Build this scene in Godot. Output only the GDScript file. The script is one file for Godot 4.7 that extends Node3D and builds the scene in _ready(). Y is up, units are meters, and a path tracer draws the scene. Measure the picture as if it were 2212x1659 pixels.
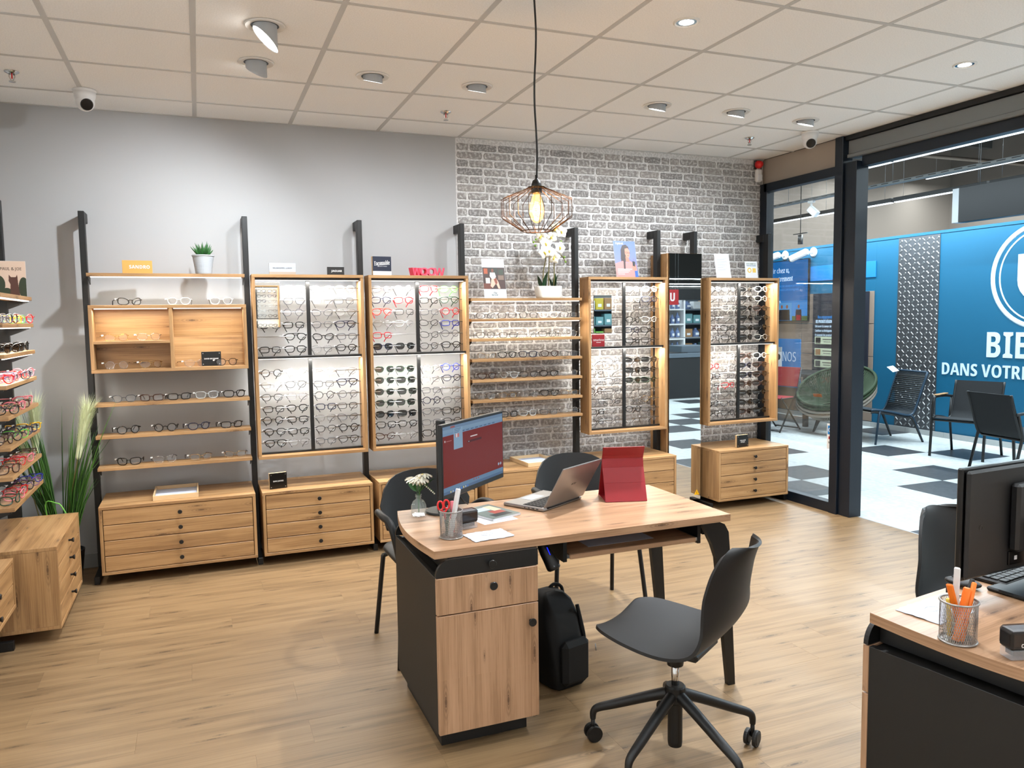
extends Node3D

var M = {}
var taken = {}
var cache = {}
var rng = RandomNumberGenerator.new()
const H = 2.9          # ceiling height
const XF = 5.17        # plane of the shop front
const XB = 9.19        # plane of the blue partition in the hall

# ---------------------------------------------------------------- naming and tagging
func numbered(called):
	taken[called] = taken.get(called, -1) + 1
	return called if taken[called] == 0 else "%s_%03d" % [called, taken[called]]

func tag(o, label, category, group = ""):
	o.set_meta("label", label)
	o.set_meta("category", category)
	if group != "":
		o.set_meta("group", group)
	return o

func thing(called, label, category, at = Vector3.ZERO, turn = 0.0, group = ""):
	var o = Node3D.new()
	o.name = numbered(called)
	add_child(o)
	o.position = at
	o.rotation.y = turn
	return tag(o, label, category, group)

func struct(called):
	var o = Node3D.new()
	o.name = called
	add_child(o)
	o.set_meta("kind", "structure")
	return o

func put(parent, called, mesh, mat, at = Vector3.ZERO, rot = Vector3.ZERO):
	var o = MeshInstance3D.new()
	o.name = called
	o.mesh = mesh
	o.material_override = mat
	o.position = at
	o.rotation = rot
	parent.add_child(o, true)
	return o

func solo(called, mesh, mat, label, category, at = Vector3.ZERO, rot = Vector3.ZERO, group = ""):
	var o = MeshInstance3D.new()
	o.name = numbered(called)
	o.mesh = mesh
	o.material_override = mat
	o.position = at
	o.rotation = rot
	add_child(o)
	return tag(o, label, category, group)

func dup(root, at, turn, label, group = ""):
	var base_name = String(root.name).trim_suffix("_" + String(root.name).get_slice("_", String(root.name).get_slice_count("_") - 1)) if String(root.name).right(3).is_valid_int() else String(root.name)
	var r = root.duplicate()
	r.name = numbered(base_name)
	add_child(r)
	r.position = at
	r.rotation.y = turn
	r.set_meta("label", label)
	if group != "":
		r.set_meta("group", group)
	return r

# ---------------------------------------------------------------- mesh building
func begin(smooth = false):
	var st = SurfaceTool.new()
	st.begin(Mesh.PRIMITIVE_TRIANGLES)
	st.set_smooth_group(0 if smooth else -1)
	return st

func done(st):
	st.generate_normals()
	return st.commit()

func v3(st, p, uv = Vector2.ZERO):
	st.set_uv(uv)
	st.add_vertex(p)

func quad(st, a, b, c, d, ua = Vector2(0, 0), ub = Vector2(1, 0), uc = Vector2(1, 1), ud = Vector2(0, 1)):
	v3(st, a, ua); v3(st, b, ub); v3(st, c, uc)
	v3(st, a, ua); v3(st, c, uc); v3(st, d, ud)

func grain_uv(p, axis, grain, off):
	# u runs along the grain, v across it; one unit is one metre
	var rest = [0, 1, 2]
	rest.erase(axis)
	var ga = grain
	if ga == axis:
		ga = rest[0]
	rest.erase(ga)
	return Vector2(p[ga], p[rest[0]] if rest.size() else 0.0) + off

# box with chamfered edges; UVs in metres, grain along axis `grain`
func bbox(st, c, s, bev = 0.0, grain = 0, off = Vector2.ZERO):
	var h = s / 2.0
	bev = min(bev, min(h.x, min(h.y, h.z)) * 0.9)
	for axis in 3:
		var a = (axis + 1) % 3
		var b = (axis + 2) % 3
		for sg in [-1, 1]:
			var pts = []
			for q in [[-1, -1], [1, -1], [1, 1], [-1, 1]]:
				var p = Vector3.ZERO
				p[axis] = h[axis] * sg
				p[a] = (h[a] - bev) * q[0]
				p[b] = (h[b] - bev) * q[1]
				pts.append(p)
			if sg > 0:
				pts.reverse()
			var u = []
			for p in pts:
				u.append(grain_uv(p, axis, grain, off))
			quad(st, c + pts[0], c + pts[1], c + pts[2], c + pts[3], u[0], u[1], u[2], u[3])
	if bev <= 0.0:
		return
	for axis in 3:      # edges that run along `axis`
		var a = (axis + 1) % 3
		var b = (axis + 2) % 3
		for sa in [-1, 1]:
			for sb in [-1, 1]:
				var p = []
				for e in [[-1, 0], [1, 0], [1, 1], [-1, 1]]:
					var w = Vector3.ZERO
					w[axis] = (h[axis] - bev) * e[0]
					w[a] = (h[a] - (bev if e[1] else 0.0)) * sa
					w[b] = (h[b] - (0.0 if e[1] else bev)) * sb
					p.append(w)
				if sa * sb < 0:
					p.reverse()
				var u = []
				for w in p:
					u.append(grain_uv(w, a, grain, off))
				quad(st, c + p[0], c + p[1], c + p[2], c + p[3], u[0], u[1], u[2], u[3])
	for sx in [-1, 1]:
		for sy in [-1, 1]:
			for sz in [-1, 1]:
				var p0 = Vector3(h.x * sx, (h.y - bev) * sy, (h.z - bev) * sz)
				var p1 = Vector3((h.x - bev) * sx, h.y * sy, (h.z - bev) * sz)
				var p2 = Vector3((h.x - bev) * sx, (h.y - bev) * sy, h.z * sz)
				var t = [p0, p1, p2] if sx * sy * sz < 0 else [p0, p2, p1]
				for w in t:
					v3(st, c + w, grain_uv(w, 0, grain, off))

func box(s, bev = 0.002, grain = 0, off = null):
	if off == null:
		off = Vector2(rng.randf() * 3.0, rng.randf() * 3.0)
	var st = begin()
	bbox(st, Vector3.ZERO, s, bev, grain, off)
	return done(st)

# box given by its corners, as a part
func slab(parent, called, mat, lo, hi, bev = 0.002, grain = 0):
	return put(parent, called, box(hi - lo, bev, grain), mat, (lo + hi) / 2.0)

func tube(st, path, r, sides = 8, closed = false, taper = []):
	var n = path.size()
	var up = Vector3.UP
	var t0 = (path[1] - path[0]).normalized()
	if abs(t0.dot(up)) > 0.9:
		up = Vector3.RIGHT
	var side = t0.cross(up).normalized()
	var rings = []
	for i in n:
		var d
		if closed:
			d = (path[(i + 1) % n] - path[(i - 1 + n) % n]).normalized()
		elif i == 0:
			d = (path[1] - path[0]).normalized()
		elif i == n - 1:
			d = (path[n - 1] - path[n - 2]).normalized()
		else:
			d = (path[i + 1] - path[i - 1]).normalized()
		side = (side - d * side.dot(d)).normalized()
		var bin = d.cross(side)
		var ring = []
		var rr = r if taper.is_empty() else taper[i]
		for k in sides:
			var a = TAU * k / sides
			ring.append(path[i] + (side * cos(a) + bin * sin(a)) * rr)
		rings.append(ring)
	for i in (n if closed else n - 1):
		var A = rings[i]
		var B = rings[(i + 1) % n]
		for k in sides:
			var k2 = (k + 1) % sides
			quad(st, A[k], B[k], B[k2], A[k2])
	if not closed:
		for k in range(1, sides - 1):
			v3(st, rings[0][0]); v3(st, rings[0][k]); v3(st, rings[0][k + 1])
			v3(st, rings[n - 1][0]); v3(st, rings[n - 1][k + 1]); v3(st, rings[n - 1][k])

func rod(a, b, r, sides = 8):
	var st = begin(true)
	tube(st, [a, b], r, sides)
	return done(st)

func pipe(path, r, sides = 8, closed = false, taper = []):
	var st = begin(true)
	tube(st, path, r, sides, closed, taper)
	return done(st)

func smooth_path(pts, steps = 6):
	var c = Curve3D.new()
	for i in pts.size():
		var a = pts[max(i - 1, 0)]
		var b = pts[min(i + 1, pts.size() - 1)]
		var d = (b - a) / 6.0
		c.add_point(pts[i], -d, d)
	var out = []
	for i in pts.size() - 1:
		for k in steps:
			out.append(c.sample(i, float(k) / steps))
	out.append(pts[-1])
	return out

# profile of (radius, height) turned about the y axis
func lathe(st, prof, segs = 24):
	for i in prof.size() - 1:
		for k in segs:
			var a0 = TAU * k / segs
			var a1 = TAU * (k + 1) / segs
			var p = prof[i]
			var q = prof[i + 1]
			var A = Vector3(p.x * cos(a0), p.y, p.x * sin(a0))
			var B = Vector3(p.x * cos(a1), p.y, p.x * sin(a1))
			var C = Vector3(q.x * cos(a1), q.y, q.x * sin(a1))
			var D = Vector3(q.x * cos(a0), q.y, q.x * sin(a0))
			if p.x > 1e-6:
				v3(st, A, Vector2(float(k) / segs, p.y)); v3(st, B, Vector2(float(k + 1) / segs, p.y)); v3(st, C, Vector2(float(k + 1) / segs, q.y))
			if q.x > 1e-6:
				v3(st, A, Vector2(float(k) / segs, p.y)); v3(st, C, Vector2(float(k + 1) / segs, q.y)); v3(st, D, Vector2(float(k) / segs, q.y))

func turned(prof, segs = 24, smooth = false):
	var st = begin(smooth)
	lathe(st, prof, segs)
	return done(st)

# polygon in the xy plane drawn out along z from z0 to z1
func prism(st, poly, z0, z1, grain = 0, off = Vector2.ZERO):
	var P = PackedVector2Array(poly)
	if Geometry2D.is_polygon_clockwise(P):
		P.reverse()
	var idx = Geometry2D.triangulate_polygon(P)
	for i in range(0, idx.size(), 3):
		var a = P[idx[i]]
		var b = P[idx[i + 1]]
		var c = P[idx[i + 2]]
		if (b - a).cross(c - a) < 0.0:
			var t = b
			b = c
			c = t
		for q in [a, c, b]:
			v3(st, Vector3(q.x, q.y, z1), (q if grain == 0 else Vector2(q.y, q.x)) + off)
		for q in [a, b, c]:
			v3(st, Vector3(q.x, q.y, z0), (q if grain == 0 else Vector2(q.y, q.x)) + off)
	var run = 0.0
	for i in P.size():
		var a = P[i]
		var b = P[(i + 1) % P.size()]
		var l = a.distance_to(b)
		quad(st, Vector3(a.x, a.y, z1), Vector3(b.x, b.y, z1), Vector3(b.x, b.y, z0), Vector3(a.x, a.y, z0), Vector2(run, z1) + off, Vector2(run + l, z1) + off, Vector2(run + l, z0) + off, Vector2(run, z0) + off)
		run += l

func plate(poly, depth, grain = 0):
	var st = begin()
	prism(st, poly, -depth / 2.0, depth / 2.0, grain, Vector2(rng.randf() * 2.0, rng.randf() * 2.0))
	return done(st)

func round_rect(w, h, r, n = 4):
	var out = []
	for q in [[1, 1, 0.0], [-1, 1, 90.0], [-1, -1, 180.0], [1, -1, 270.0]]:
		for k in n + 1:
			var a = deg_to_rad(q[2] + 90.0 * k / n)
			out.append(Vector2(q[0] * (w / 2 - r) + r * cos(a), q[1] * (h / 2 - r) + r * sin(a)))
	return out

# a curved sheet of even thickness from a grid of points
func sheet(grid, thick):
	var st = begin(true)
	var nu = grid.size()
	var nv = grid[0].size()
	var nor = []
	for i in nu:
		var row = []
		for j in nv:
			var du = grid[min(i + 1, nu - 1)][j] - grid[max(i - 1, 0)][j]
			var dv = grid[i][min(j + 1, nv - 1)] - grid[i][max(j - 1, 0)]
			row.append(du.cross(dv).normalized())
		nor.append(row)
	var top = func(i, j): return grid[i][j] + nor[i][j] * thick / 2.0
	var bot = func(i, j): return grid[i][j] - nor[i][j] * thick / 2.0
	var uv = func(i, j): return Vector2(float(i) / (nu - 1), float(j) / (nv - 1))
	for i in nu - 1:
		for j in nv - 1:
			quad(st, top.call(i, j), top.call(i, j + 1), top.call(i + 1, j + 1), top.call(i + 1, j), uv.call(i, j), uv.call(i, j + 1), uv.call(i + 1, j + 1), uv.call(i + 1, j))
			quad(st, bot.call(i, j), bot.call(i + 1, j), bot.call(i + 1, j + 1), bot.call(i, j + 1), uv.call(i, j), uv.call(i + 1, j), uv.call(i + 1, j + 1), uv.call(i, j + 1))
	if thick > 0.0:
		st.set_smooth_group(1)
		var rim = []
		for j in nv: rim.append([0, j])
		for i in range(1, nu): rim.append([i, nv - 1])
		for j in range(nv - 2, -1, -1): rim.append([nu - 1, j])
		for i in range(nu - 2, 0, -1): rim.append([i, 0])
		for k in rim.size():
			var a = rim[k]
			var b = rim[(k + 1) % rim.size()]
			quad(st, top.call(a[0], a[1]), bot.call(a[0], a[1]), bot.call(b[0], b[1]), top.call(b[0], b[1]))
	return done(st)

func ball(r, squash = Vector3.ONE, segs = 12, rings = 8):
	var prof = []
	for i in rings + 1:
		var a = -PI / 2 + PI * i / rings
		prof.append(Vector2(max(cos(a) * r, 0.0), sin(a) * r))
	var st = begin(true)
	lathe(st, prof, segs)
	return done(st)

func words(text, height, depth = 0.002, bold = false, serif = false, italic = false):
	var f = SystemFont.new()
	f.font_names = PackedStringArray(["Droid Serif" if serif else "Droid Sans"])
	f.font_weight = 700 if bold else 400
	f.font_italic = italic
	var t = TextMesh.new()
	t.text = text
	t.font = f
	t.font_size = 48
	t.pixel_size = height / (48.0 * 0.714)
	t.depth = depth
	t.curve_step = 2.0
	return t

# lettering as a part: `at` is the middle of the line, `wide` squeezes it to a given width
func letter(parent, called, text, height, mat, at, rot = Vector3.ZERO, wide = 0.0, depth = 0.0015, bold = false, serif = false, italic = false):
	var t = words(text, height, depth, bold, serif, italic)
	var o = put(parent, called, t, mat, at, rot)
	if wide > 0.0:
		o.scale = Vector3(wide / max(t.get_aabb().size.x, 0.001), 1, 1)
	return o

# ---------------------------------------------------------------- materials
func mat(called, col, rough = 0.5, metal = 0.0):
	var m = StandardMaterial3D.new()
	m.resource_name = called
	m.albedo_color = col
	m.roughness = rough
	m.metallic = metal
	M[called] = m
	return m

func glow(called, col, energy):
	var m = mat(called, col, 0.5)
	m.emission_enabled = true
	m.emission = col
	m.emission_energy_multiplier = energy
	return m

func pane(called, col, alpha, rough = 0.02):
	var m = mat(called, Color(col.r, col.g, col.b, alpha), rough)
	m.transparency = BaseMaterial3D.TRANSPARENCY_ALPHA
	return m

func noise_bytes(w, h, freq, seed_, kind = FastNoiseLite.TYPE_SIMPLEX_SMOOTH, oct = 3, sw = 0, sh = 0):
	# seamless noise of sw x sh pixels, stretched to w x h
	var n = FastNoiseLite.new()
	n.noise_type = kind
	n.seed = seed_
	n.frequency = freq
	n.fractal_octaves = oct
	var im = n.get_seamless_image(sw if sw else w, sh if sh else h)
	im.convert(Image.FORMAT_L8)
	if sw:
		im.resize(w, h, Image.INTERPOLATE_CUBIC)
	return im.get_data()

# wood: u along the grain; colours from dark to light
func wood_image(w, h, seed_, dark, mid, light, knots, contrast):
	var coarse = noise_bytes(w, h, 0.012, seed_, FastNoiseLite.TYPE_SIMPLEX_SMOOTH, 3, w / 8, h)
	var fine = noise_bytes(w, h, 0.11, seed_ + 1, FastNoiseLite.TYPE_SIMPLEX_SMOOTH, 3, w / 32, h)
	var pore = noise_bytes(w, h, 0.3, seed_ + 2, FastNoiseLite.TYPE_SIMPLEX, 2, w / 24, h)
	var data = PackedByteArray()
	data.resize(w * h * 3)
	var ramp = []
	for i in 256:
		var t = i / 255.0
		ramp.append(dark.lerp(mid, t * 2.0) if t < 0.5 else mid.lerp(light, t * 2.0 - 1.0))
	var lut = PackedByteArray()
	for i in 256:
		lut.append(int(ramp[i].r * 255)); lut.append(int(ramp[i].g * 255)); lut.append(int(ramp[i].b * 255))
	for i in w * h:
		var t = 128.0 + ((coarse[i] - 128) * 0.62 + (fine[i] - 128) * 0.42) * contrast
		var pr = pore[i]
		if pr < 92:
			t -= (92 - pr) * 0.6 * contrast
		var k = clampi(int(t), 0, 255) * 3
		data[i * 3] = lut[k]
		data[i * 3 + 1] = lut[k + 1]
		data[i * 3 + 2] = lut[k + 2]
	var r = RandomNumberGenerator.new()
	r.seed = seed_
	for n in knots:
		var cx = r.randi_range(30, w - 31)
		var cy = r.randi_range(20, h - 21)
		var rx = r.randf_range(3.0, 11.0) * w / 1024.0
		var ry = rx * r.randf_range(0.45, 0.8)
		var big = 4.5
		for y in range(max(0, int(cy - ry * big)), min(h, int(cy + ry * big))):
			for x in range(max(0, int(cx - rx * big * 1.6)), min(w, int(cx + rx * big * 1.6))):
				var dx = (x - cx) / rx
				var dy = (y - cy) / ry
				var d = sqrt(dx * dx * (0.4 if absf(dx) > 1.0 else 1.0) + dy * dy)
				var f = 0.0
				if d < 1.0:
					f = 0.62
				elif d < big:
					f = (1.0 - (d - 1.0) / (big - 1.0)) * (0.22 + 0.16 * sin(d * 5.0))
				if f > 0.0:
					var i = (y * w + x) * 3
					data[i] = int(lerpf(data[i], dark.r * 130.0, f))
					data[i + 1] = int(lerpf(data[i + 1], dark.g * 120.0, f))
					data[i + 2] = int(lerpf(data[i + 2], dark.b * 115.0, f))
	return Image.create_from_data(w, h, false, Image.FORMAT_RGB8, data)

func blend_image(w, h, seed_, a, b, freq, kind, lo, hi):
	var n = noise_bytes(w, h, freq, seed_, kind, 4)
	var data = PackedByteArray()
	data.resize(w * h * 3)
	for i in w * h:
		var c = a.lerp(b, clampf((n[i] / 255.0 - lo) / (hi - lo), 0.0, 1.0))
		data[i * 3] = int(c.r * 255)
		data[i * 3 + 1] = int(c.g * 255)
		data[i * 3 + 2] = int(c.b * 255)
	return Image.create_from_data(w, h, false, Image.FORMAT_RGB8, data)

func textured(called, im, scale, rough, triplanar = false):
	var m = mat(called, Color.WHITE, rough)
	m.albedo_texture = ImageTexture.create_from_image(im)
	m.uv1_scale = scale
	if triplanar:
		m.uv1_triplanar = true
		m.uv1_world_triplanar = true
	return m

func grained(m, im, depth):
	m.heightmap_enabled = true
	m.heightmap_texture = ImageTexture.create_from_image(im)
	m.heightmap_scale = depth

func make_materials():
	var oak = wood_image(1024, 1024, 11, Color(0.45, 0.32, 0.20), Color(0.66, 0.51, 0.34), Color(0.77, 0.63, 0.46), 26, 0.85)
	textured("oak", oak, Vector3(0.625, 1.25, 1), 0.42)
	var desk_oak = wood_image(1024, 1024, 37, Color(0.46, 0.34, 0.235), Color(0.665, 0.52, 0.40), Color(0.755, 0.615, 0.495), 26, 0.8)
	textured("desk_oak", desk_oak, Vector3(0.7, 1.4, 1), 0.36)
	var plank = wood_image(1024, 1024, 71, Color(0.345, 0.27, 0.185), Color(0.515, 0.415, 0.295), Color(0.595, 0.495, 0.365), 26, 0.8)
	textured("plank", plank, Vector3(0.55, 1.1, 1), 0.42)
	mat("pale_wood", Color(0.86, 0.74, 0.57), 0.5)
	var brick = blend_image(512, 512, 5, Color(0.52, 0.505, 0.495), Color(0.75, 0.74, 0.73), 0.018, FastNoiseLite.TYPE_SIMPLEX, 0.36, 0.86)
	textured("brick_grey", brick, Vector3(3.1, 3.1, 3.1), 0.9, true)
	var brick2 = blend_image(512, 512, 6, Color(0.55, 0.53, 0.515), Color(0.72, 0.705, 0.69), 0.022, FastNoiseLite.TYPE_SIMPLEX, 0.3, 0.9)
	textured("brick_taupe", brick2, Vector3(2.7, 2.7, 2.7), 0.9, true)
	var brick3 = blend_image(512, 512, 7, Color(0.46, 0.45, 0.445), Color(0.69, 0.68, 0.67), 0.02, FastNoiseLite.TYPE_SIMPLEX, 0.35, 0.9)
	textured("brick_dark", brick3, Vector3(3.7, 3.7, 3.7), 0.9, true)
	var mortar = blend_image(256, 256, 8, Color(0.73, 0.725, 0.72), Color(0.84, 0.835, 0.83), 0.06, FastNoiseLite.TYPE_SIMPLEX, 0.2, 0.8)
	textured("mortar", mortar, Vector3(2.5, 2.5, 2.5), 0.95, true)
	mat("wall_grey", Color(0.645, 0.645, 0.645), 0.85)
	mat("skirting", Color(0.55, 0.55, 0.54), 0.7)
	var tile = blend_image(256, 256, 9, Color(0.925, 0.935, 0.94), Color(0.96, 0.968, 0.972), 0.12, FastNoiseLite.TYPE_SIMPLEX, 0.2, 0.8)
	textured("ceiling_tile", tile, Vector3(3, 3, 3), 0.95, true)
	mat("grid_bar", Color(0.74, 0.745, 0.745), 0.6)
	mat("beige_panel", Color(0.62, 0.57, 0.52), 0.8)
	mat("black_metal", Color(0.035, 0.037, 0.04), 0.45)
	mat("charcoal", Color(0.068, 0.064, 0.058), 0.55)
	mat("black_plastic", Color(0.028, 0.028, 0.031), 0.5)
	mat("shell_black", Color(0.036, 0.036, 0.039), 0.55)
	mat("screen_black", Color(0.015, 0.015, 0.018), 0.3)
	mat("frame_navy", Color(0.04, 0.082, 0.128), 0.4)
	mat("steel", Color(0.72, 0.73, 0.74), 0.28, 1.0)
	mat("galvanised", Color(0.50, 0.51, 0.51), 0.5, 0.6)
	mat("tread_sheet", Color(0.42, 0.43, 0.45), 0.42, 0.8)
	mat("tread_bar", Color(0.62, 0.63, 0.64), 0.3, 0.9)
	mat("chrome", Color(0.8, 0.8, 0.8), 0.12, 1.0)
	mat("bronze", Color(0.30, 0.22, 0.14), 0.35, 0.9)
	mat("white_plastic", Color(0.88, 0.88, 0.88), 0.4)
	mat("white_paint", Color(0.86, 0.86, 0.85), 0.5)
	mat("light_grey", Color(0.66, 0.68, 0.70), 0.5)
	mat("silver_plastic", Color(0.60, 0.59, 0.58), 0.32, 0.75)
	mat("mirror", Color(0.93, 0.94, 0.94), 0.01, 1.0)
	mat("paper", Color(0.88, 0.89, 0.91), 0.8)
	mat("cloth", Color(0.80, 0.83, 0.90), 0.85)
	mat("ink", Color(0.10, 0.10, 0.11), 0.7)
	mat("grey_ink", Color(0.62, 0.65, 0.70), 0.7)
	mat("red_card", Color(0.52, 0.025, 0.075), 0.5)
	mat("red_plastic", Color(0.80, 0.12, 0.12), 0.35)
	mat("pink", Color(0.93, 0.30, 0.40), 0.6)
	mat("mustard", Color(0.78, 0.58, 0.28), 0.6)
	mat("navy_card", Color(0.09, 0.12, 0.20), 0.5)
	mat("orange", Color(0.93, 0.46, 0.10), 0.4)
	mat("yellow", Color(0.90, 0.75, 0.30), 0.4)
	mat("hazard_yellow", Color(0.95, 0.72, 0.05), 0.5)
	mat("leaf", Color(0.13, 0.33, 0.12), 0.5)
	mat("leaf_dark", Color(0.07, 0.20, 0.08), 0.4)
	mat("blade", Color(0.25, 0.42, 0.14), 0.6)
	mat("blade_dark", Color(0.15, 0.27, 0.10), 0.6)
	mat("blade_lime", Color(0.50, 0.80, 0.32), 0.5)
	mat("plume", Color(0.84, 0.87, 0.72), 0.9)
	mat("petal", Color(0.95, 0.94, 0.88), 0.6)
	mat("pistil", Color(0.90, 0.80, 0.35), 0.6)
	mat("stem", Color(0.42, 0.38, 0.20), 0.6)
	mat("bud", Color(0.45, 0.60, 0.20), 0.5)
	mat("ceramic", Color(0.92, 0.91, 0.88), 0.4)
	mat("hall_blue", Color(0.0, 0.345, 0.48), 0.55)
	mat("hall_sky", Color(0.07, 0.46, 0.74), 0.55)
	mat("hall_wood", Color(0.52, 0.45, 0.40), 0.7)
	mat("hall_beige", Color(0.50, 0.45, 0.41), 0.9)
	mat("hall_roof", Color(0.16, 0.165, 0.17), 0.9)
	mat("hall_duct", Color(0.30, 0.29, 0.28), 0.7)
	var lt = blend_image(256, 256, 21, Color(0.78, 0.80, 0.80), Color(0.85, 0.87, 0.87), 0.05, FastNoiseLite.TYPE_SIMPLEX, 0.2, 0.8)
	textured("tile_light", lt, Vector3(1, 1, 1), 0.3, true)
	var dt = blend_image(256, 256, 22, Color(0.20, 0.205, 0.22), Color(0.26, 0.27, 0.285), 0.05, FastNoiseLite.TYPE_SIMPLEX, 0.2, 0.8)
	textured("tile_dark", dt, Vector3(1, 1, 1), 0.35, true)
	mat("grout", Color(0.55, 0.57, 0.58), 0.9)
	mat("hall_skirting", Color(0.66, 0.67, 0.67), 0.6)
	mat("sign_white", Color(0.80, 0.88, 0.96), 0.6)
	mat("board_navy", Color(0.07, 0.09, 0.15), 0.6)
	mat("plaque", Color(0.76, 0.79, 0.68), 0.7)
	mat("fabric_red", Color(0.55, 0.10, 0.15), 0.8)
	mat("rope_green", Color(0.13, 0.20, 0.10), 0.8)
	mat("rope_grey", Color(0.50, 0.47, 0.43), 0.8)
	mat("rope_blue", Color(0.03, 0.09, 0.13), 0.7)
	mat("frame_blue", Color(0.07, 0.18, 0.26), 0.5)
	mat("frame_anthracite", Color(0.055, 0.06, 0.068), 0.5)
	mat("mesh_anthracite", Color(0.075, 0.085, 0.10), 0.8)
	mat("bag_black", Color(0.015, 0.015, 0.016), 0.75)
	mat("counter_dark", Color(0.045, 0.055, 0.07), 0.5)
	mat("counter_grey", Color(0.32, 0.36, 0.40), 0.5)
	mat("sign_red", Color(0.62, 0.08, 0.10), 0.5)
	mat("pack_blue", Color(0.40, 0.47, 0.62), 0.5)
	mat("pack_teal", Color(0.38, 0.56, 0.58), 0.5)
	mat("pack_green", Color(0.45, 0.70, 0.30), 0.5)
	mat("pack_brown", Color(0.60, 0.45, 0.30), 0.6)
	mat("pack_yellow", Color(0.75, 0.66, 0.20), 0.5)
	mat("skin", Color(0.78, 0.55, 0.44), 0.6)
	pane("window_glass", Color(0.9, 0.95, 0.95), 0.015, 0.01)
	pane("clear_glass", Color(0.80, 0.86, 0.85), 0.22, 0.03)
	pane("clear_acrylic", Color(0.9, 0.92, 0.95), 0.25, 0.08)
	pane("smoke_acrylic", Color(0.10, 0.10, 0.12), 0.55, 0.08)
	pane("lens", Color(0.9, 0.92, 0.95), 0.05, 0.02)
	pane("sun_lens", Color(0.02, 0.022, 0.025), 0.93, 0.05)
	pane("sun_lens_green", Color(0.05, 0.055, 0.04), 0.92, 0.05)
	pane("sun_lens_brown", Color(0.10, 0.055, 0.03), 0.90, 0.05)
	pane("clear_frame", Color(0.82, 0.84, 0.84), 0.5, 0.12)
	glow("led", Color(1.0, 0.985, 0.95), 3.0)
	glow("spot_face", Color(1.0, 0.99, 0.97), 26.0)
	glow("hall_tube", Color(0.94, 0.98, 1.0), 3.2)
	glow("filament", Color(1.0, 0.72, 0.36), 14.0)
	glow("scan_blue", Color(0.05, 0.15, 1.0), 2.0)
	pane("bulb_glass", Color(1.0, 0.85, 0.55), 0.12, 0.03)
	M["led"].albedo_color = Color(0.9, 0.9, 0.9)
	M["mesh_anthracite"].metallic = 0.0
	# frame colours of the glasses
	mat("g_black", Color(0.035, 0.033, 0.035), 0.22)
	mat("g_tortoise", Color(0.22, 0.11, 0.06), 0.22)
	mat("g_navy", Color(0.06, 0.09, 0.20), 0.22)
	mat("g_blue", Color(0.10, 0.16, 0.55), 0.22)
	mat("g_red", Color(0.72, 0.07, 0.10), 0.25)
	mat("g_coral", Color(0.90, 0.25, 0.20), 0.25)
	mat("g_green", Color(0.08, 0.22, 0.14), 0.25)
	mat("g_lime", Color(0.35, 0.75, 0.25), 0.25)
	mat("g_yellow", Color(0.85, 0.65, 0.08), 0.25)
	mat("g_pink", Color(0.85, 0.45, 0.50), 0.3)
	mat("g_purple", Color(0.40, 0.16, 0.42), 0.3)
	mat("g_grey", Color(0.33, 0.34, 0.36), 0.3, 0.6)
	mat("g_silver", Color(0.70, 0.70, 0.70), 0.25, 1.0)
	mat("g_gold", Color(0.78, 0.62, 0.36), 0.25, 1.0)
	mat("g_white", Color(0.84, 0.83, 0.80), 0.3)
	M["g_clear"] = M["clear_frame"]

# ---------------------------------------------------------------- the room
func make_floor():
	var f = struct("floor")
	slab(f, "subfloor", M.grout, Vector3(-0.8, -0.12, 0.0), Vector3(5.235, -0.012, 8.4), 0.0)
	var w = 0.182
	var row = 0
	var z = 0.0
	while z < 8.39:
		var x = -0.8 - fmod(row * 0.47 + 0.13 * (row % 3), 1.22)
		var z1 = min(z + w, 8.4)
		while x < 5.235:
			var x0 = max(x, -0.8)
			var x1 = min(x + 1.22, 5.235)
			if x1 - x0 > 0.02:
				var s = Vector3(x1 - x0 - 0.0003, 0.012, z1 - z - 0.0003)
				var st = begin()
				bbox(st, Vector3.ZERO, s, 0.0003, 0, Vector2(rng.randf() * 4.0, rng.randf() * 4.0))
				put(f, "plank", done(st), M.plank, Vector3((x0 + x1) / 2, -0.006, (z + z1) / 2))
			x += 1.22
		z += w
		row += 1
	slab(f, "threshold", M.light_grey, Vector3(5.235, -0.02, 1.07), Vector3(5.247, 0.001, 4.9), 0.0)

func make_ceiling():
	var c = struct("ceiling")
	slab(c, "slab", M.white_paint, Vector3(-0.8, H + 0.05, 0.0), Vector3(XF, H + 0.2, 8.4), 0.0)
	var xs = [-0.8]
	for i in 9: xs.append(0.6 * i)
	xs.append(XF)
	var zs = [0.0]
	for i in 14:
		if 0.373 + 0.6 * i < 8.39: zs.append(0.373 + 0.6 * i)
	zs.append(8.4)
	for i in xs.size() - 1:
		for j in zs.size() - 1:
			slab(c, "ceiling_tile", M.ceiling_tile, Vector3(xs[i] + 0.012, H + 0.002, zs[j] + 0.012), Vector3(xs[i + 1] - 0.012, H + 0.018, zs[j + 1] - 0.012), 0.0)
	for i in range(1, xs.size() - 1):
		slab(c, "grid_bar", M.grid_bar, Vector3(xs[i] - 0.013, H, 0.0), Vector3(xs[i] + 0.013, H + 0.03, 8.4), 0.001)
	for j in range(1, zs.size() - 1):
		slab(c, "grid_bar", M.grid_bar, Vector3(-0.8, H - 0.0005, zs[j] - 0.011), Vector3(XF, H + 0.03, zs[j] + 0.011), 0.001)
	slab(c, "edge_angle", M.grid_bar, Vector3(-0.8, H - 0.001, 0.0), Vector3(XF, H + 0.02, 0.018), 0.0)

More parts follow.
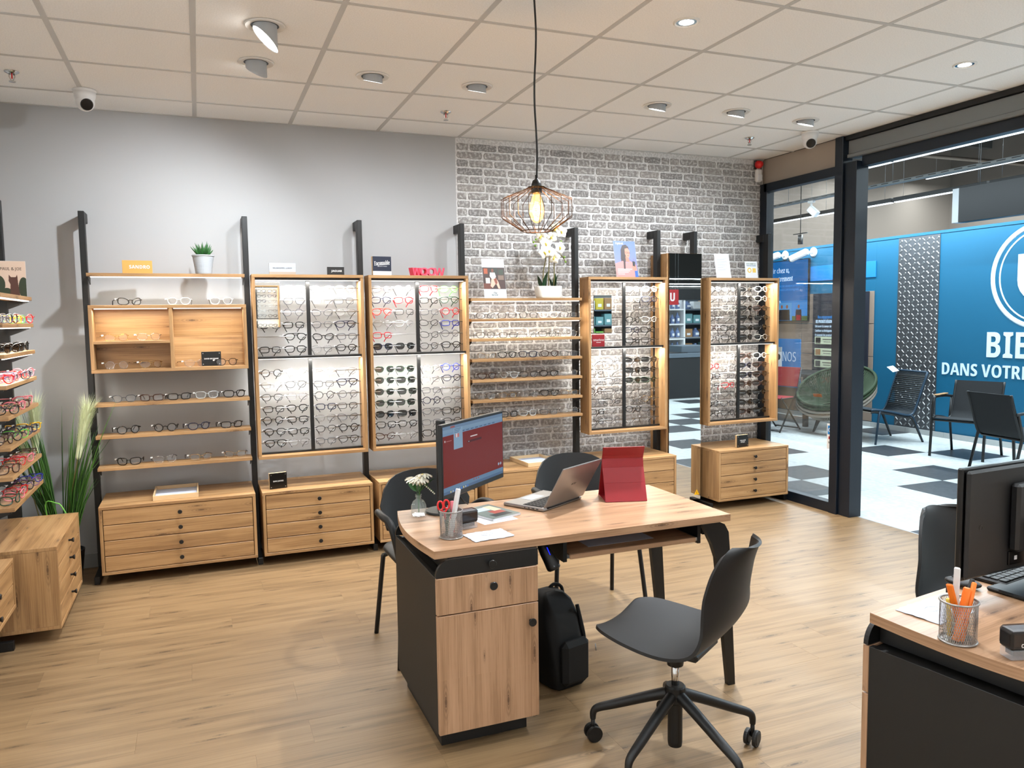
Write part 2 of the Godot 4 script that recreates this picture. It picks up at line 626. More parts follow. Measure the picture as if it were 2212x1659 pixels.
func brick_mesh(seed_):
	# irregular hand-made brick, one unit long, 0.047 high, standing 6 mm proud
	var r = RandomNumberGenerator.new()
	r.seed = seed_
	var pts = []
	var hw = 0.5
	var hh = 0.0248
	var ins = r.randf_range(0.03, 0.07)
	for k in 8: pts.append(Vector2(-hw + ins + (2 * hw - 2 * ins) * k / 7.0, -hh + r.randf_range(-0.0012, 0.0036)))
	pts.append(Vector2(hw - r.randf_range(0.006, 0.022), -hh * 0.62))
	pts.append(Vector2(hw - r.randf_range(0.0, 0.02), 0.0))
	pts.append(Vector2(hw - r.randf_range(0.006, 0.022), hh * 0.62))
	for k in 8: pts.append(Vector2(hw - ins - (2 * hw - 2 * ins) * k / 7.0, hh + r.randf_range(-0.0036, 0.0012)))
	pts.append(Vector2(-hw + r.randf_range(0.006, 0.022), hh * 0.62))
	pts.append(Vector2(-hw + r.randf_range(0.0, 0.02), 0.0))
	pts.append(Vector2(-hw + r.randf_range(0.006, 0.022), -hh * 0.62))
	var st = begin()
	var inner = []
	for p in pts: inner.append(Vector2(p.x * 0.975, p.y * 0.84))
	var n = pts.size()
	for k in n:
		var a = pts[k]
		var b = pts[(k + 1) % n]
		var c = inner[(k + 1) % n]
		var d = inner[k]
		quad(st, Vector3(a.x, a.y, 0), Vector3(d.x, d.y, 0.006), Vector3(c.x, c.y, 0.006), Vector3(b.x, b.y, 0))
		var e = Vector3(0, 0, 0.0062)
		v3(st, Vector3(d.x, d.y, 0.006)); v3(st, e); v3(st, Vector3(c.x, c.y, 0.006))
	return done(st)

func make_back_wall():
	var w = struct("wall_back")
	slab(w, "plaster", M.wall_grey, Vector3(-0.8, 0.0, -0.15), Vector3(2.375, H, 0.0), 0.0)
	slab(w, "mortar_bed", M.mortar, Vector3(2.375, 0.0, -0.15), Vector3(XF + 0.08, H, 0.0), 0.0)
	var kinds = []
	for k in 16: kinds.append(brick_mesh(100 + k))
	var mats = [M.brick_grey, M.brick_grey, M.brick_taupe, M.brick_dark, M.brick_grey]
	var r = RandomNumberGenerator.new()
	r.seed = 77
	var places = []
	var row = 0
	var y = 0.03
	while y < H - 0.02:
		var x = 2.379
		var first = true
		while x < XF - 0.03:
			var len_ = r.randf_range(0.15, 0.235)
			if r.randf() < 0.22: len_ = r.randf_range(0.08, 0.12)
			if first and row % 2: len_ *= 0.5
			first = false
			if x + len_ > XF - 0.005: len_ = XF - 0.005 - x
			if len_ > 0.03:
				places.append([x + len_ / 2, y, len_ - 0.011, r.randi_range(0, 15), r.randi_range(0, 4), r.randf_range(-0.006, 0.006)])
			x += len_
		y += 0.0597
		row += 1
	var shown = []
	var rest = []
	for p in places:
		if p[1] > 1.93 or (p[0] > 2.38 and p[0] < 3.3 and p[1] > 1.72) : shown.append(p)
		else: rest.append(p)
	for p in rest.duplicate():
		if shown.size() < 300 and p[0] > 2.38 and p[0] < 3.3 and p[1] > 1.0:
			shown.append(p)
			rest.erase(p)
	while shown.size() > 300: rest.append(shown.pop_back())
	for p in shown:
		var o = put(w, "brick", kinds[p[3]], mats[p[4]], Vector3(p[0], p[1], 0.0), Vector3(0, 0, p[5]))
		o.scale = Vector3(p[2], 1, 1)
	var sts = [begin(), begin(), begin(), begin(), begin()]
	for p in rest:
		sts[p[4]].append_from(kinds[p[3]], 0, Transform3D(Basis(Vector3(0, 0, 1), p[5]).scaled_local(Vector3(p[2], 1, 1)), Vector3(p[0], p[1], 0.0)))
	for k in 5:
		var o = put(w, "brick_courses", sts[k].commit(), mats[k])
		o.set_meta("kind", "stuff")
	var b = struct("baseboard_back")
	slab(b, "board", M.skirting, Vector3(-0.8, 0.0, 0.0), Vector3(2.375, 0.095, 0.012), 0.003)

func make_other_walls():
	var l = struct("wall_left")
	slab(l, "plaster", M.white_paint, Vector3(-0.95, 0.0, -0.15), Vector3(-0.8, H, 8.4), 0.0)
	var n = struct("wall_front")
	slab(n, "plaster", M.white_paint, Vector3(-0.95, 0.0, 8.4), Vector3(XF + 0.1, H, 8.55), 0.0)
	var r = struct("wall_right")
	slab(r, "plaster", M.white_paint, Vector3(XF, 0.0, 4.9), Vector3(XF + 0.1, H, 8.4), 0.0)
	slab(r, "upper_panel", M.beige_panel, Vector3(XF, 2.69, 0.0), Vector3(XF + 0.08, H, 0.872), 0.001)
	slab(r, "upper_beam", M.hall_duct, Vector3(XF + 0.0, 2.9, 0.0), Vector3(XF + 0.12, 4.2, 8.4), 0.0)
	slab(r, "upper_cladding", M.beige_panel, Vector3(-0.95, 3.1, -0.15), Vector3(XF, 4.2, 0.0), 0.0)
	# glazed shop front: window, post, shutter box
	var w = struct("window_1")
	slab(w, "bottom_rail", M.frame_navy, Vector3(XF - 0.03, 0.0, 0.05), Vector3(XF + 0.05, 0.08, 0.872), 0.002)
	slab(w, "top_rail", M.frame_navy, Vector3(XF - 0.03, 2.62, 0.05), Vector3(XF + 0.05, 2.69, 0.872), 0.002)
	slab(w, "corner_stile", M.frame_navy, Vector3(XF - 0.03, 0.0, 0.0), Vector3(XF + 0.05, 2.69, 0.09), 0.002)
	slab(w, "pane", M.window_glass, Vector3(XF + 0.004, 0.08, 0.09), Vector3(XF + 0.012, 2.62, 0.872), 0.0)
	var d = struct("door_1")
	slab(d, "inner_post", M.frame_navy, Vector3(XF - 0.04, 0.0, 0.872), Vector3(XF + 0.06, H, 0.952), 0.003)
	slab(d, "outer_post", M.frame_navy, Vector3(XF - 0.02, 0.0, 0.955), Vector3(XF + 0.10, 2.70, 1.068), 0.003)
	slab(d, "header_rail", M.black_metal, Vector3(XF - 0.02, 2.865, 0.955), Vector3(XF + 0.06, H, 4.9), 0.001)
	slab(d, "shutter_box", M.galvanised, Vector3(XF, 2.735, 0.965), Vector3(XF + 0.10, 2.862, 4.9), 0.004)
	slab(d, "shutter_lip", M.galvanised, Vector3(XF - 0.012, 2.735, 0.965), Vector3(XF + 0.0, 2.762, 4.9), 0.003)
	slab(d, "lintel", M.frame_navy, Vector3(XF + 0.03, 2.66, 1.068), Vector3(XF + 0.11, 2.735, 4.9), 0.002)
	var s = solo("payment_sticker", box(Vector3(0.001, 0.2, 0.075), 0.0), M.white_plastic, "white payment card sticker low on the shop window", "sticker", Vector3(XF + 0.0035, 0.60, 0.84))
	put(s, "blue_panel", box(Vector3(0.0006, 0.07, 0.06), 0.0), M.hall_sky, Vector3(-0.0009, 0.05, 0))
	letter(s, "lettering", "CB", 0.03, M.white_plastic, Vector3(-0.0016, 0.05, 0), Vector3(0, -PI / 2, 0), 0.045, 0.0005, true)
	put(s, "red_panel", box(Vector3(0.0006, 0.022, 0.04), 0.0), M.sign_red, Vector3(-0.0009, -0.012, 0))
	letter(s, "lettering", "VISA", 0.016, M.ink, Vector3(-0.0012, -0.05, 0), Vector3(0, -PI / 2, 0), 0.045, 0.0005, true)

# ---------------------------------------------------------------- ceiling fittings
func aim(n, from, to):
	n.look_at_from_position(from, to, Vector3.UP if abs((to - from).normalized().y) < 0.99 else Vector3.RIGHT)

func spot(at, to, energy, angle, col = Color(1.0, 0.95, 0.88), size = 0.03, soft = 0.6):
	var s = SpotLight3D.new()
	s.name = "spot_beam"
	add_child(s, true)
	aim(s, at, to)
	s.light_energy = energy
	s.light_color = col
	s.spot_angle = angle
	s.spot_angle_attenuation = soft
	s.spot_range = 14.0
	s.spot_attenuation = 2.0
	s.light_size = size
	s.shadow_enabled = true
	return s

func area(at, to, size, energy, col = Color(1, 0.98, 0.95), up = Vector3.UP):
	var a = AreaLight3D.new()
	a.name = "panel_light"
	add_child(a, true)
	a.look_at_from_position(at, to, up)
	a.area_size = size
	a.light_energy = energy
	a.light_color = col
	a.area_range = 14.0
	a.shadow_enabled = true
	return a

# adjustable spotlight: ring, flat black disc for the shade of the hole, tilted cylinder cut by a glowing face
func ceiling_spot(x, z, to, energy, label, deep = 0.045):
	var t = thing("ceiling_spotlight", label, "spotlight", Vector3(x, H, z), 0.0, "adjustable spotlights in the ceiling tiles")
	put(t, "trim_ring", turned([Vector2(0.062, -0.002), Vector2(0.086, -0.006), Vector2(0.09, 0.0), Vector2(0.062, 0.0), Vector2(0.062, -0.002)], 32), M.white_paint)
	put(t, "recess", turned([Vector2(0.0, -0.0008), Vector2(0.063, -0.0008), Vector2(0.063, 0.004), Vector2(0.0, 0.004)], 32), M.black_metal)  # flat disc, coloured black in place of a real shaded hole
	# head: a round sleeve cut aslant, its glowing face turned to the aim
	var d = (to - Vector3(x, H, z)).normalized()
	var side = Vector3(d.x, 0, d.z).normalized()
	var r = 0.053
	var rim = []
	for k in 32:
		var a = TAU * k / 32
		var p = Vector3(cos(a), 0, sin(a)) * r
		rim.append(p + Vector3(0, -(deep + 0.012) / 2.0 + (deep - 0.012) / 2.0 * p.dot(side) / r, 0))
	var hb = begin(true)
	for k in 32:
		var p = rim[k]
		var q = rim[(k + 1) % 32]
		quad(hb, Vector3(p.x, 0.01, p.z), Vector3(q.x, 0.01, q.z), q, p)
	put(t, "sleeve", done(hb), M.light_grey)
	var fc = begin()
	var mid = Vector3(0, -(deep + 0.012) / 2.0 + 0.004, 0)
	for k in 32:
		v3(fc, mid); v3(fc, rim[(k + 1) % 32] * Vector3(0.96, 1, 0.96) + Vector3(0, 0.004, 0)); v3(fc, rim[k] * Vector3(0.96, 1, 0.96) + Vector3(0, 0.004, 0))
	put(t, "lamp_face", done(fc), M.spot_face)
	spot(Vector3(x, H, z) + mid + side * 0.01 + Vector3(0, -0.02, 0), to, energy, 56.0, Color(0.95, 0.977, 1.0), 0.035, 1.0)
	return t

func downlight(x, z, energy, label):
	var t = thing("downlight", label, "downlight", Vector3(x, H, z), 0.0, "small downlights in the ceiling tiles")
	put(t, "trim_ring", turned([Vector2(0.047, -0.001), Vector2(0.053, -0.005), Vector2(0.06, -0.001), Vector2(0.06, 0.002), Vector2(0.047, 0.002), Vector2(0.047, -0.001)], 32), M.white_paint)
	put(t, "reflector", turned([Vector2(0.046, -0.0012), Vector2(0.047, 0.001), Vector2(0.03, 0.001), Vector2(0.03, -0.001), Vector2(0.046, -0.0012)], 32), M.chrome)
	put(t, "lamp_face", turned([Vector2(0.0, -0.0015), Vector2(0.034, -0.0015), Vector2(0.034, 0.001), Vector2(0.0, 0.001)], 24), M.spot_face)
	spot(Vector3(x, H - 0.008, z), Vector3(x, 0.0, z), energy, 66.0, Color(0.95, 0.977, 1.0), 0.04, 0.9)
	return t

func sprinkler(x, z, label):
	var t = thing("sprinkler", label, "sprinkler", Vector3(x, H, z), 0.0, "ceiling sprinklers")
	put(t, "escutcheon", turned([Vector2(0.0, -0.012), Vector2(0.02, -0.012), Vector2(0.034, -0.004), Vector2(0.036, 0.0), Vector2(0.0, 0.0)], 20), M.chrome)
	put(t, "bulb", rod(Vector3(0, -0.012, 0), Vector3(0, -0.036, 0), 0.0035), M.red_plastic)
	for s in [-1, 1]:
		put(t, "yoke_arm", pipe([Vector3(s * 0.009, -0.01, 0), Vector3(s * 0.014, -0.024, 0), Vector3(s * 0.006, -0.042, 0), Vector3(0, -0.046, 0)], 0.0028, 6), M.chrome)
	put(t, "deflector", turned([Vector2(0.0, -0.053), Vector2(0.016, -0.053), Vector2(0.016, -0.048), Vector2(0.0, -0.048)], 16), M.chrome)

func dome_camera(x, z, look, label):
	var t = thing("security_camera", label, "camera", Vector3(x, H, z), 0.0, "white turret cameras on the ceiling")
	put(t, "base", turned([Vector2(0.0, -0.012), Vector2(0.058, -0.012), Vector2(0.063, -0.004), Vector2(0.063, 0.0), Vector2(0.0, 0.0)], 28), M.white_plastic)
	put(t, "socket", turned([Vector2(0.046, -0.062), Vector2(0.056, -0.04), Vector2(0.058, -0.012), Vector2(0.0, -0.012)], 28, true), M.white_plastic)
	var b = put(t, "ball", ball(0.05, Vector3.ONE, 24, 14), M.white_plastic, Vector3(0, -0.068, 0))
	b.basis = Basis.looking_at(look, Vector3.UP)
	put(b, "lens_window", turned([Vector2(0.0, 0.004), Vector2(0.03, 0.002), Vector2(0.034, -0.006), Vector2(0.0, -0.006)], 24), M.screen_black, Vector3(0, 0, -0.0485), Vector3(-PI / 2, 0, 0))

func make_ceiling_fittings():
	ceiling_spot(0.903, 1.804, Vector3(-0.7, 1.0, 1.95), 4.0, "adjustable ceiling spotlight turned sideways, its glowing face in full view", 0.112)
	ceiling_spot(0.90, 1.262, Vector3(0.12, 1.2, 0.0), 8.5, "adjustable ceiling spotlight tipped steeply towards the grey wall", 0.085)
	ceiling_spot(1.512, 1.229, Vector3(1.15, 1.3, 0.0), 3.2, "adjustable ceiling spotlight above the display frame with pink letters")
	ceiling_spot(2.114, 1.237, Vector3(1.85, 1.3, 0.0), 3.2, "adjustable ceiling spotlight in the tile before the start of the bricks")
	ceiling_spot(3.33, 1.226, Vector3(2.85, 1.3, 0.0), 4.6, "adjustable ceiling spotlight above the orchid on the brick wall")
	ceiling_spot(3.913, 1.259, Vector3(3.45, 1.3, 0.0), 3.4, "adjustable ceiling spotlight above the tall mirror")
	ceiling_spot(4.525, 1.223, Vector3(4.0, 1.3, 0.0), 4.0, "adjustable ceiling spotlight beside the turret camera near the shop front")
	for k in 5: ceiling_spot(0.3 + k * 1.1, 7.15, Vector3(0.3 + k * 1.1, 1.6, 8.4), 11.0, "added unseen spotlight on the wall opposite the bricks, brightening the ceiling by bounce")  # added out of view: light bounced off this wall lifts the ceiling
	for k in 4: ceiling_spot(0.35, 3.1 + k * 1.1, Vector3(-0.8, 1.6, 3.1 + k * 1.1), 10.0, "added unseen spotlight on the white side wall, brightening the ceiling by bounce")  # also added out of view, for bounce off the side wall
	downlight(2.692, 2.481, 20.0, "small round downlight with bright rim above the desk and red stand")
	downlight(4.48, 2.471, 20.0, "small round downlight near the roller shutter box")
	for p in [[0.9, 3.68], [2.69, 3.68], [4.48, 3.68], [0.3, 4.88], [2.69, 4.88], [4.48, 4.88], [0.9, 6.7], [2.69, 6.7], [4.48, 6.7]]:
		downlight(p[0], p[1], 5.5, "small round downlight in the ceiling over the desks behind the viewer")
	sprinkler(-0.292, 0.687, "chrome ceiling sprinkler in the corner tile beside the turret camera")
	sprinkler(2.107, 0.649, "chrome ceiling sprinkler above the start of the brick wall")
	sprinkler(4.49, 0.672, "chrome ceiling sprinkler above the display frame with sunglasses")
	dome_camera(0.018, 0.44, Vector3(0.35, -0.55, 1.0), "white turret security camera above the shelves with the succulent")
	dome_camera(4.80, 0.965, Vector3(-0.55, -0.6, 1.0), "white turret security camera beside the shop front post")
	# alarm siren and motion sensor in the corner
	var s = thing("alarm_siren", "red alarm beacon on the brick wall in the corner", "siren", Vector3(5.10, 2.855, 0.0))
	put(s, "backplate", box(Vector3(0.07, 0.075, 0.02), 0.004), M.black_plastic, Vector3(0.0, 0, 0.018))
	put(s, "beacon", turned([Vector2(0.0, 0.05), Vector2(0.022, 0.045), Vector2(0.033, 0.02), Vector2(0.034, 0.0), Vector2(0.0, 0.0)], 24, true), M.red_plastic, Vector3(-0.005, 0, 0.028), Vector3(PI / 2, 0, 0))
	var p = thing("motion_sensor", "white motion sensor under the red alarm beacon", "sensor", Vector3(5.10, 2.765, 0.0))
	put(p, "housing", box(Vector3(0.062, 0.115, 0.045), 0.014), M.white_plastic, Vector3(0, 0, 0.028))
	put(p, "lens", box(Vector3(0.044, 0.05, 0.006), 0.003), M.paper, Vector3(0, -0.02, 0.052))

func pendant_lamp():
	var t = thing("pendant_lamp", "wire cage pendant lamp with glowing filament bulb above the desk", "pendant lamp", Vector3(1.875, 1.92, 2.62))
	var cord = []
	for k in 9: cord.append(Vector3(0.004 * sin(k * 1.3), 0.215 + (H - 1.92 - 0.215) * k / 8.0, 0.003 * cos(k * 1.1)))
	put(t, "cord", pipe(smooth_path(cord, 4), 0.0042, 8), M.black_plastic)
	put(t, "ceiling_rose", turned([Vector2(0.0, -0.03), Vector2(0.045, -0.03), Vector2(0.05, -0.02), Vector2(0.05, 0.0), Vector2(0.0, 0.0)], 24), M.black_metal, Vector3(0, H - 1.92, 0))
	put(t, "socket", turned([Vector2(0.0, 0.155), Vector2(0.022, 0.155), Vector2(0.022, 0.178), Vector2(0.021, 0.192), Vector2(0.014, 0.207), Vector2(0.006, 0.212), Vector2(0.006, 0.228), Vector2(0.0, 0.228)], 24, true), M.black_metal)
	put(t, "cage_plate", turned([Vector2(0.0, 0.174), Vector2(0.036, 0.174), Vector2(0.036, 0.18), Vector2(0.0, 0.18)], 24), M.bronze)
	for k in 20:
		var a = TAU * k / 20.0
		var c = Vector3(cos(a), 0, sin(a))
		put(t, "cage_wire", pipe([c * 0.034 + Vector3(0, 0.177, 0), c * 0.146 + Vector3(0, 0.128, 0), c * 0.146 + Vector3(0, 0.058, 0), c * 0.062 + Vector3(0, 0.002, 0)], 0.0014, 5), M.bronze)
	for q in [[0.062, 0.002]]:
		var ring = []
		for k in 32: ring.append(Vector3(q[0] * cos(TAU * k / 32), q[1], q[0] * sin(TAU * k / 32)))
		put(t, "cage_ring", pipe(ring, 0.002, 6, true), M.bronze)
	put(t, "bulb", turned([Vector2(0.0, 0.034), Vector2(0.012, 0.037), Vector2(0.025, 0.052), Vector2(0.031, 0.075), Vector2(0.029, 0.1), Vector2(0.02, 0.135), Vector2(0.014, 0.155)], 24, true), M.bulb_glass)
	var fil = []
	for k in 30:
		var a = k * 1.9
		fil.append(Vector3(0.0085 * cos(a), 0.062 + 0.06 * k / 29.0, 0.0085 * sin(a)))
	put(t, "filament", pipe(fil, 0.0022, 5), M.filament)
	var o = OmniLight3D.new()
	o.name = "bulb_light"
	add_child(o)
	o.position = Vector3(1.875, 1.92 + 0.09, 2.62)
	o.light_color = Color(1.0, 0.72, 0.38)
	o.light_energy = 0.35
	o.light_size = 0.02
	o.omni_range = 12.0
	o.omni_attenuation = 2.0
	o.shadow_enabled = true

# ---------------------------------------------------------------- wall displays
const POSTS = [-0.070, 0.8725, 1.622, 2.364, 3.284, 4.02, 4.37, 5.12]

func wall_post(x, label):
	var t = thing("display_post", label, "post", Vector3(x, 0, 0), 0.0, "black uprights carrying the wall displays")
	slab(t, "upright", M.black_metal, Vector3(-0.017, 0.0, 0.10), Vector3(0.017, 2.255, 0.16), 0.002)
	slab(t, "wall_arm", M.black_metal, Vector3(-0.017, 2.195, 0.0), Vector3(0.017, 2.255, 0.099), 0.002)
	slab(t, "foot", M.black_metal, Vector3(-0.015, 0.0, 0.161), Vector3(0.015, 0.045, 0.40), 0.002)
	return t

func bracket(parent, x, y, zb, len_, axis_z = true):
	# triangular steel bracket under a shelf
	var st = begin()
	prism(st, [Vector2(0, 0), Vector2(len_, 0), Vector2(len_, -0.008), Vector2(0.012, -0.045), Vector2(0, -0.045)], -0.002, 0.002)
	return put(parent, "bracket", done(st), M.black_metal, Vector3(x, y, zb), Vector3(0, -PI / 2 if axis_z else 0.0, 0))

# one drawer cabinet; the knobbed front looks along +z
func cabinet(at, turn, w, label, hgt = 0.415, rows = 4, depth = 0.435, y0 = 0.065):
	var t = thing("drawer_cabinet", label, "cabinet", at, turn, "oak drawer cabinets under the displays")
	var hw = w / 2
	slab(t, "top_board", M.oak, Vector3(-hw, y0 + hgt - 0.018, -depth), Vector3(hw, y0 + hgt, 0), 0.0012, 0)
	slab(t, "bottom_board", M.oak, Vector3(-hw, y0, -depth), Vector3(hw, y0 + 0.018, 0), 0.0012, 0)
	for s in [-1, 1]:
		var x = s * (hw - 0.009)
		slab(t, "side_board", M.oak, Vector3(x - 0.009, y0 + 0.0185, -depth), Vector3(x + 0.009, y0 + hgt - 0.0185, -0.0005), 0.001, 1)
		slab(t, "foot", M.black_metal, Vector3(s * (hw - 0.05) - 0.02, 0.0, -depth + 0.05), Vector3(s * (hw - 0.05) + 0.02, y0 - 0.0005, -depth + 0.09), 0.002)
	slab(t, "back_board", M.charcoal, Vector3(-hw + 0.019, y0 + 0.019, -depth), Vector3(hw - 0.019, y0 + hgt - 0.019, -depth + 0.008), 0.0)
	var dh = (hgt - 0.038) / rows
	var knob = turned([Vector2(0.0, 0.026), Vector2(0.0115, 0.026), Vector2(0.013, 0.0235), Vector2(0.0115, 0.02), Vector2(0.006, 0.013), Vector2(0.0055, 0.0), Vector2(0.0, 0.0)], 20)
	for k in rows:
		var ya = y0 + 0.019 + dh * k
		var d = slab(t, "drawer", M.oak, Vector3(-hw + 0.021, ya + 0.002, -0.022), Vector3(hw - 0.021, ya + dh - 0.002, -0.003), 0.002, 0)
		put(d, "knob", knob, M.black_metal, Vector3(0.0, 0, 0.0095), Vector3(PI / 2, 0, 0))
	return t

# open oak frame with rails, a dark middle bar and light strips; origin at the bottom middle, back at z = 0
func display_frame(at, turn, w, label, upper, lower):
	var t = thing("rail_display", label, "display frame", at, turn, "oak display frames with rails of glasses")
	var hw = w / 2
	var y0 = 0.67 - at.y
	var y1 = 1.872 - at.y
	var d = 0.15
	slab(t, "top_panel", M.oak, Vector3(-hw, y1 - 0.02, 0), Vector3(hw, y1, d), 0.001, 0)
	slab(t, "bottom_panel", M.oak, Vector3(-hw, y0, 0), Vector3(hw, y0 + 0.02, d), 0.001, 0)
	for s in [-1, 1]:
		var x = s * (hw - 0.01)
		slab(t, "side_panel", M.oak, Vector3(x - 0.01, y0 + 0.0202, 0), Vector3(x + 0.01, y1 - 0.0202, d - 0.0003), 0.001, 1)
	slab(t, "lamp_channel", M.black_metal, Vector3(-hw + 0.022, y1 - 0.034, 0.085), Vector3(hw - 0.022, y1 - 0.0205, 0.118), 0.001)
	slab(t, "led_strip", M.led, Vector3(-hw + 0.025, y1 - 0.0385, 0.088), Vector3(hw - 0.025, y1 - 0.0345, 0.115), 0.0)
	slab(t, "divider_shelf", M.black_metal, Vector3(-hw + 0.0205, 1.326 - at.y, 0.05), Vector3(hw - 0.0205, 1.340 - at.y, 0.128), 0.001)
	slab(t, "led_strip", M.led, Vector3(-hw + 0.025, 1.3215 - at.y, 0.088), Vector3(hw - 0.025, 1.3255 - at.y, 0.112), 0.0)
	slab(t, "base_bar", M.black_metal, Vector3(-hw + 0.0205, y0 + 0.0205, 0.055), Vector3(hw - 0.0205, y0 + 0.034, 0.075), 0.001)
	slab(t, "middle_bar", M.black_metal, Vector3(-0.012, y0 + 0.035, 0.064), Vector3(0.012, 1.325 - at.y, 0.082), 0.001)
	slab(t, "middle_bar", M.black_metal, Vector3(-0.012, 1.341 - at.y, 0.064), Vector3(0.012, y1 - 0.036, 0.082), 0.001)
	for y in upper + lower:
		put(t, "rail", rod(Vector3(-hw + 0.0205, y - at.y, 0.058), Vector3(hw - 0.0205, y - at.y, 0.058), 0.0028, 6), M.steel)
	# the strips' light
	var b = Basis(Vector3.UP, turn)
	for q in [[y1 - 0.042, 1.0], [1.318 - at.y, 0.75]]:
		var p = at + b * Vector3(0, q[0], 0.101)
		area(p, p + Vector3(0, -1, 0), Vector2(w - 0.06, 0.025), 2.1 * q[1] * w / 0.7, Color(1.0, 0.98, 0.94), b * Vector3(0, 0, 1))
	return t

const UPPER = [1.787, 1.708, 1.629, 1.549, 1.468, 1.388]
const LOWER = [1.231, 1.152, 1.072, 0.995, 0.917, 0.84, 0.763]

# ---------------------------------------------------------------- glasses
func lens_outline(kind, n = 18):
	var a = 0.0262
	var b = 0.0205
	var e = 2.0
	match kind:
		0: e = 3.6; b = 0.0185                   # rectangular
		1: e = 2.0; a = 0.0238; b = 0.0228       # round
		2: e = 2.7; b = 0.0205                   # panto
		3: e = 2.5; a = 0.0285; b = 0.0232       # pilot
		4: e = 3.0; b = 0.0205; a = 0.0275       # square
		5: e = 2.6; a = 0.0272; b = 0.0195       # swept
	var out = []
	for k in n:
		var t = TAU * k / n
		var c = cos(t)
		var s = sin(t)
		var x = a * sign(c) * pow(abs(c), 2.0 / e)
		var y = b * sign(s) * pow(abs(s), 2.0 / e)
		if kind == 2 and y < 0: x *= 1.0 - 0.22 * (-y / b)
		if kind == 3:
			if y < 0: x *= 1.0 - 0.28 * (-y / b)
			if y > 0: y *= 0.82
		if kind == 4: x *= 1.0 + 0.10 * y / b
		if kind == 5 and y > 0: y += 0.006 * x / a
		out.append(Vector2(x, y))
	return out

func glasses_meshes(kind, thick):
	var key = "g%d_%d" % [kind, thick]
	if cache.has(key):
		return cache[key]
	var r = [0.0011, 0.0019, 0.0028][thick]
	var out = lens_outline(kind)
	var off = 0.0365
	var st = begin(true)
	var curve = func(x): return -5.5 * x * x      # face wrap
	for s in [-1, 1]:
		var path = []
		for p in out:
			var x = s * off + s * p.x
			path.append(Vector3(x, p.y, curve.call(x)))
		tube(st, path, r, 6, true)
	var inner = off - 0.0245
	tube(st, [Vector3(-inner, 0.004, 0), Vector3(-inner * 0.4, 0.009, 0.001), Vector3(inner * 0.4, 0.009, 0.001), Vector3(inner, 0.004, 0)], r * 0.95, 6)
	if kind == 3:
		tube(st, [Vector3(-off + 0.008, 0.0185, 0), Vector3(0, 0.0195, 0), Vector3(off - 0.008, 0.0185, 0)], r * 0.8, 6)
	var ex = off + 0.0262
	for s in [-1, 1]:
		tube(st, [Vector3(s * (ex - 0.003), 0.009, curve.call(ex)), Vector3(s * (ex + 0.0085), 0.011, curve.call(ex) - 0.002), Vector3(s * (ex + 0.0095), 0.0105, curve.call(ex) - 0.009)], r * 1.05, 6)
	var front = done(st)
	var ls = begin(true)
	for k in range(1, out.size() - 1):
		for q in [out[0], out[k + 1], out[k]]:
			v3(ls, Vector3(q.x, q.y, -5.5 * (off + q.x) * (off + q.x)))
	var lens_r = done(ls)
	var hx = ex + 0.0095
	var hz = -5.5 * ex * ex - 0.009
	var tr = max(r, 0.0019)
	# standing: temples straight back with bent tips; hanging: temples sloping down behind the rail
	var stand = pipe([Vector3(hx, 0.0105, hz), Vector3(hx - 0.003, 0.009, hz - 0.05), Vector3(hx - 0.007, 0.006, hz - 0.088), Vector3(hx - 0.012, -0.012, hz - 0.108), Vector3(hx - 0.014, -0.021, hz - 0.115)], tr, 6)
	var hang = pipe([Vector3(hx, 0.0105, hz), Vector3(hx - 0.012, 0.0, hz - 0.03), Vector3(hx - 0.026, -0.014, hz - 0.058), Vector3(hx - 0.034, -0.028, hz - 0.068), Vector3(hx - 0.039, -0.037, hz - 0.068)], tr, 6)
	cache[key] = {"front": front, "lens": lens_r, "stand": stand, "hang": hang, "off": off, "low": -out.map(func(p): return p.y).min() + r}
	return cache[key]

const FRAMES = {
	"k": ["g_black", "black", 2], "t": ["g_tortoise", "brown tortoiseshell", 2], "n": ["g_navy", "dark navy", 2], "b": ["g_blue", "bright blue", 2], "r": ["g_red", "red", 2],
	"o": ["g_coral", "coral red", 2], "e": ["g_green", "dark green", 2], "l": ["g_lime", "lime green", 1], "y": ["g_yellow", "yellow", 2], "p": ["g_pink", "pink", 2], "u": ["g_purple", "plum", 1],
	"g": ["g_grey", "grey metal", 1], "s": ["g_silver", "thin silver", 0], "d": ["g_gold", "thin gold", 0], "w": ["g_white", "pale white", 2], "c": ["g_clear", "clear crystal", 2], "x": ["g_black", "thin black metal", 1],
	"K": ["g_black", "black", 2], "T": ["g_tortoise", "brown", 2], "G": ["g_green", "olive black", 1], "N": ["g_navy", "dark navy", 2], "W": ["g_white", "pale rimmed", 2],
}
const KINDS = ["rectangular", "round", "panto", "pilot", "square", "winged"]

var glass_masters = {}

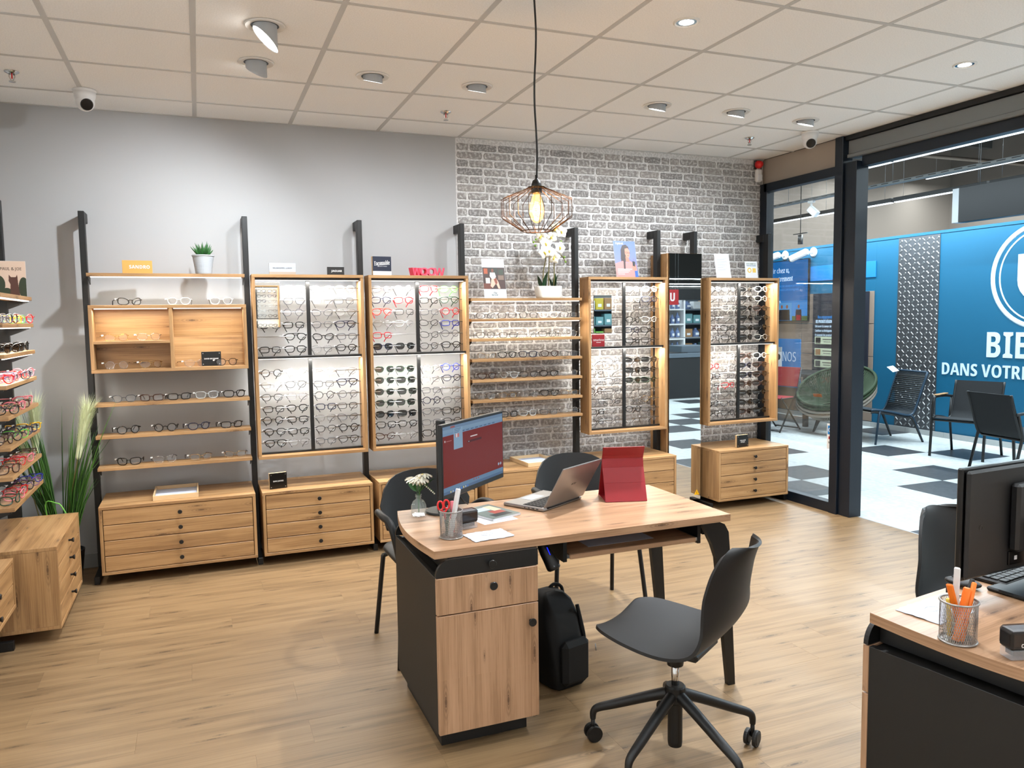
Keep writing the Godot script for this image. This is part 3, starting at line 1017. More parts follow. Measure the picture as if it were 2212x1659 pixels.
func glasses(code, kind, standing, at, turn, where, group, tilt = 0.0):
	var f = FRAMES[code]
	var sun = code == code.to_upper()
	var key = "%s%d%s" % [code, kind, standing]
	var label = "%s %s %s %s" % [f[1], KINDS[kind], "sunglasses" if sun else "glasses", where]
	var root
	if glass_masters.has(key):
		root = glass_masters[key].duplicate()
		root.name = numbered("sunglasses" if sun else "eyeglasses")
		add_child(root)
	else:
		var g = glasses_meshes(kind, f[2])
		root = Node3D.new()
		root.name = numbered("sunglasses" if sun else "eyeglasses")
		add_child(root)
		var m = M[f[0]]
		put(root, "frame_front", g.front, m, Vector3(0, g.low, 0))
		var lm = M.lens
		if sun: lm = M.sun_lens_brown if code == "T" else (M.sun_lens_green if code == "G" else M.sun_lens)
		for s in [-1, 1]:
			var l = put(root, "lens", g.lens, lm, Vector3(s * g.off, g.low, 0))
			l.scale = Vector3(s, 1, 1)
			var tp = put(root, "temple", g.stand if standing else g.hang, m if f[2] else M.g_black, Vector3(0, g.low, 0))
			tp.scale = Vector3(s, 1, 1)
		if not sun:
			put(root, "price_tag", box(Vector3(0.013, 0.009, 0.0025), 0.001), M.white_plastic, Vector3(-0.0735, g.low + 0.013, -0.026))
		glass_masters[key] = root
	root.position = at
	root.rotation = Vector3(tilt, turn, 0)
	root.scale = Vector3.ONE * 1.03
	tag(root, label, "sunglasses" if sun else "glasses", group)
	return root

const NTH = ["top", "second", "third", "fourth", "fifth", "sixth", "seventh", "eighth", "ninth", "tenth", "eleventh", "twelfth", "thirteenth"]

func rail_row(x0, x1, y, z, codes, where, group, r):
	# four places on a rail, two on either side of the middle bar
	var w = x1 - x0
	for k in codes.length():
		var c = codes[k]
		if c == ".": continue
		var x = x0 + 0.02 + (w - 0.04) * ([0.135, 0.365, 0.635, 0.865][k])
		var kind = r.randi_range(0, 5)
		if c in ["s", "d"]: kind = [0, 1, 2, 3, 4][r.randi_range(0, 4)]
		if c in ["K", "G", "N", "W"]: kind = [2, 4, 4, 5, 2][r.randi_range(0, 4)]
		glasses(c, kind, false, Vector3(x + r.randf_range(-0.006, 0.006), y - 0.027 + r.randf_range(-0.002, 0.002), z), r.randf_range(-0.10, 0.10), where, group, -0.10)

func shelf_row(p0, p1, turn, codes, where, group, r):
	var n = codes.length()
	for k in n:
		if codes[k] == ".": continue
		var t = (k + 0.5) / n
		glasses(codes[k], r.randi_range(0, 5), true, p0.lerp(p1, t) + Vector3(r.randf_range(-0.008, 0.008), 0, 0), turn + r.randf_range(-0.25, 0.25), where, group)

func shelf(p0, p1, y, z0, z1, label, led, group):
	# oak shelf along x at height y (its upper face)
	var t = thing("display_shelf", label, "shelf", Vector3((p0 + p1) / 2, y - 0.02, (z0 + z1) / 2), 0.0, group)
	var hw = (p1 - p0) / 2
	var hd = (z1 - z0) / 2
	slab(t, "board", M.oak, Vector3(-hw, 0, -hd), Vector3(hw, 0.02, hd), 0.001, 0)
	for s in [-1, 1]:
		bracket(t, s * (hw - 0.006), -0.0002, -hd, hd * 2 - 0.02)
	if led:
		slab(t, "led_strip", M.led, Vector3(-hw + 0.02, -0.006, hd - 0.034), Vector3(hw - 0.02, -0.0002, hd - 0.008), 0.0)
		area(Vector3((p0 + p1) / 2, y - 0.029, (z0 + z1) / 2 + hd - 0.021), Vector3((p0 + p1) / 2, 0, (z0 + z1) / 2 + hd - 0.0211), Vector2(hw * 2 - 0.05, 0.024), 1.1 * led, Color(1.0, 0.97, 0.92), Vector3(0, 0, 1))
	return t

func make_displays():
	var r = RandomNumberGenerator.new()
	r.seed = 2024
	var pl = ["black upright at the plant end of the wall shelves", "black upright between the shelves and the frame with corner mirror", "black upright between the two grey-backed frames", "black upright where grey wall meets brick wall", "black upright beside the orchid", "black upright on the poster side of the tall mirror", "black upright behind the tall mirror, towards the shop window", "black upright beside the shop window"]
	for k in POSTS.size(): wall_post(POSTS[k], pl[k])
	# drawer cabinets
	cabinet(Vector3(0.409, 0, 0.45), 0.0, 0.890, "wide oak cabinet of four drawers with a wooden tray on top, below grey wall")
	cabinet(Vector3(1.249, 0, 0.45), 0.0, 0.709, "oak cabinet of four drawers with a small black sign on top")
	cabinet(Vector3(1.995, 0, 0.45), 0.0, 0.70, "oak cabinet of four drawers mostly behind the desk chair and monitor")
	cabinet(Vector3(2.835, 0, 0.45), 0.0, 0.862, "wide oak cabinet of drawers with a wooden tray, below brick wall shelves")
	cabinet(Vector3(3.655, 0, 0.45), 0.0, 0.69, "oak cabinet of drawers behind the red stand, beside the tall mirror")
	cabinet(Vector3(4.752, 0, 0.45), 0.0, 0.70, "oak cabinet of four drawers next to the shop window, black sign on it")
	# frames with rails
	var spec = [
		[0.892, 1.607, "oak display frame with small corner mirror, two brand plates on top", "the frame with the corner mirror",
			["cccc", "cgsg", "sggs", "kkgn", ".kkg", "kksk", "kcws", "sggn", "xsxg", "kknx", "kksg", "kkxk", "ksgx"]],
		[1.642, 2.352, "oak display frame with pink letters on top", "the frame below the pink letters",
			["gsrl", "nrke", "oxgr", "scxb", "r.xg", "NKxk", "GGsb", "GGsn", "GGgs", "GGng", "KKgk", "kkgx", "tskg"]],
		[3.305, 4.000, "oak display frame on brick wall below the poster of a woman", "the frame below the woman's poster",
			["..ww", "..cn", "..sg", "..kw", "..nk", "..kx", "sgKK", "xsKK", "sgGG", "tgss", "gxsd", "kskg", "xgss"]],
		[4.392, 5.098, "oak display frame with dark sunglasses beside the shop window", "the frame beside the shop window",
			["gxKW", "sgKW", "swKT", "xsKK", "tkKK", "xkKW", "dwTW", "rsNT", "kgNT", "xrTT", "gxKK", "kxKK", "kkTK"]],
	]
	for s in spec:
		var f = display_frame(Vector3((s[0] + s[1]) / 2, 0.67, 0.165), 0.0, s[1] - s[0], s[2], UPPER, LOWER)
		f.name = f.name
		var ys = UPPER + LOWER
		for k in 13:
			var where = "on the %s rail of %s" % [NTH[k], s[3]]
			rail_row(s[0], s[1], ys[k], 0.237, s[4][k], where, "glasses on the rails of " + s[3], r)
	# shelves of the first bay, with the cubby box
	var g1 = "oak shelves on the grey wall"
	shelf(-0.045, 0.852, 1.873, 0.165, 0.30, "oak shelf with a mustard sign and a potted succulent", 1.0, g1)
	var c = thing("cubby_box", "oak wall box divided into three open compartments", "shelf box", Vector3(0.4035, 1.27, 0.165), 0.0)
	var hw = 0.4485
	slab(c, "top_board", M.oak, Vector3(-hw, 0.39, 0), Vector3(hw, 0.41, 0.15), 0.001)
	slab(c, "bottom_board", M.oak, Vector3(-hw, 0.0, 0), Vector3(hw, 0.02, 0.15), 0.001)
	slab(c, "back_board", M.oak, Vector3(-hw + 0.02, 0.0202, 0.0), Vector3(hw - 0.02, 0.3898, 0.01), 0.0)
	for s in [-1, 1]: slab(c, "side_board", M.oak, Vector3(s * (hw - 0.01) - 0.01, 0.0202, 0), Vector3(s * (hw - 0.01) + 0.01, 0.3898, 0.1495), 0.001, 1)
	slab(c, "divider", M.oak, Vector3(-0.007, 0.0202, 0.0102), Vector3(0.013, 0.3898, 0.149), 0.001, 1)
	slab(c, "inner_shelf", M.oak, Vector3(-hw + 0.0202, 0.175, 0.0102), Vector3(-0.0072, 0.192, 0.147), 0.001)
	slab(c, "led_strip", M.led, Vector3(-hw + 0.03, 0.385, 0.11), Vector3(-0.015, 0.3898, 0.135), 0.0)
	slab(c, "led_strip", M.led, Vector3(0.02, 0.385, 0.11), Vector3(hw - 0.03, 0.3898, 0.135), 0.0)
	area(Vector3(0.18, 1.648, 0.287), Vector3(0.18, 0, 0.2871), Vector2(0.40, 0.024), 0.36, Color(1.0, 0.97, 0.92), Vector3(0, 0, 1))
	area(Vector3(0.63, 1.648, 0.287), Vector3(0.63, 0, 0.2871), Vector2(0.40, 0.024), 0.36, Color(1.0, 0.97, 0.92), Vector3(0, 0, 1))
	var gw = "glasses on the grey wall shelves"
	shelf_row(Vector3(0.06, 1.680, 0.255), Vector3(0.84, 1.680, 0.255), 0.15, "kcc", "on top of the oak cubby box", gw, r)
	shelf_row(Vector3(0.0, 1.4625, 0.255), Vector3(0.38, 1.4625, 0.255), 0.2, "ds", "in the upper compartment of the cubby box", gw, r)
	shelf_row(Vector3(0.0, 1.2905, 0.255), Vector3(0.38, 1.2905, 0.255), 0.2, "sd", "in the lower compartment of the cubby box", gw, r)
	shelf_row(Vector3(0.44, 1.2905, 0.262), Vector3(0.83, 1.2905, 0.262), 0.2, "sx", "in the tall compartment of the cubby box", gw, r)
	var rows1 = [[1.083, "gtkck", "first", "five"], [0.886, "kknk", "second", "four dark"], [0.690, "ksdd", "third", "four thin"]]
	for q in rows1:
		shelf(-0.045, 0.852, q[0], 0.165, 0.30, "oak shelf holding %s pairs of glasses, %s below the cubby box" % [q[3], q[2]], 0.0, g1)
		shelf_row(Vector3(0.03, q[0] + 0.0005, 0.262), Vector3(0.85, q[0] + 0.0005, 0.262), 0.1, q[1], "on the %s shelf below the cubby box" % q[2], gw, r)
	# brick wall shelves
	var ys4 = [1.715, 1.567, 1.424, 1.276, 1.127, 0.978, 0.838]
	var rows4 = ["", "xxxwx", "xxsxs", "dkntg", "tcxks", "sdskd", "xkcgs", "kkskg"]
	var g4 = "oak shelves on the brick wall"
	var led4 = [1.0, 0.7, 0.0, 0.0, 0.0, 0.0, 0.0]
	for k in 7:
		shelf(2.377, 3.262, ys4[k], 0.165, 0.29, "oak shelf with the white orchid and a standing card" if k == 0 else "oak shelf of glasses on the brick wall, %s below the orchid shelf" % ["", "first", "second", "third", "fourth", "fifth", "sixth"][k], led4[k], g4)
		if k > 0:
			shelf_row(Vector3(2.42, ys4[k] + 0.0005, 0.255), Vector3(3.25, ys4[k] + 0.0005, 0.255), -0.2, rows4[k], "on the %s brick wall shelf below the orchid" % ["", "first", "second", "third", "fourth", "fifth", "sixth"][k], "glasses on the brick wall shelves", r)
	# tall mirror in its oak box
	var m = thing("tall_mirror", "tall narrow wall mirror in an oak box between two uprights", "mirror", Vector3(4.205, 0.055, 0.0))
	slab(m, "box_side", M.oak, Vector3(-0.165, 0, 0.002), Vector3(-0.147, 2.01, 0.245), 0.001, 1)
	slab(m, "box_side", M.oak, Vector3(0.119, 0, 0.002), Vector3(0.137, 2.01, 0.245), 0.001, 1)
	slab(m, "box_top", M.oak, Vector3(-0.1468, 1.992, 0.002), Vector3(0.1188, 2.01, 0.245), 0.001)
	slab(m, "core", M.charcoal, Vector3(-0.1468, 0.0, 0.1605), Vector3(0.1188, 1.9918, 0.245), 0.0)
	slab(m, "edge_trim", M.bronze, Vector3(-0.152, 0, 0.2452), Vector3(0.159, 2.012, 0.252), 0.0005)
	slab(m, "mirror_glass", M.mirror, Vector3(-0.149, 0.003, 0.2522), Vector3(0.156, 2.009, 0.257), 0.0)
	var hz = solo("hazard_sticker", plate([Vector2(-0.025, -0.02), Vector2(0.025, -0.02), Vector2(0, 0.024)], 0.001), M.hazard_yellow, "yellow triangular hazard sticker at the foot of the tall mirror", "sticker", Vector3(4.325, 0.115, 0.2578))
	put(hz, "bolt_mark", plate([Vector2(-0.004, -0.012), Vector2(0.003, -0.001), Vector2(-0.001, -0.001), Vector2(0.003, 0.01), Vector2(-0.004, 0.0), Vector2(0.0, 0.0)], 0.001), M.ink, Vector3(0, 0, 0.0006))
	# small mirrors hanging in the frames
	var m2 = thing("hand_mirror_panel", "small rectangular mirror in the corner of a display frame", "mirror", Vector3(0.99, 1.53, 0.262))
	m2.rotation.x = 0.018
	slab(m2, "backing", M.charcoal, Vector3(-0.078, 0, -0.006), Vector3(0.078, 0.295, -0.001), 0.001)
	slab(m2, "mirror_glass", M.mirror, Vector3(-0.077, 0.001, -0.0008), Vector3(0.077, 0.294, 0.002), 0.0)
	var m5 = thing("small_rail_mirror", "small upright mirror hanging on the rails below the woman's poster", "mirror", Vector3(3.462, 1.447, 0.248))
	slab(m5, "backing", M.charcoal, Vector3(-0.078, 0, -0.006), Vector3(0.075, 0.29, -0.001), 0.001)
	slab(m5, "mirror_glass", M.mirror, Vector3(-0.076, 0.001, -0.0008), Vector3(0.076, 0.289, 0.002), 0.0)
	# the display on the side wall, seen end on
	make_side_display(r)

func make_side_display(r):
	var px = -0.45
	for z in [0.50, 1.298]:
		var t = thing("side_display_post", "black upright of the side display, %s" % ["next to the grass plants", "beside the low cabinet"][0 if z < 1.0 else 1], "post", Vector3(px, 0, z), 0.0, "black uprights of the side display")
		slab(t, "upright", M.black_metal, Vector3(-0.033, 0, -0.017), Vector3(0.033, 2.255, 0.017), 0.002)
		slab(t, "wall_arm", M.black_metal, Vector3(-0.35, 2.195, -0.017), Vector3(-0.034, 2.255, 0.017), 0.002)
		slab(t, "foot", M.black_metal, Vector3(0.034, 0.0, -0.015), Vector3(0.12, 0.045, 0.015), 0.002)
	cabinet(Vector3(-0.13, 0, 0.898), PI / 2, 0.755, "oak cabinet of drawers under the side display, seen from its end")
	var ys = [1.722, 1.575, 1.428, 1.28, 1.131, 0.984, 0.84, 0.69]
	var rows = ["", "rly kng", "KKKK", "prnpur", "pdtpdk", "ynnlkt", "tdprdt", "bukrpe"]
	for k in 8:
		var t = thing("side_shelf", "oak shelf of the side display with a cat card" if k == 0 else "oak shelf of the side display, %s below the cat card shelf" % ["", "first", "second", "third", "fourth", "fifth", "sixth", "seventh"][k], "shelf", Vector3(-0.355, ys[k] - 0.02, 0.90), 0.0, "oak shelves of the side display")
		slab(t, "board", M.oak, Vector3(-0.06, 0, -0.375), Vector3(0.06, 0.02, 0.375), 0.001, 2)
		for s in [-1, 1]:
			bracket(t, -0.06, -0.0002, s * 0.366, 0.105, false)
		if k < 3:
			slab(t, "led_strip", M.led, Vector3(0.025, -0.006, -0.35), Vector3(0.05, -0.0002, 0.35), 0.0)
			area(Vector3(-0.318, ys[k] - 0.03, 0.90), Vector3(-0.318, 0, 0.9001), Vector2(0.024, 0.70), 0.9, Color(1.0, 0.97, 0.92), Vector3(0, 0, 1))
		if k == 0: continue
		var codes = rows[k].replace(" ", "")
		for i in codes.length():
			var z = 0.575 + 0.66 * (i + 0.5) / codes.length()
			glasses(codes[i], r.randi_range(0, 5), true, Vector3(-0.325 + r.randf_range(-0.01, 0.012), ys[k] + 0.0005, z), PI / 2 - 0.7 + r.randf_range(-0.25, 0.25), "on the %s side display shelf below the cat card" % ["", "first", "second", "third", "fourth", "fifth", "sixth", "seventh"][k], "glasses on the side display", r.randf_range(-0.02, 0.02) * 0.0)
	# low two-drawer cabinet in front of it
	cabinet(Vector3(-0.305, 0, 1.70), PI / 2, 0.75, "low oak cabinet with two drawers beside the side display", 0.24, 2, 0.43, 0.22)
	var mb = thing("table_mirror", "round tabletop mirror with black base on the low oak cabinet", "mirror", Vector3(-0.455, 0.4605, 1.43))
	put(mb, "base", turned([Vector2(0.0, 0.0), Vector2(0.075, 0.0), Vector2(0.08, 0.006), Vector2(0.08, 0.016), Vector2(0.07, 0.022), Vector2(0.0, 0.024)], 32), M.black_plastic)
	put(mb, "stem", rod(Vector3(-0.03, 0.02, 0), Vector3(-0.06, 0.22, 0), 0.006), M.black_metal)
	put(mb, "rim", turned([Vector2(0.0, 0.004), Vector2(0.088, 0.004), Vector2(0.092, 0.0), Vector2(0.088, -0.006), Vector2(0.0, -0.006)], 32), M.black_plastic, Vector3(-0.06, 0.30, 0), Vector3(0, 0, -PI / 2 + 0.2))
	put(mb, "mirror_glass", turned([Vector2(0.0, 0.0048), Vector2(0.082, 0.0048), Vector2(0.082, 0.004), Vector2(0.0, 0.004)], 32), M.mirror, Vector3(-0.06, 0.30, 0), Vector3(0, 0, -PI / 2 + 0.2))

# ---------------------------------------------------------------- signs, cards and plants on the displays
func block_sign(called, label, at, size, m_front, m_side, turn = 0.0):
	var t = thing(called, label, "sign", at, turn)
	slab(t, "block", m_side, Vector3(-size.x / 2, 0, -size.z), Vector3(size.x / 2, size.y, -0.003), 0.001)
	slab(t, "face_plate", m_front, Vector3(-size.x / 2, 0, -0.0028), Vector3(size.x / 2, size.y, 0.0), 0.0005)
	return t

func pins(t, w, h):
	for s in [-1, 1]:
		for y in [0.012, h - 0.012]:
			put(t, "pin", turned([Vector2(0.0, 0.002), Vector2(0.003, 0.002), Vector2(0.003, 0.0), Vector2(0.0, 0.0)], 8), M.steel, Vector3(s * (w / 2 - 0.01), y, 0.0003), Vector3(PI / 2, 0, 0))

func card(called, label, at, w, h, lean, m, turn = 0.0, thick = 0.0015):
	# leaning show card on a strut
	var t = thing(called, label, "card", at, turn)
	var c = put(t, "card", box(Vector3(w, h, thick), 0.0), m, Vector3(0, h / 2 * cos(lean), -h / 2 * sin(lean)), Vector3(-lean, 0, 0))
	put(t, "strut", box(Vector3(0.03, h * 0.6, 0.001), 0.0), M.paper, Vector3(0, h * 0.3 * cos(lean), -h * 0.62 * sin(lean) - 0.012), Vector3(lean * 0.5, 0, 0))
	return c

func draw_shape(im, poly, col):
	# filled polygon in an image
	var lo = poly[0]
	var hi = poly[0]
	for p in poly:
		lo = Vector2(min(lo.x, p.x), min(lo.y, p.y))
		hi = Vector2(max(hi.x, p.x), max(hi.y, p.y))
	var P = PackedVector2Array(poly)
	for y in range(max(0, int(lo.y)), min(im.get_height(), int(hi.y) + 1)):
		for x in range(max(0, int(lo.x)), min(im.get_width(), int(hi.x) + 1)):
			if Geometry2D.is_point_in_polygon(Vector2(x + 0.5, y + 0.5), P):
				im.set_pixel(x, y, col)

func draw_oval(im, c, rx, ry, col):
	for y in range(max(0, int(c.y - ry)), min(im.get_height(), int(c.y + ry) + 1)):
		for x in range(max(0, int(c.x - rx)), min(im.get_width(), int(c.x + rx) + 1)):
			if pow((x - c.x) / rx, 2) + pow((y - c.y) / ry, 2) <= 1.0:
				im.set_pixel(x, y, col)

func print_sheet(parent, called, im, w, h, at, rot = Vector3.ZERO, emit = 0.0):
	var st = begin()
	quad(st, Vector3(-w / 2, h / 2, 0), Vector3(w / 2, h / 2, 0), Vector3(w / 2, -h / 2, 0), Vector3(-w / 2, -h / 2, 0), Vector2(0, 0), Vector2(1, 0), Vector2(1, 1), Vector2(0, 1))
	var m = StandardMaterial3D.new()
	m.resource_name = "print_" + called
	var tex = ImageTexture.create_from_image(im)
	m.albedo_texture = tex
	m.roughness = 0.45
	m.texture_repeat = false
	if emit > 0.0:
		m.emission_enabled = true
		m.emission = Color.BLACK
		m.emission_texture = tex
		m.emission_energy_multiplier = emit
		m.albedo_color = Color(0.06, 0.06, 0.06)
		m.roughness = 0.25
		m.metallic_specular = 0.3
	return put(parent, called, done(st), m, at, rot)

func succulent(at):
	var t = thing("potted_succulent", "spiky green succulent in a ribbed light grey pot on the top shelf", "plant", at)
	var prof = [Vector2(0.0, 0.0), Vector2(0.046, 0.0)]
	for k in 14:
		var y = 0.006 + k * 0.0072
		var r = 0.047 + 0.017 * y / 0.115
		prof.append(Vector2(r, y)); prof.append(Vector2(r + 0.0012, y + 0.003))
	prof.append(Vector2(0.064, 0.112)); prof.append(Vector2(0.068, 0.113)); prof.append(Vector2(0.068, 0.12)); prof.append(Vector2(0.062, 0.12)); prof.append(Vector2(0.059, 0.105)); prof.append(Vector2(0.0, 0.105))
	put(t, "pot", turned(prof, 32), M.light_grey)
	var r = RandomNumberGenerator.new()
	r.seed = 4
	for k in 26:
		var a = TAU * k / 26.0 * 3.3
		var lean = 0.15 + 0.85 * (k / 26.0)
		var L = r.randf_range(0.07, 0.10) * (1.0 - 0.15 * (k / 26.0))
		var d = Vector3(cos(a) * sin(lean), cos(lean), sin(a) * sin(lean))
		var b = Vector3(cos(a) * 0.012, 0.105, sin(a) * 0.012)
		put(t, "leaf", pipe([b, b + d * L * 0.4, b + d * L * 0.8 + Vector3(0, 0.004, 0), b + d * L + Vector3(0, 0.008, 0)], 0.0, 5, false, [0.004, 0.0062, 0.0032, 0.0004]), M.leaf)

func leaf_sheet(L, W, bend, fold = 0.25):
	# a leaf that starts at the origin, rises along +y and bends towards +z
	var grid = []
	for i in 9:
		var t = i / 8.0
		var w = W * sin(PI * pow(t, 0.7)) * 0.5 + 0.0015
		var ang = bend * t
		var y = L * (sin(ang) / max(bend, 0.01)) if bend > 0.01 else L * t
		var z = L * (1.0 - cos(ang)) / max(bend, 0.01) if bend > 0.01 else 0.0
		var row = []
		for j in 5:
			var s = j / 2.0 - 1.0
			row.append(Vector3(w * s, y, z + abs(s) * w * fold))
		grid.append(row)
	return sheet(grid, 0.0012)

func orchid(at):
	var t = thing("potted_orchid", "white artificial orchid with yellow centres in a white oblong pot", "plant", at)
	var st = begin(true)
	var rows = []
	for q in [[0.0, 0.86], [0.004, 0.9], [0.02, 0.94], [0.055, 0.985], [0.085, 1.0], [0.088, 0.98], [0.086, 0.93], [0.07, 0.92]]:
		var ring = []
		for p in round_rect(0.205 * q[1], 0.10 * q[1], 0.032, 5): ring.append(Vector3(p.x, q[0], p.y))
		rows.append(ring)
	for i in rows.size() - 1:
		for k in rows[i].size():
			var k2 = (k + 1) % rows[i].size()
			quad(st, rows[i][k], rows[i][k2], rows[i + 1][k2], rows[i + 1][k])
	put(t, "pot", done(st), M.ceramic)
	put(t, "moss", plate(round_rect(0.185, 0.085, 0.03, 4), 0.004), M.stem, Vector3(0, 0.074, 0), Vector3(PI / 2, 0, 0))
	put(t, "pot_base", plate(round_rect(0.176, 0.085, 0.028, 5), 0.002), M.ceramic, Vector3(0, 0.0012, 0), Vector3(PI / 2, 0, 0))
	var r = RandomNumberGenerator.new()
	r.seed = 9
	for q in [[-0.05, 0.3, 0.13, 0.7], [-0.045, -0.9, 0.10, 0.5], [-0.03, 1.2, 0.125, 0.35], [0.04, -1.3, 0.10, 0.6], [0.05, 1.1, 0.13, 0.75], [0.05, 0.2, 0.11, 0.3]]:
		put(t, "leaf", leaf_sheet(q[2], 0.036, q[3], 0.35), M.leaf_dark, Vector3(q[0], 0.075, r.randf_range(-0.015, 0.02)), Vector3(0, q[1] * 1.25, -q[1] * 0.28))
	var stems = [[Vector3(-0.045, 0.08, 0), Vector3(-0.038, 0.2, 0.0), Vector3(-0.022, 0.31, 0.01), Vector3(-0.055, 0.40, 0.02), Vector3(-0.125, 0.41, 0.02)],
		[Vector3(0.0, 0.08, 0), Vector3(0.008, 0.25, 0.0), Vector3(0.018, 0.42, 0.0), Vector3(0.04, 0.50, 0.01), Vector3(0.10, 0.51, 0.02)],
		[Vector3(0.045, 0.08, 0), Vector3(0.05, 0.19, 0.0), Vector3(0.05, 0.28, 0.01), Vector3(0.10, 0.32, 0.01), Vector3(0.135, 0.27, 0.02)]]
	for s in stems: put(t, "stem", pipe(smooth_path(s, 6), 0.0042, 6), M.stem)
	var flowers = [Vector3(-0.035, 0.40, 0.035), Vector3(-0.01, 0.345, 0.045), Vector3(-0.05, 0.335, 0.04), Vector3(0.03, 0.30, 0.045), Vector3(0.085, 0.375, 0.03), Vector3(0.06, 0.515, 0.02), Vector3(0.095, 0.49, 0.035), Vector3(-0.06, 0.455, 0.015), Vector3(0.02, 0.45, 0.02)]
	var grid = []
	for i in 6:
		var q = i / 5.0
		var row = []
		for j in 5:
			var s = j / 2.0 - 1.0
			row.append(Vector3(s * 0.017 * sin(PI * (0.12 + 0.83 * q)), 0.003 + 0.034 * q, 0.006 * sin(q * PI) - 0.004 * s * s))
		grid.append(row)
	var petal = sheet(grid, 0.0008)
	for k in flowers.size():
		var f = put(t, "flower", ball(0.0055, Vector3.ONE, 8, 6), M.pistil, flowers[k], Vector3(r.randf_range(-0.3, 0.2), r.randf_range(-0.9, 0.4), r.randf_range(-0.4, 0.4)))
		f.scale = Vector3.ONE * 1.3
		for j in 5:
			put(f, "petal", petal, M.petal, Vector3(0, 0, 0.0), Vector3(-0.15, 0, TAU * j / 5.0))
		put(f, "lip", pipe([Vector3(0, 0, 0.003), Vector3(0, -0.006, 0.012), Vector3(0, -0.016, 0.013)], 0.0, 6, false, [0.004, 0.006, 0.002]), M.pistil)
	for p in [Vector3(-0.125, 0.41, 0.02), Vector3(-0.11, 0.385, 0.02), Vector3(0.10, 0.42, 0.02), Vector3(0.135, 0.27, 0.02), Vector3(0.125, 0.305, 0.02), Vector3(-0.105, 0.43, 0.02)]:
		put(t, "bud", ball(0.0085, Vector3.ONE, 10, 7), M.bud, p)

func pampas(at):
	var t = thing("pampas_grass", "tall artificial pampas grass with pale plumes behind the side cabinet", "plant", at)
	var r = RandomNumberGenerator.new()
	r.seed = 12
	put(t, "pot", turned([Vector2(0.0, 0.0), Vector2(0.085, 0.0), Vector2(0.11, 0.2), Vector2(0.105, 0.2), Vector2(0.10, 0.18), Vector2(0.0, 0.18)], 28), M.black_plastic)
	for k in 110:
		var two = k % 2
		var base = Vector3(-0.03 + 0.06 * two, 0.18, 0.0) + Vector3(r.randf_range(-0.025, 0.025), 0, r.randf_range(-0.025, 0.025))
		var L = r.randf_range(0.45, 0.95)
		var lean = Vector3((0.02 if two else -0.22) + r.randf_range(-0.12, 0.12) + (0.12 if two else 0.06), 0, r.randf_range(-0.10, 0.14))
		var droop = r.randf_range(0.0, 0.35) if r.randf() < 0.3 else 0.04
		var pts = []
		for i in 7:
			var q = i / 6.0
			pts.append(base + Vector3(0, L * q - droop * L * 0.35 * q * q * q, 0) + lean * L * (q * 0.7 + q * q * 0.5) + lean.normalized() * droop * L * 0.4 * q * q * q)
		put(t, "blade", pipe(pts, 0.0, 3, false, [0.002, 0.0034, 0.0042, 0.0042, 0.0034, 0.0022, 0.0005]), M.blade if k % 3 else M.blade_dark)
	for q in [[Vector3(0.04, 0.45, 0.03), Vector3(0.115, 0.80, 0.05), Vector3(0.175, 1.06, 0.06)], [Vector3(-0.10, 0.5, 0.02), Vector3(-0.115, 0.82, 0.02), Vector3(-0.105, 1.08, 0.03)], [Vector3(-0.14, 0.55, 0.03), Vector3(-0.16, 0.8, 0.03), Vector3(-0.20, 0.98, 0.04)]]:
		put(t, "plume_stalk", pipe(smooth_path([Vector3(q[0].x * 0.5, 0.18, 0), q[0], q[1]], 4), 0.0035, 5), M.stem)
		var st = begin(true)
		var path = smooth_path([q[1] - (q[1] - q[0]) * 0.1, q[1], q[2]], 6)
		var rad = []
		for i in path.size():
			var u = float(i) / (path.size() - 1)
			rad.append(0.006 + 0.017 * pow(u, 0.7) * (1.0 if u < 0.93 else 0.6))
		tube(st, path, 0.0, 10, false, rad)
		var pl = put(t, "plume", done(st), M.plume)
		var hs = begin()
		for i in 1100:
			var u = r.randf()
			var c = q[1].lerp(q[2], u)
			var a = r.randf() * TAU
			var d = (q[2] - q[1]).normalized()
			var side = d.cross(Vector3(cos(a), 0.2, sin(a))).normalized()
			var out = side * (0.02 + r.randf() * 0.03) * (0.5 + u) + d * (0.06 + r.randf() * 0.07)
			var w = out.cross(d).normalized() * 0.0011
			var b = c + side * 0.012
			v3(hs, b - w); v3(hs, b + w); v3(hs, b + out)
		var hair = put(pl, "plume_hair", done(hs), M.plume)
		hair.set_meta("kind", "stuff")
	put(t, "bent_blade", pipe(smooth_path([Vector3(-0.03, 0.25, 0.12), Vector3(-0.06, 0.52, 0.16), Vector3(0.0, 0.53, 0.18), Vector3(0.03, 0.50, 0.18), Vector3(0.09, 0.36, 0.19)], 5), 0.004, 4), M.blade_lime)

func tray(at, label, turn = 0.0):
	var t = thing("display_tray", label, "tray", at, turn, "pale wooden trays on the cabinets")
	slab(t, "base", M.pale_wood, Vector3(-0.13, 0, -0.16), Vector3(0.13, 0.006, 0.16), 0.001)
	slab(t, "liner", M.cloth, Vector3(-0.122, 0.0062, -0.152), Vector3(0.122, 0.008, 0.152), 0.0)
	for s in [-1, 1]:
		slab(t, "rim", M.pale_wood, Vector3(s * 0.126 - 0.004, 0.0062, -0.16), Vector3(s * 0.126 + 0.004, 0.03, 0.16), 0.001, 2)
		slab(t, "rim", M.pale_wood, Vector3(-0.1218, 0.0062, s * 0.156 - 0.004), Vector3(0.1218, 0.03, s * 0.156 + 0.004), 0.001)

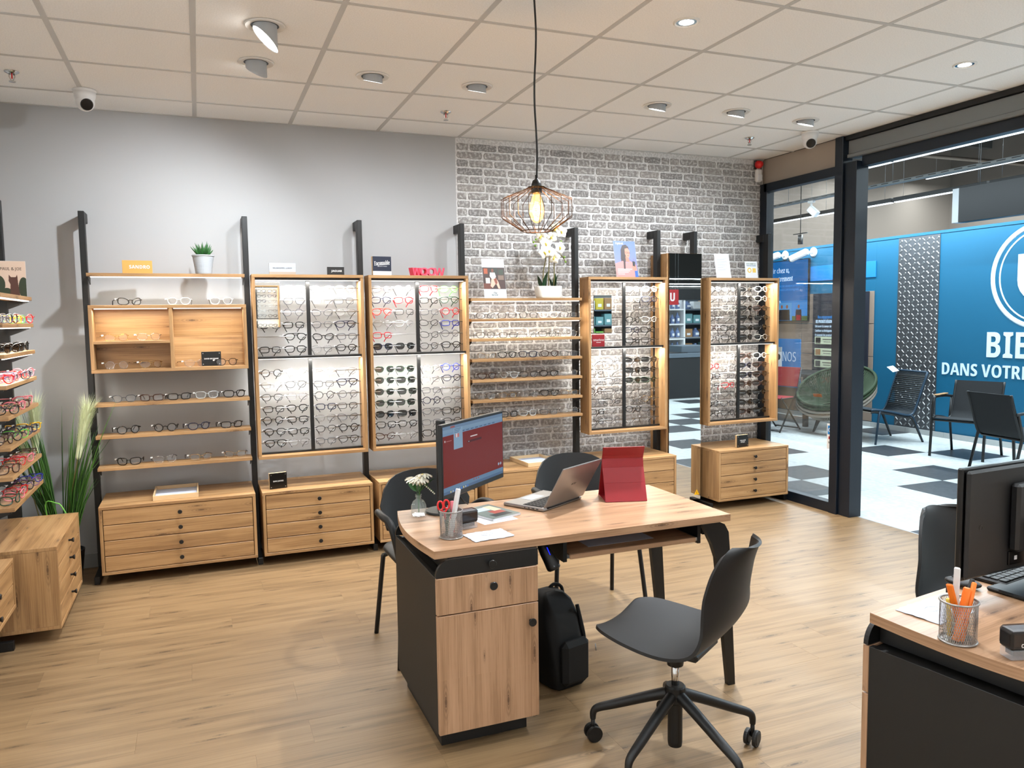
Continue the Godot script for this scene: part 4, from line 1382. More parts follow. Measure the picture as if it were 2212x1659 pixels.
func make_small_things():
	var t = block_sign("brand_sign", "mustard sign block with white capital letters on the top shelf", Vector3(0.23, 1.8735, 0.225), Vector3(0.168, 0.082, 0.02), M.mustard, M.mustard, 0.1)
	letter(t, "lettering", "SANDRO", 0.020, M.white_plastic, Vector3(0.012, 0.042, 0.001), Vector3.ZERO, 0.115, 0.001, true)
	succulent(Vector3(0.611, 1.8735, 0.225))
	var wm = block_sign("brand_sign", "pale grey sign plate on the frame with the corner mirror", Vector3(1.093, 1.8725, 0.235), Vector3(0.168, 0.078, 0.014), M.light_grey, M.light_grey)
	letter(wm, "lettering", "WILLIAM MORRIS | LONDON", 0.009, M.ink, Vector3(0.0, 0.045, 0.0008), Vector3.ZERO, 0.12, 0.0006)
	slab(wm, "foot_strip", M.beige_panel, Vector3(-0.084, 0.0, 0.0002), Vector3(0.084, 0.02, 0.004), 0.0)
	var jg = block_sign("brand_sign", "small dark grey sign block on the frame with the corner mirror", Vector3(1.437, 1.8725, 0.25), Vector3(0.112, 0.055, 0.016), M.charcoal, M.charcoal)
	letter(jg, "lettering", "JAGUAR", 0.012, M.white_plastic, Vector3(0.006, 0.028, 0.0006), Vector3.ZERO, 0.072, 0.0006, true)
	var fa = block_sign("brand_sign", "navy sign block with white script beside the pink letters", Vector3(1.752, 1.8725, 0.25), Vector3(0.132, 0.13, 0.028), M.navy_card, M.pale_wood, 0.12)
	letter(fa, "lettering", "Façonnable", 0.028, M.white_plastic, Vector3(0, 0.085, 0.0006), Vector3(0, 0, 0.08), 0.11, 0.0006, true, true, true)
	letter(fa, "lettering", "ONE ÉLÉGANCE À LA FRANÇAISE", 0.0045, M.white_plastic, Vector3(0, 0.063, 0.0006), Vector3.ZERO, 0.07, 0.0004)
	slab(fa, "foot_print", M.paper, Vector3(-0.066, 0.0, 0.0002), Vector3(0.066, 0.03, 0.001), 0.0)
	var wo = thing("letter_sign", "pink foam letters standing on a display frame", "sign", Vector3(2.075, 1.8725, 0.235))
	for k in 4:
		var s = words("WOOW"[k], 0.05, 0.05, true)
		var o = put(wo, "letter", s, M.pink, Vector3(-0.09 + 0.06 * k, 0.028, 0), Vector3(0.0, [0.35, 0.12, -0.12, -0.35][k], 0))
		o.scale = Vector3([1.1, 1.35, 1.35, 1.1][k], 1.05, 1)
	slab(wo, "base", M.pink, Vector3(-0.11, 0, -0.022), Vector3(0.11, 0.004, 0.022), 0.001)
	# standing card with a seated person
	var im = Image.create(176, 288, false, Image.FORMAT_RGB8)
	im.fill(Color(0.86, 0.91, 0.93))
	im.fill_rect(Rect2i(0, 62, 176, 160), Color(0.20, 0.11, 0.08))
	for q in [[10, 70, 30, 40, Color(0.62, 0.28, 0.12)], [60, 64, 60, 50, Color(0.14, 0.16, 0.12)], [126, 76, 40, 40, Color(0.17, 0.20, 0.13)], [20, 140, 34, 40, Color(0.85, 0.82, 0.78)], [120, 120, 46, 34, Color(0.45, 0.36, 0.30)], [0, 180, 60, 42, Color(0.38, 0.18, 0.11)], [110, 160, 60, 60, Color(0.25, 0.14, 0.12)]]:
		im.fill_rect(Rect2i(q[0], q[1], q[2], q[3]), q[4])
	draw_shape(im, [Vector2(58, 100), Vector2(96, 100), Vector2(104, 130), Vector2(90, 150), Vector2(70, 150), Vector2(54, 126)], Color(0.88, 0.84, 0.80))
	draw_oval(im, Vector2(78, 84), 10, 14, Color(0.42, 0.22, 0.14))
	draw_shape(im, [Vector2(66, 148), Vector2(104, 140), Vector2(120, 170), Vector2(132, 218), Vector2(116, 218), Vector2(100, 180), Vector2(70, 214), Vector2(54, 200)], Color(0.84, 0.66, 0.58))
	draw_shape(im, [Vector2(84, 150), Vector2(106, 138), Vector2(112, 176), Vector2(98, 190)], Color(0.50, 0.24, 0.16))
	var c1 = card("poster_card", "standing card with a seated person in white on the orchid shelf", Vector3(2.588, 1.7155, 0.235), 0.178, 0.292, 0.18, M.paper, 0.06)
	print_sheet(c1, "picture", im, 0.176, 0.29, Vector3(0, 0, 0.0010))
	letter(c1, "lettering", "LA SÉLECTION", 0.011, M.grey_ink, Vector3(-0.02, 0.126, 0.0014), Vector3.ZERO, 0.10, 0.0004, false, true)
	letter(c1, "lettering", "DE VOS LUNETTES", 0.011, M.grey_ink, Vector3(-0.02, 0.107, 0.0014), Vector3.ZERO, 0.105, 0.0004, false, true)
	var ring = []
	for k in 24: ring.append(Vector3(0.018 * cos(TAU * k / 24), 0.018 * sin(TAU * k / 24), 0))
	put(c1, "round_mark", pipe(ring, 0.0012, 4, true), M.grey_ink, Vector3(0.06, 0.116, 0.0014))
	letter(c1, "lettering", "The", 0.014, M.ink, Vector3(0.0, -0.107, 0.0014), Vector3.ZERO, 0.028, 0.0005, true, true)
	letter(c1, "lettering", "Bicycle", 0.014, M.ink, Vector3(-0.005, -0.122, 0.0014), Vector3.ZERO, 0.05, 0.0005, true, true)
	orchid(Vector3(3.012, 1.7155, 0.228))
	# poster card of a woman in pink
	var ip = Image.create(200, 288, false, Image.FORMAT_RGB8)
	for y in 288: ip.fill_rect(Rect2i(0, y, 200, 1), Color(0.30, 0.40, 0.68).lerp(Color(0.52, 0.50, 0.62), y / 288.0))
	for k in 9: ip.fill_rect(Rect2i(120 + k * 9, 130 + (k * 37) % 30, 8, 100), Color(0.40, 0.40, 0.55))
	draw_shape(ip, [Vector2(62, 70), Vector2(80, 34), Vector2(112, 26), Vector2(136, 46), Vector2(138, 80), Vector2(110, 100), Vector2(96, 170), Vector2(82, 226), Vector2(62, 210), Vector2(56, 140)], Color(0.16, 0.09, 0.09))
	draw_shape(ip, [Vector2(100, 60), Vector2(128, 54), Vector2(142, 74), Vector2(144, 96), Vector2(138, 124), Vector2(122, 138), Vector2(108, 128), Vector2(98, 100)], Color(0.72, 0.48, 0.39))
	draw_shape(ip, [Vector2(100, 120), Vector2(128, 134), Vector2(136, 164), Vector2(100, 168)], Color(0.66, 0.42, 0.34))
	draw_shape(ip, [Vector2(0, 180), Vector2(70, 158), Vector2(110, 172), Vector2(140, 158), Vector2(190, 190), Vector2(200, 288), Vector2(0, 288)], Color(0.78, 0.48, 0.47))
	draw_shape(ip, [Vector2(78, 150), Vector2(96, 150), Vector2(90, 228), Vector2(74, 224)], Color(0.16, 0.09, 0.09))
	draw_shape(ip, [Vector2(150, 200), Vector2(178, 180), Vector2(192, 214), Vector2(170, 250)], Color(0.70, 0.46, 0.37))
	draw_shape(ip, [Vector2(160, 158), Vector2(184, 164), Vector2(180, 202), Vector2(158, 196)], Color(0.07, 0.07, 0.09))
	for q in [[104, 84], [126, 88]]:
		ip.fill_rect(Rect2i(q[0], q[1], 18, 2), Color(0.1, 0.05, 0.05))
		ip.fill_rect(Rect2i(q[0], q[1] + 10, 18, 2), Color(0.1, 0.05, 0.05))
		ip.fill_rect(Rect2i(q[0], q[1], 2, 12), Color(0.1, 0.05, 0.05))
		ip.fill_rect(Rect2i(q[0] + 17, q[1], 2, 12), Color(0.1, 0.05, 0.05))
	ip.fill_rect(Rect2i(118, 114, 16, 4), Color(0.66, 0.28, 0.28))
	for k in 4: ip.fill_rect(Rect2i(18, 222 + k * 13, [130, 110, 96, 60][k], 5 if k < 2 else 3), Color(0.97, 0.93, 0.93))
	ip.fill_rect(Rect2i(172, 236, 28, 52), Color(0.10, 0.32, 0.68))
	var c2 = card("poster_card", "standing card of a dark-haired woman in a pink blouse", Vector3(3.672, 1.8725, 0.265), 0.20, 0.288, 0.2, M.paper, 0.05)
	print_sheet(c2, "picture", ip, 0.199, 0.287, Vector3(0, 0, 0.0010))
	letter(c2, "lettering", "Optical", 0.016, M.white_plastic, Vector3(-0.045, 0.125, 0.0014), Vector3.ZERO, 0.07, 0.0004, false, true, true)
	# letter in a stand, small yellow card
	var c3 = card("notice_card", "white printed notice leaning on the sunglasses frame", Vector3(4.582, 1.8725, 0.255), 0.145, 0.205, 0.2, M.paper)
	for k in 12:
		slab(c3, "text_line", M.grey_ink, Vector3(-0.052, 0.062 - k * 0.0095, 0.0008), Vector3(0.045 - 0.02 * (k % 3), 0.0645 - k * 0.0095, 0.0011), 0.0)
	ring = []
	for k in 20: ring.append(Vector3(0.008 * cos(TAU * k / 20), 0.008 * sin(TAU * k / 20), 0))
	put(c3, "round_mark", pipe(ring, 0.0008, 4, true), M.grey_ink, Vector3(0, -0.083, 0.0012))
	var c4 = card("notice_card", "small cream notice with yellow round mark on the sunglasses frame", Vector3(4.862, 1.8725, 0.255), 0.127, 0.14, 0.12, M.paper)
	letter(c4, "lettering", "NOUS SOMMES ICI", 0.009, M.leaf, Vector3(0, 0.05, 0.0011), Vector3.ZERO, 0.095, 0.0004, true)
	letter(c4, "lettering", "POUR VOUS ÉCOUTER", 0.009, M.hall_blue, Vector3(0, 0.035, 0.0011), Vector3.ZERO, 0.095, 0.0004, true)
	put(c4, "round_mark", turned([Vector2(0.012, 0.0006), Vector2(0.021, 0.0006), Vector2(0.021, 0.0), Vector2(0.012, 0.0), Vector2(0.012, 0.0006)], 24), M.yellow, Vector3(-0.02, -0.003, 0.0008), Vector3(PI / 2, 0, 0))
	slab(c4, "yellow_lines", M.yellow, Vector3(0.012, -0.022, 0.0008), Vector3(0.045, 0.014, 0.0012), 0.0)
	# name blocks
	var db = block_sign("name_block", "black name block standing in the cubby box", Vector3(0.632, 1.2903, 0.232), Vector3(0.118, 0.092, 0.02), M.screen_black, M.pale_wood)
	letter(db, "lettering", "DAVID BECKHAM", 0.0085, M.white_plastic, Vector3(0, 0.046, 0.0006), Vector3.ZERO, 0.084, 0.0006, true)
	pins(db, 0.118, 0.092)
	var mj = block_sign("name_block", "black name block on the cabinet under the corner mirror frame", Vector3(1.004, 0.4803, 0.36), Vector3(0.112, 0.104, 0.022), M.screen_black, M.pale_wood, 0.16)
	letter(mj, "lettering", "MARC JACOBS", 0.0085, M.white_plastic, Vector3(0, 0.05, 0.0006), Vector3.ZERO, 0.066, 0.0006, true)
	pins(mj, 0.112, 0.104)
	var sq = block_sign("name_block", "black name block on the cabinet next to the shop window", Vector3(4.704, 0.4803, 0.36), Vector3(0.125, 0.10, 0.022), M.screen_black, M.pale_wood, 0.1)
	letter(sq, "lettering", "100% SANTÉ", 0.0085, M.white_plastic, Vector3(0, 0.055, 0.0006), Vector3.ZERO, 0.062, 0.0006, true)
	letter(sq, "lettering", "OPTIQUE", 0.0085, M.white_plastic, Vector3(0, 0.041, 0.0006), Vector3.ZERO, 0.044, 0.0006, true)
	pins(sq, 0.125, 0.10)
	var rs = thing("acrylic_sign", "red acrylic sign on the divider below the small rail mirror", "sign", Vector3(3.415, 1.3405, 0.265))
	slab(rs, "block", M.red_card, Vector3(-0.053, 0, -0.012), Vector3(0.053, 0.095, 0.0), 0.002)
	letter(rs, "lettering", "nmarlone", 0.018, M.white_plastic, Vector3(0, 0.052, 0.0006), Vector3.ZERO, 0.09, 0.0006)
	slab(rs, "text_line", M.white_plastic, Vector3(-0.02, 0.032, 0.0001), Vector3(0.02, 0.035, 0.0006), 0.0)
	# cat card on the side display
	var ic = Image.create(160, 200, false, Image.FORMAT_RGB8)
	ic.fill(Color(0.80, 0.70, 0.62))
	for q in [[Vector2(20, 130), 34, 50], [Vector2(146, 150), 26, 60], [Vector2(60, 180), 30, 30]]: draw_oval(ic, q[0], q[1], q[2], Color(0.16, 0.20, 0.12))
	draw_shape(ic, [Vector2(74, 76), Vector2(84, 90), Vector2(108, 90), Vector2(116, 76), Vector2(118, 118), Vector2(126, 200), Vector2(76, 200), Vector2(80, 130), Vector2(72, 112)], Color(0.30, 0.18, 0.14))
	var c5 = card("cat_card", "picture card of a brown cat among leaves on the side display", Vector3(-0.38, 1.7225, 0.59), 0.15, 0.195, 0.05, M.paper, 0.1)
	print_sheet(c5, "picture", ic, 0.149, 0.194, Vector3(0, 0, 0.0011))
	letter(c5, "lettering", "PAUL & JOE", 0.016, M.ink, Vector3(0.005, 0.055, 0.0015), Vector3.ZERO, 0.10, 0.0004)
	tray(Vector3(0.388, 0.4803, 0.24), "pale wooden tray with grey liner on the cabinet below the cubby shelves")
	tray(Vector3(2.878, 0.4803, 0.235), "pale wooden tray with grey liner on the cabinet below the brick wall shelves", 0.06)
	pampas(Vector3(-0.25, 0.0, 0.27))

# ---------------------------------------------------------------- desks
# user side at z = 0, the pedestal end at x = 0 (flip = 1) or mirrored (flip = -1)
func desk(at, turn, flip, label):
	var t = thing("desk", label, "desk", at, turn, "oak and black consultation desks")
	var f = flip
	var fx = func(a, b): return [min(a * f, b * f), max(a * f, b * f)]
	# table top with a bowed pedestal end
	var poly = []
	for k in 13:
		var q = k / 12.0
		poly.append(Vector2(f * (0.002 + 0.02 * q - 0.036 * sin(PI * q)), 0.636 * q))
	poly.append(Vector2(f * 1.265, 0.636))
	poly.append(Vector2(f * 1.265, 0.0))
	var st = begin()
	prism(st, poly, -0.014, 0.014, 0, Vector2(0.35, 0.2))
	put(t, "table_top", done(st), M.desk_oak, Vector3(0, 0.736, 0), Vector3(-PI / 2, 0, 0))
	var r
	# pedestal carcass
	r = fx.call(0.002, 0.02)
	slab(t, "side_panel", M.charcoal, Vector3(r[0], 0.07, -0.60), Vector3(r[1], 0.655, 0.0), 0.001)
	r = fx.call(0.372, 0.39)
	slab(t, "side_panel", M.charcoal, Vector3(r[0], 0.07, -0.60), Vector3(r[1], 0.655, 0.0), 0.001)
	r = fx.call(0.0202, 0.3718)
	slab(t, "carcass", M.charcoal, Vector3(r[0], 0.08, -0.60), Vector3(r[1], 0.65, -0.002), 0.0)
	r = fx.call(0.03, 0.37)
	slab(t, "plinth", M.charcoal, Vector3(r[0], 0.0, -0.57), Vector3(r[1], 0.0795, -0.06), 0.001)
	# upper black drawer with one rounded corner
	var up = [Vector2(0.0, 0.0), Vector2(0.392, 0.0), Vector2(0.392, 0.062)]
	for k in 9:
		var a = PI / 2 + PI / 2 * k / 8.0
		up.append(Vector2(0.058 + 0.058 * cos(a), 0.062 * sin(a)))
	var ups = up.map(func(p): return Vector2(p.x * f, p.y))
	st = begin()
	prism(st, ups, -0.014, 0.0)
	put(t, "rounded_drawer_front", done(st), M.black_metal, Vector3(0, 0.658, 0.016))
	r = fx.call(0.05, 0.385)
	slab(t, "upper_box", M.black_metal, Vector3(r[0], 0.657, -0.58), Vector3(r[1], 0.7215, 0.0), 0.0)
	st = begin()
	prism(st, ups, -0.014, 0.0)
	put(t, "rounded_end_panel", done(st), M.black_metal, Vector3(0, 0.658, -0.585))
	var knob = turned([Vector2(0.0, 0.026), Vector2(0.014, 0.026), Vector2(0.0155, 0.023), Vector2(0.013, 0.019), Vector2(0.0065, 0.013), Vector2(0.006, 0.0), Vector2(0.0, 0.0)], 20)
	r = fx.call(0.002, 0.39)
	var dr = slab(t, "drawer", M.desk_oak, Vector3(r[0], 0.522, 0.0005), Vector3(r[1], 0.655, 0.019), 0.0015, 1)
	put(dr, "knob", knob, M.black_metal, Vector3(f * 0.012, 0.022, 0.0095), Vector3(PI / 2, 0, 0))
	var dd = slab(t, "door", M.desk_oak, Vector3(r[0], 0.082, 0.0005), Vector3(r[1], 0.518, 0.019), 0.0015, 1)
	put(dd, "knob", knob, M.black_metal, Vector3(f * 0.162, 0.152, 0.0095), Vector3(PI / 2, 0, 0))
	put(t, "knob", knob, M.black_metal, Vector3(f * 0.205, 0.69, 0.0165), Vector3(PI / 2, 0, 0))
	# legs at the open end
	var leg = [Vector2(1.145, 0.7215), Vector2(1.215, 0.7215), Vector2(1.262, 0.70), Vector2(1.282, 0.665), Vector2(1.288, 0.60), Vector2(1.322, 0.0), Vector2(1.288, 0.0), Vector2(1.222, 0.56), Vector2(1.20, 0.62)]
	st = begin()
	prism(st, leg.map(func(p): return Vector2(p.x * f, p.y)), -0.0125, 0.0125)
	var lm = done(st)
	put(t, "leg", lm, M.black_metal, Vector3(0, 0, -0.045))
	put(t, "leg", lm, M.black_metal, Vector3(0, 0, -0.57))
	r = fx.call(1.17, 1.195)
	slab(t, "cross_beam", M.black_metal, Vector3(r[0], 0.66, -0.557), Vector3(r[1], 0.7213, -0.058), 0.001)
	r = fx.call(0.3925, 1.169)
	slab(t, "long_beam", M.black_metal, Vector3(r[0], 0.665, -0.50), Vector3(r[1], 0.7213, -0.47), 0.001)
	# pull-out keyboard shelf on two hangers
	r = fx.call(0.555, 1.128)
	slab(t, "keyboard_shelf", M.desk_oak, Vector3(r[0], 0.638, -0.36), Vector3(r[1], 0.656, -0.045), 0.001)
	for q in [[0.527, 0.543], [1.14, 1.155]]:
		r = fx.call(q[0], q[1])
		slab(t, "shelf_hanger", M.black_metal, Vector3(r[0], 0.628, -0.34), Vector3(r[1], 0.7213, -0.05), 0.001)
		var rr = fx.call(q[1] if q[0] < 1.0 else q[0] - 0.012, (q[1] + 0.012) if q[0] < 1.0 else q[0])
		slab(t, "slide_rail", M.steel, Vector3(rr[0] + 0.0003, 0.64, -0.34), Vector3(rr[1] - 0.0003, 0.654, -0.052), 0.001)
	return t

# ---------------------------------------------------------------- chairs
func swivel_chair(at, turn, label, arm_turn = 0.0):
	# faces -z
	var t = thing("swivel_chair", label, "chair", at, turn, "black swivel chairs at the desks")
	var prof = [Vector2(-0.235, 0.452), Vector2(-0.225, 0.462), Vector2(-0.17, 0.463), Vector2(-0.08, 0.452), Vector2(0.02, 0.443), Vector2(0.10, 0.452), Vector2(0.16, 0.482), Vector2(0.205, 0.54), Vector2(0.228, 0.61), Vector2(0.242, 0.68), Vector2(0.256, 0.745), Vector2(0.276, 0.80), Vector2(0.29, 0.818)]
	var half = [0.13, 0.165, 0.205, 0.226, 0.232, 0.232, 0.23, 0.226, 0.218, 0.206, 0.186, 0.148, 0.10]
	var curve = []
	for i in prof.size(): curve.append(Vector3(half[i], prof[i].y, prof[i].x))
	curve = smooth_path(curve, 4)
	var grid = []
	for i in curve.size():
		var row = []
		for j in 21:
			var s = j / 10.0 - 1.0
			var q = float(i) / (curve.size() - 1)
			var lift = 0.022 * s * s * (1.0 - q) + 0.0
			var wrap = -0.055 * s * s * smoothstep(0.45, 0.75, q)
			row.append(Vector3(curve[i].x * s, curve[i].y + lift, curve[i].z + wrap))
		grid.append(row)
	put(t, "seat_shell", sheet(grid, 0.011), M.shell_black)
	put(t, "seat_plate", box(Vector3(0.20, 0.028, 0.24), 0.008), M.black_plastic, Vector3(0, 0.421, 0.0))
	put(t, "tilt_lever", rod(Vector3(0.09, 0.418, 0.02), Vector3(0.19, 0.414, 0.04), 0.006), M.black_plastic)
	put(t, "neck", turned([Vector2(0.0, 0.34), Vector2(0.028, 0.34), Vector2(0.034, 0.385), Vector2(0.042, 0.407), Vector2(0.0, 0.407)], 24), M.black_plastic)
	put(t, "gas_lift", rod(Vector3(0, 0.25, 0), Vector3(0, 0.345, 0), 0.0135, 16), M.chrome)
	put(t, "hub", turned([Vector2(0.0, 0.045), Vector2(0.024, 0.045), Vector2(0.026, 0.06), Vector2(0.026, 0.20), Vector2(0.036, 0.21), Vector2(0.036, 0.262), Vector2(0.031, 0.268), Vector2(0.0, 0.268)], 24), M.black_plastic)
	for k in 5:
		var a = arm_turn + TAU * k / 5.0 - turn * 0.0
		var d = Vector3(cos(a), 0, sin(a))
		var pts = smooth_path([d * 0.02 + Vector3(0, 0.235, 0), d * 0.10 + Vector3(0, 0.205, 0), d * 0.22 + Vector3(0, 0.155, 0), d * 0.285 + Vector3(0, 0.128, 0), d * 0.302 + Vector3(0, 0.108, 0), d * 0.304 + Vector3(0, 0.082, 0)], 4)
		var tap = []
		for i in pts.size(): tap.append(lerpf(0.021, 0.0105, float(i) / (pts.size() - 1)))
		var arm = put(t, "star_arm", pipe(pts, 0.0, 10, false, tap), M.black_plastic)
		put(arm, "caster_stem", pipe([d * 0.304 + Vector3(0, 0.085, 0), d * 0.304 + Vector3(0, 0.035, 0)], 0.008, 8), M.black_plastic)
		var b = a + 0.9
		for s in [-1, 1]:
			put(arm, "caster_wheel", turned([Vector2(0.0, 0.008), Vector2(0.021, 0.008), Vector2(0.025, 0.005), Vector2(0.029, 0.005), Vector2(0.030, 0.0), Vector2(0.029, -0.008), Vector2(0.0, -0.008)], 20), M.black_plastic if s < 0 else M.charcoal, d * 0.304 + Vector3(cos(b), 0, sin(b)) * 0.016 * s + Vector3(0, 0.0303, 0), Vector3(0, -b, 0) + Vector3(0, 0, -PI / 2))
	return t

func guest_chair(at, turn, label):
	# faces +z
	var t = thing("guest_chair", label, "chair", at, turn, "black armchairs on the visitors' side")
	var grid = []
	for i in 8:
		var v = i / 7.0
		var row = []
		for j in 13:
			var s = j / 6.0 - 1.0
			var a = s * 0.95
			var rad = 0.255 + 0.03 * v
			var top = 0.81 - 0.05 * s * s - 0.10 * pow(abs(s), 5.0)
			var bot = 0.50 + 0.05 * s * s
			row.append(Vector3(sin(a) * rad, lerpf(bot, top, v), -cos(a) * rad * 0.85 - 0.03 * v + 0.02))
		grid.append(row)
	put(t, "backrest", sheet(grid, 0.012), M.shell_black)
	var seat = begin(true)
	var rows = []
	for q in [[0.435, 0.86], [0.44, 0.96], [0.455, 1.0], [0.468, 0.97], [0.472, 0.8]]:
		var ring = []
		for p in round_rect(0.46 * q[1], 0.45 * q[1], 0.10, 6): ring.append(Vector3(p.x, q[0], p.y + 0.01))
		rows.append(ring)
	for i in rows.size() - 1:
		for k in rows[i].size():
			var k2 = (k + 1) % rows[i].size()
			quad(seat, rows[i][k], rows[i][k2], rows[i + 1][k2], rows[i + 1][k])
	for k in rows[0].size():
		var k2 = (k + 1) % rows[0].size()
		v3(seat, rows[4][k]); v3(seat, rows[4][k2]); v3(seat, Vector3(0, 0.470, 0.01))
		v3(seat, rows[0][k2]); v3(seat, rows[0][k]); v3(seat, Vector3(0, 0.436, 0.01))
	put(t, "seat", done(seat), M.shell_black)
	for s in [-1, 1]:
		var arm = smooth_path([Vector3(s * 0.215, 0.60, -0.13), Vector3(s * 0.265, 0.655, -0.06), Vector3(s * 0.275, 0.665, 0.06), Vector3(s * 0.255, 0.64, 0.135), Vector3(s * 0.235, 0.55, 0.155), Vector3(s * 0.215, 0.455, 0.14)], 5)
		put(t, "armrest", pipe(arm, 0.017, 8), M.shell_black)
		put(t, "leg", pipe(smooth_path([Vector3(s * 0.16, 0.43, 0.16), Vector3(s * 0.215, 0.415, 0.185), Vector3(s * 0.225, 0.37, 0.19), Vector3(s * 0.255, 0.0, 0.235)], 5), 0.0115, 8), M.black_metal)
		put(t, "leg", pipe(smooth_path([Vector3(s * 0.16, 0.43, -0.13), Vector3(s * 0.215, 0.415, -0.155), Vector3(s * 0.225, 0.37, -0.16), Vector3(s * 0.25, 0.0, -0.225)], 5), 0.0115, 8), M.black_metal)
	return t

# ---------------------------------------------------------------- things on the desks
func mesh_cup(at, label, group):
	var t = thing("pen_cup", label, "pen cup", at, 0.0, group)
	var n = 56
	var R0 = 0.042
	var hgt = 0.098
	var st = begin()
	for k in n:
		for s in [-1, 1]:
			var a0 = TAU * k / n
			var path = []
			for i in 7:
				var a = a0 + s * 0.75 * i / 6.0
				path.append(Vector3(cos(a) * R0, 0.004 + hgt * i / 6.0, sin(a) * R0))
			for i in 6:
				var tang = Vector3(-sin(a0), 0, cos(a0)) * 0.00075
				var p = path[i]
				var q = path[i + 1]
				quad(st, p - tang, p + tang, q + tang, q - tang)
	var wire = put(t, "wire_mesh", done(st), M.silver_plastic)
	wire.set_meta("kind", "stuff")
	for q in [[R0 + 0.0005, 0.102, 0.0028], [R0, 0.003, 0.0028]]:
		var ring = []
		for k in 36: ring.append(Vector3(q[0] * cos(TAU * k / 36), q[1], q[0] * sin(TAU * k / 36)))
		put(t, "rim", pipe(ring, q[2], 8, true), M.silver_plastic)
	put(t, "bottom", turned([Vector2(0.0, 0.0), Vector2(R0, 0.0), Vector2(R0, 0.003), Vector2(0.0, 0.003)], 32), M.silver_plastic)
	return t

func pen(at, dir, L, r, m, label, cap = null, flat = false):
	var t = thing("pen", label, "pen", at, 0.0, "pens in the wire cups")
	if flat:
		var o = put(t, "barrel", box(Vector3(r * 2.6, L, r * 1.1), 0.003), m)
		o.transform = Transform3D(Basis.looking_at(dir.cross(Vector3(0.3, 0.1, 1)).normalized(), dir), dir * L / 2)
	else:
		put(t, "barrel", pipe([Vector3.ZERO, dir * L * 0.05, dir * L * 0.98, dir * L], 0.0, 10, false, [r * 0.4, r, r, r * 0.7]), m)
	if cap:
		put(t, "cap", pipe([dir * L * 0.66, dir * L * 1.002], r * 1.08, 10), cap)
	return t

func scissors(at, dir, label):
	var t = thing("scissors", label, "scissors", at)
	put(t, "blades", box(Vector3(0.010, 0.09, 0.002), 0.0005), M.steel, dir * 0.05).basis = Basis.looking_at(dir.cross(Vector3(1, 0, 0)).normalized(), dir)
	var side = dir.cross(Vector3(0, 0, 1)).normalized()
	for s in [-1, 1]:
		var c = dir * 0.115 + side * 0.012 * s
		var ring = []
		for k in 16: ring.append(c + side * 0.0105 * cos(TAU * k / 16) + dir * 0.017 * sin(TAU * k / 16))
		put(t, "handle_loop", pipe(ring, 0.0038, 6, true), M.red_plastic)
		put(t, "handle_arm", pipe([dir * 0.06, dir * 0.085, c - dir * 0.017], 0.0042, 6), M.red_plastic)

func stamp(at, turn, label, clear):
	var t = thing("self_inking_stamp", label, "stamp", at, turn, "self-inking stamps on the desks")
	slab(t, "skirt", M.clear_acrylic, Vector3(-0.036, 0.0, -0.02), Vector3(0.036, 0.024, 0.02), 0.002)
	slab(t, "print_pad", M.ink, Vector3(-0.026, 0.008, -0.014), Vector3(0.026, 0.022, 0.014), 0.001)
	slab(t, "body", M.black_plastic, Vector3(-0.038, 0.0245, -0.022), Vector3(0.038, 0.068, 0.022), 0.005)
	slab(t, "cap", M.smoke_acrylic, Vector3(-0.0395, 0.028, -0.0235), Vector3(0.0395, 0.0745, 0.0235), 0.007)
	slab(t, "label_card", M.paper, Vector3(-0.032, 0.0685, -0.018), Vector3(0.032, 0.070, 0.018), 0.0)
	if clear:
		letter(t, "lettering", "Colop", 0.009, M.white_plastic, Vector3(0.0, 0.037, 0.0238), Vector3.ZERO, 0.03, 0.0003, true)
	return t

func cloth_sheet(at, turn, w, d, label):
	var t = thing("cleaning_cloth", label, "cloth", at, turn, "printed lens cloths on the desks")
	var grid = []
	for i in 15:
		var row = []
		for j in 9:
			var u = i / 14.0 - 0.5
			var v = j / 8.0 - 0.5
			var edge = 0.0025 * sin(i * 2.1) * float(j == 0 or j == 8) + 0.002 * sin(j * 2.7) * float(i == 0 or i == 14)
			row.append(Vector3(u * w + edge, 0.0022 + 0.0009 * sin(u * 9.0) * cos(v * 7.0), v * d + edge))
		grid.append(row)
	put(t, "sheet", sheet(grid, 0.0012), M.cloth)
	var ring = []
	for k in 24: ring.append(Vector3(0.024 * cos(TAU * k / 24), 0, 0.015 * sin(TAU * k / 24)))
	put(t, "round_print", pipe(ring, 0.0008, 4, true), M.paper, Vector3(0.0, 0.0040, -0.01))
	letter(t, "lettering", "U Les Opticiens", 0.009, M.paper, Vector3(0.0, 0.0042, 0.03), Vector3(-PI / 2, 0, 0), 0.08, 0.0004)
	letter(t, "lettering", "U", 0.012, M.paper, Vector3(0.0, 0.0042, -0.01), Vector3(-PI / 2, 0, 0), 0.0, 0.0004, true)
	return t

func monitor_panel(t, w, h, c, turn):
	# frame and screen of a flat monitor, centre c, looking along +z after the turn
	var p = put(t, "panel", box(Vector3(w, h, 0.022), 0.003), M.screen_black, c, Vector3(0, turn, 0))
	return p

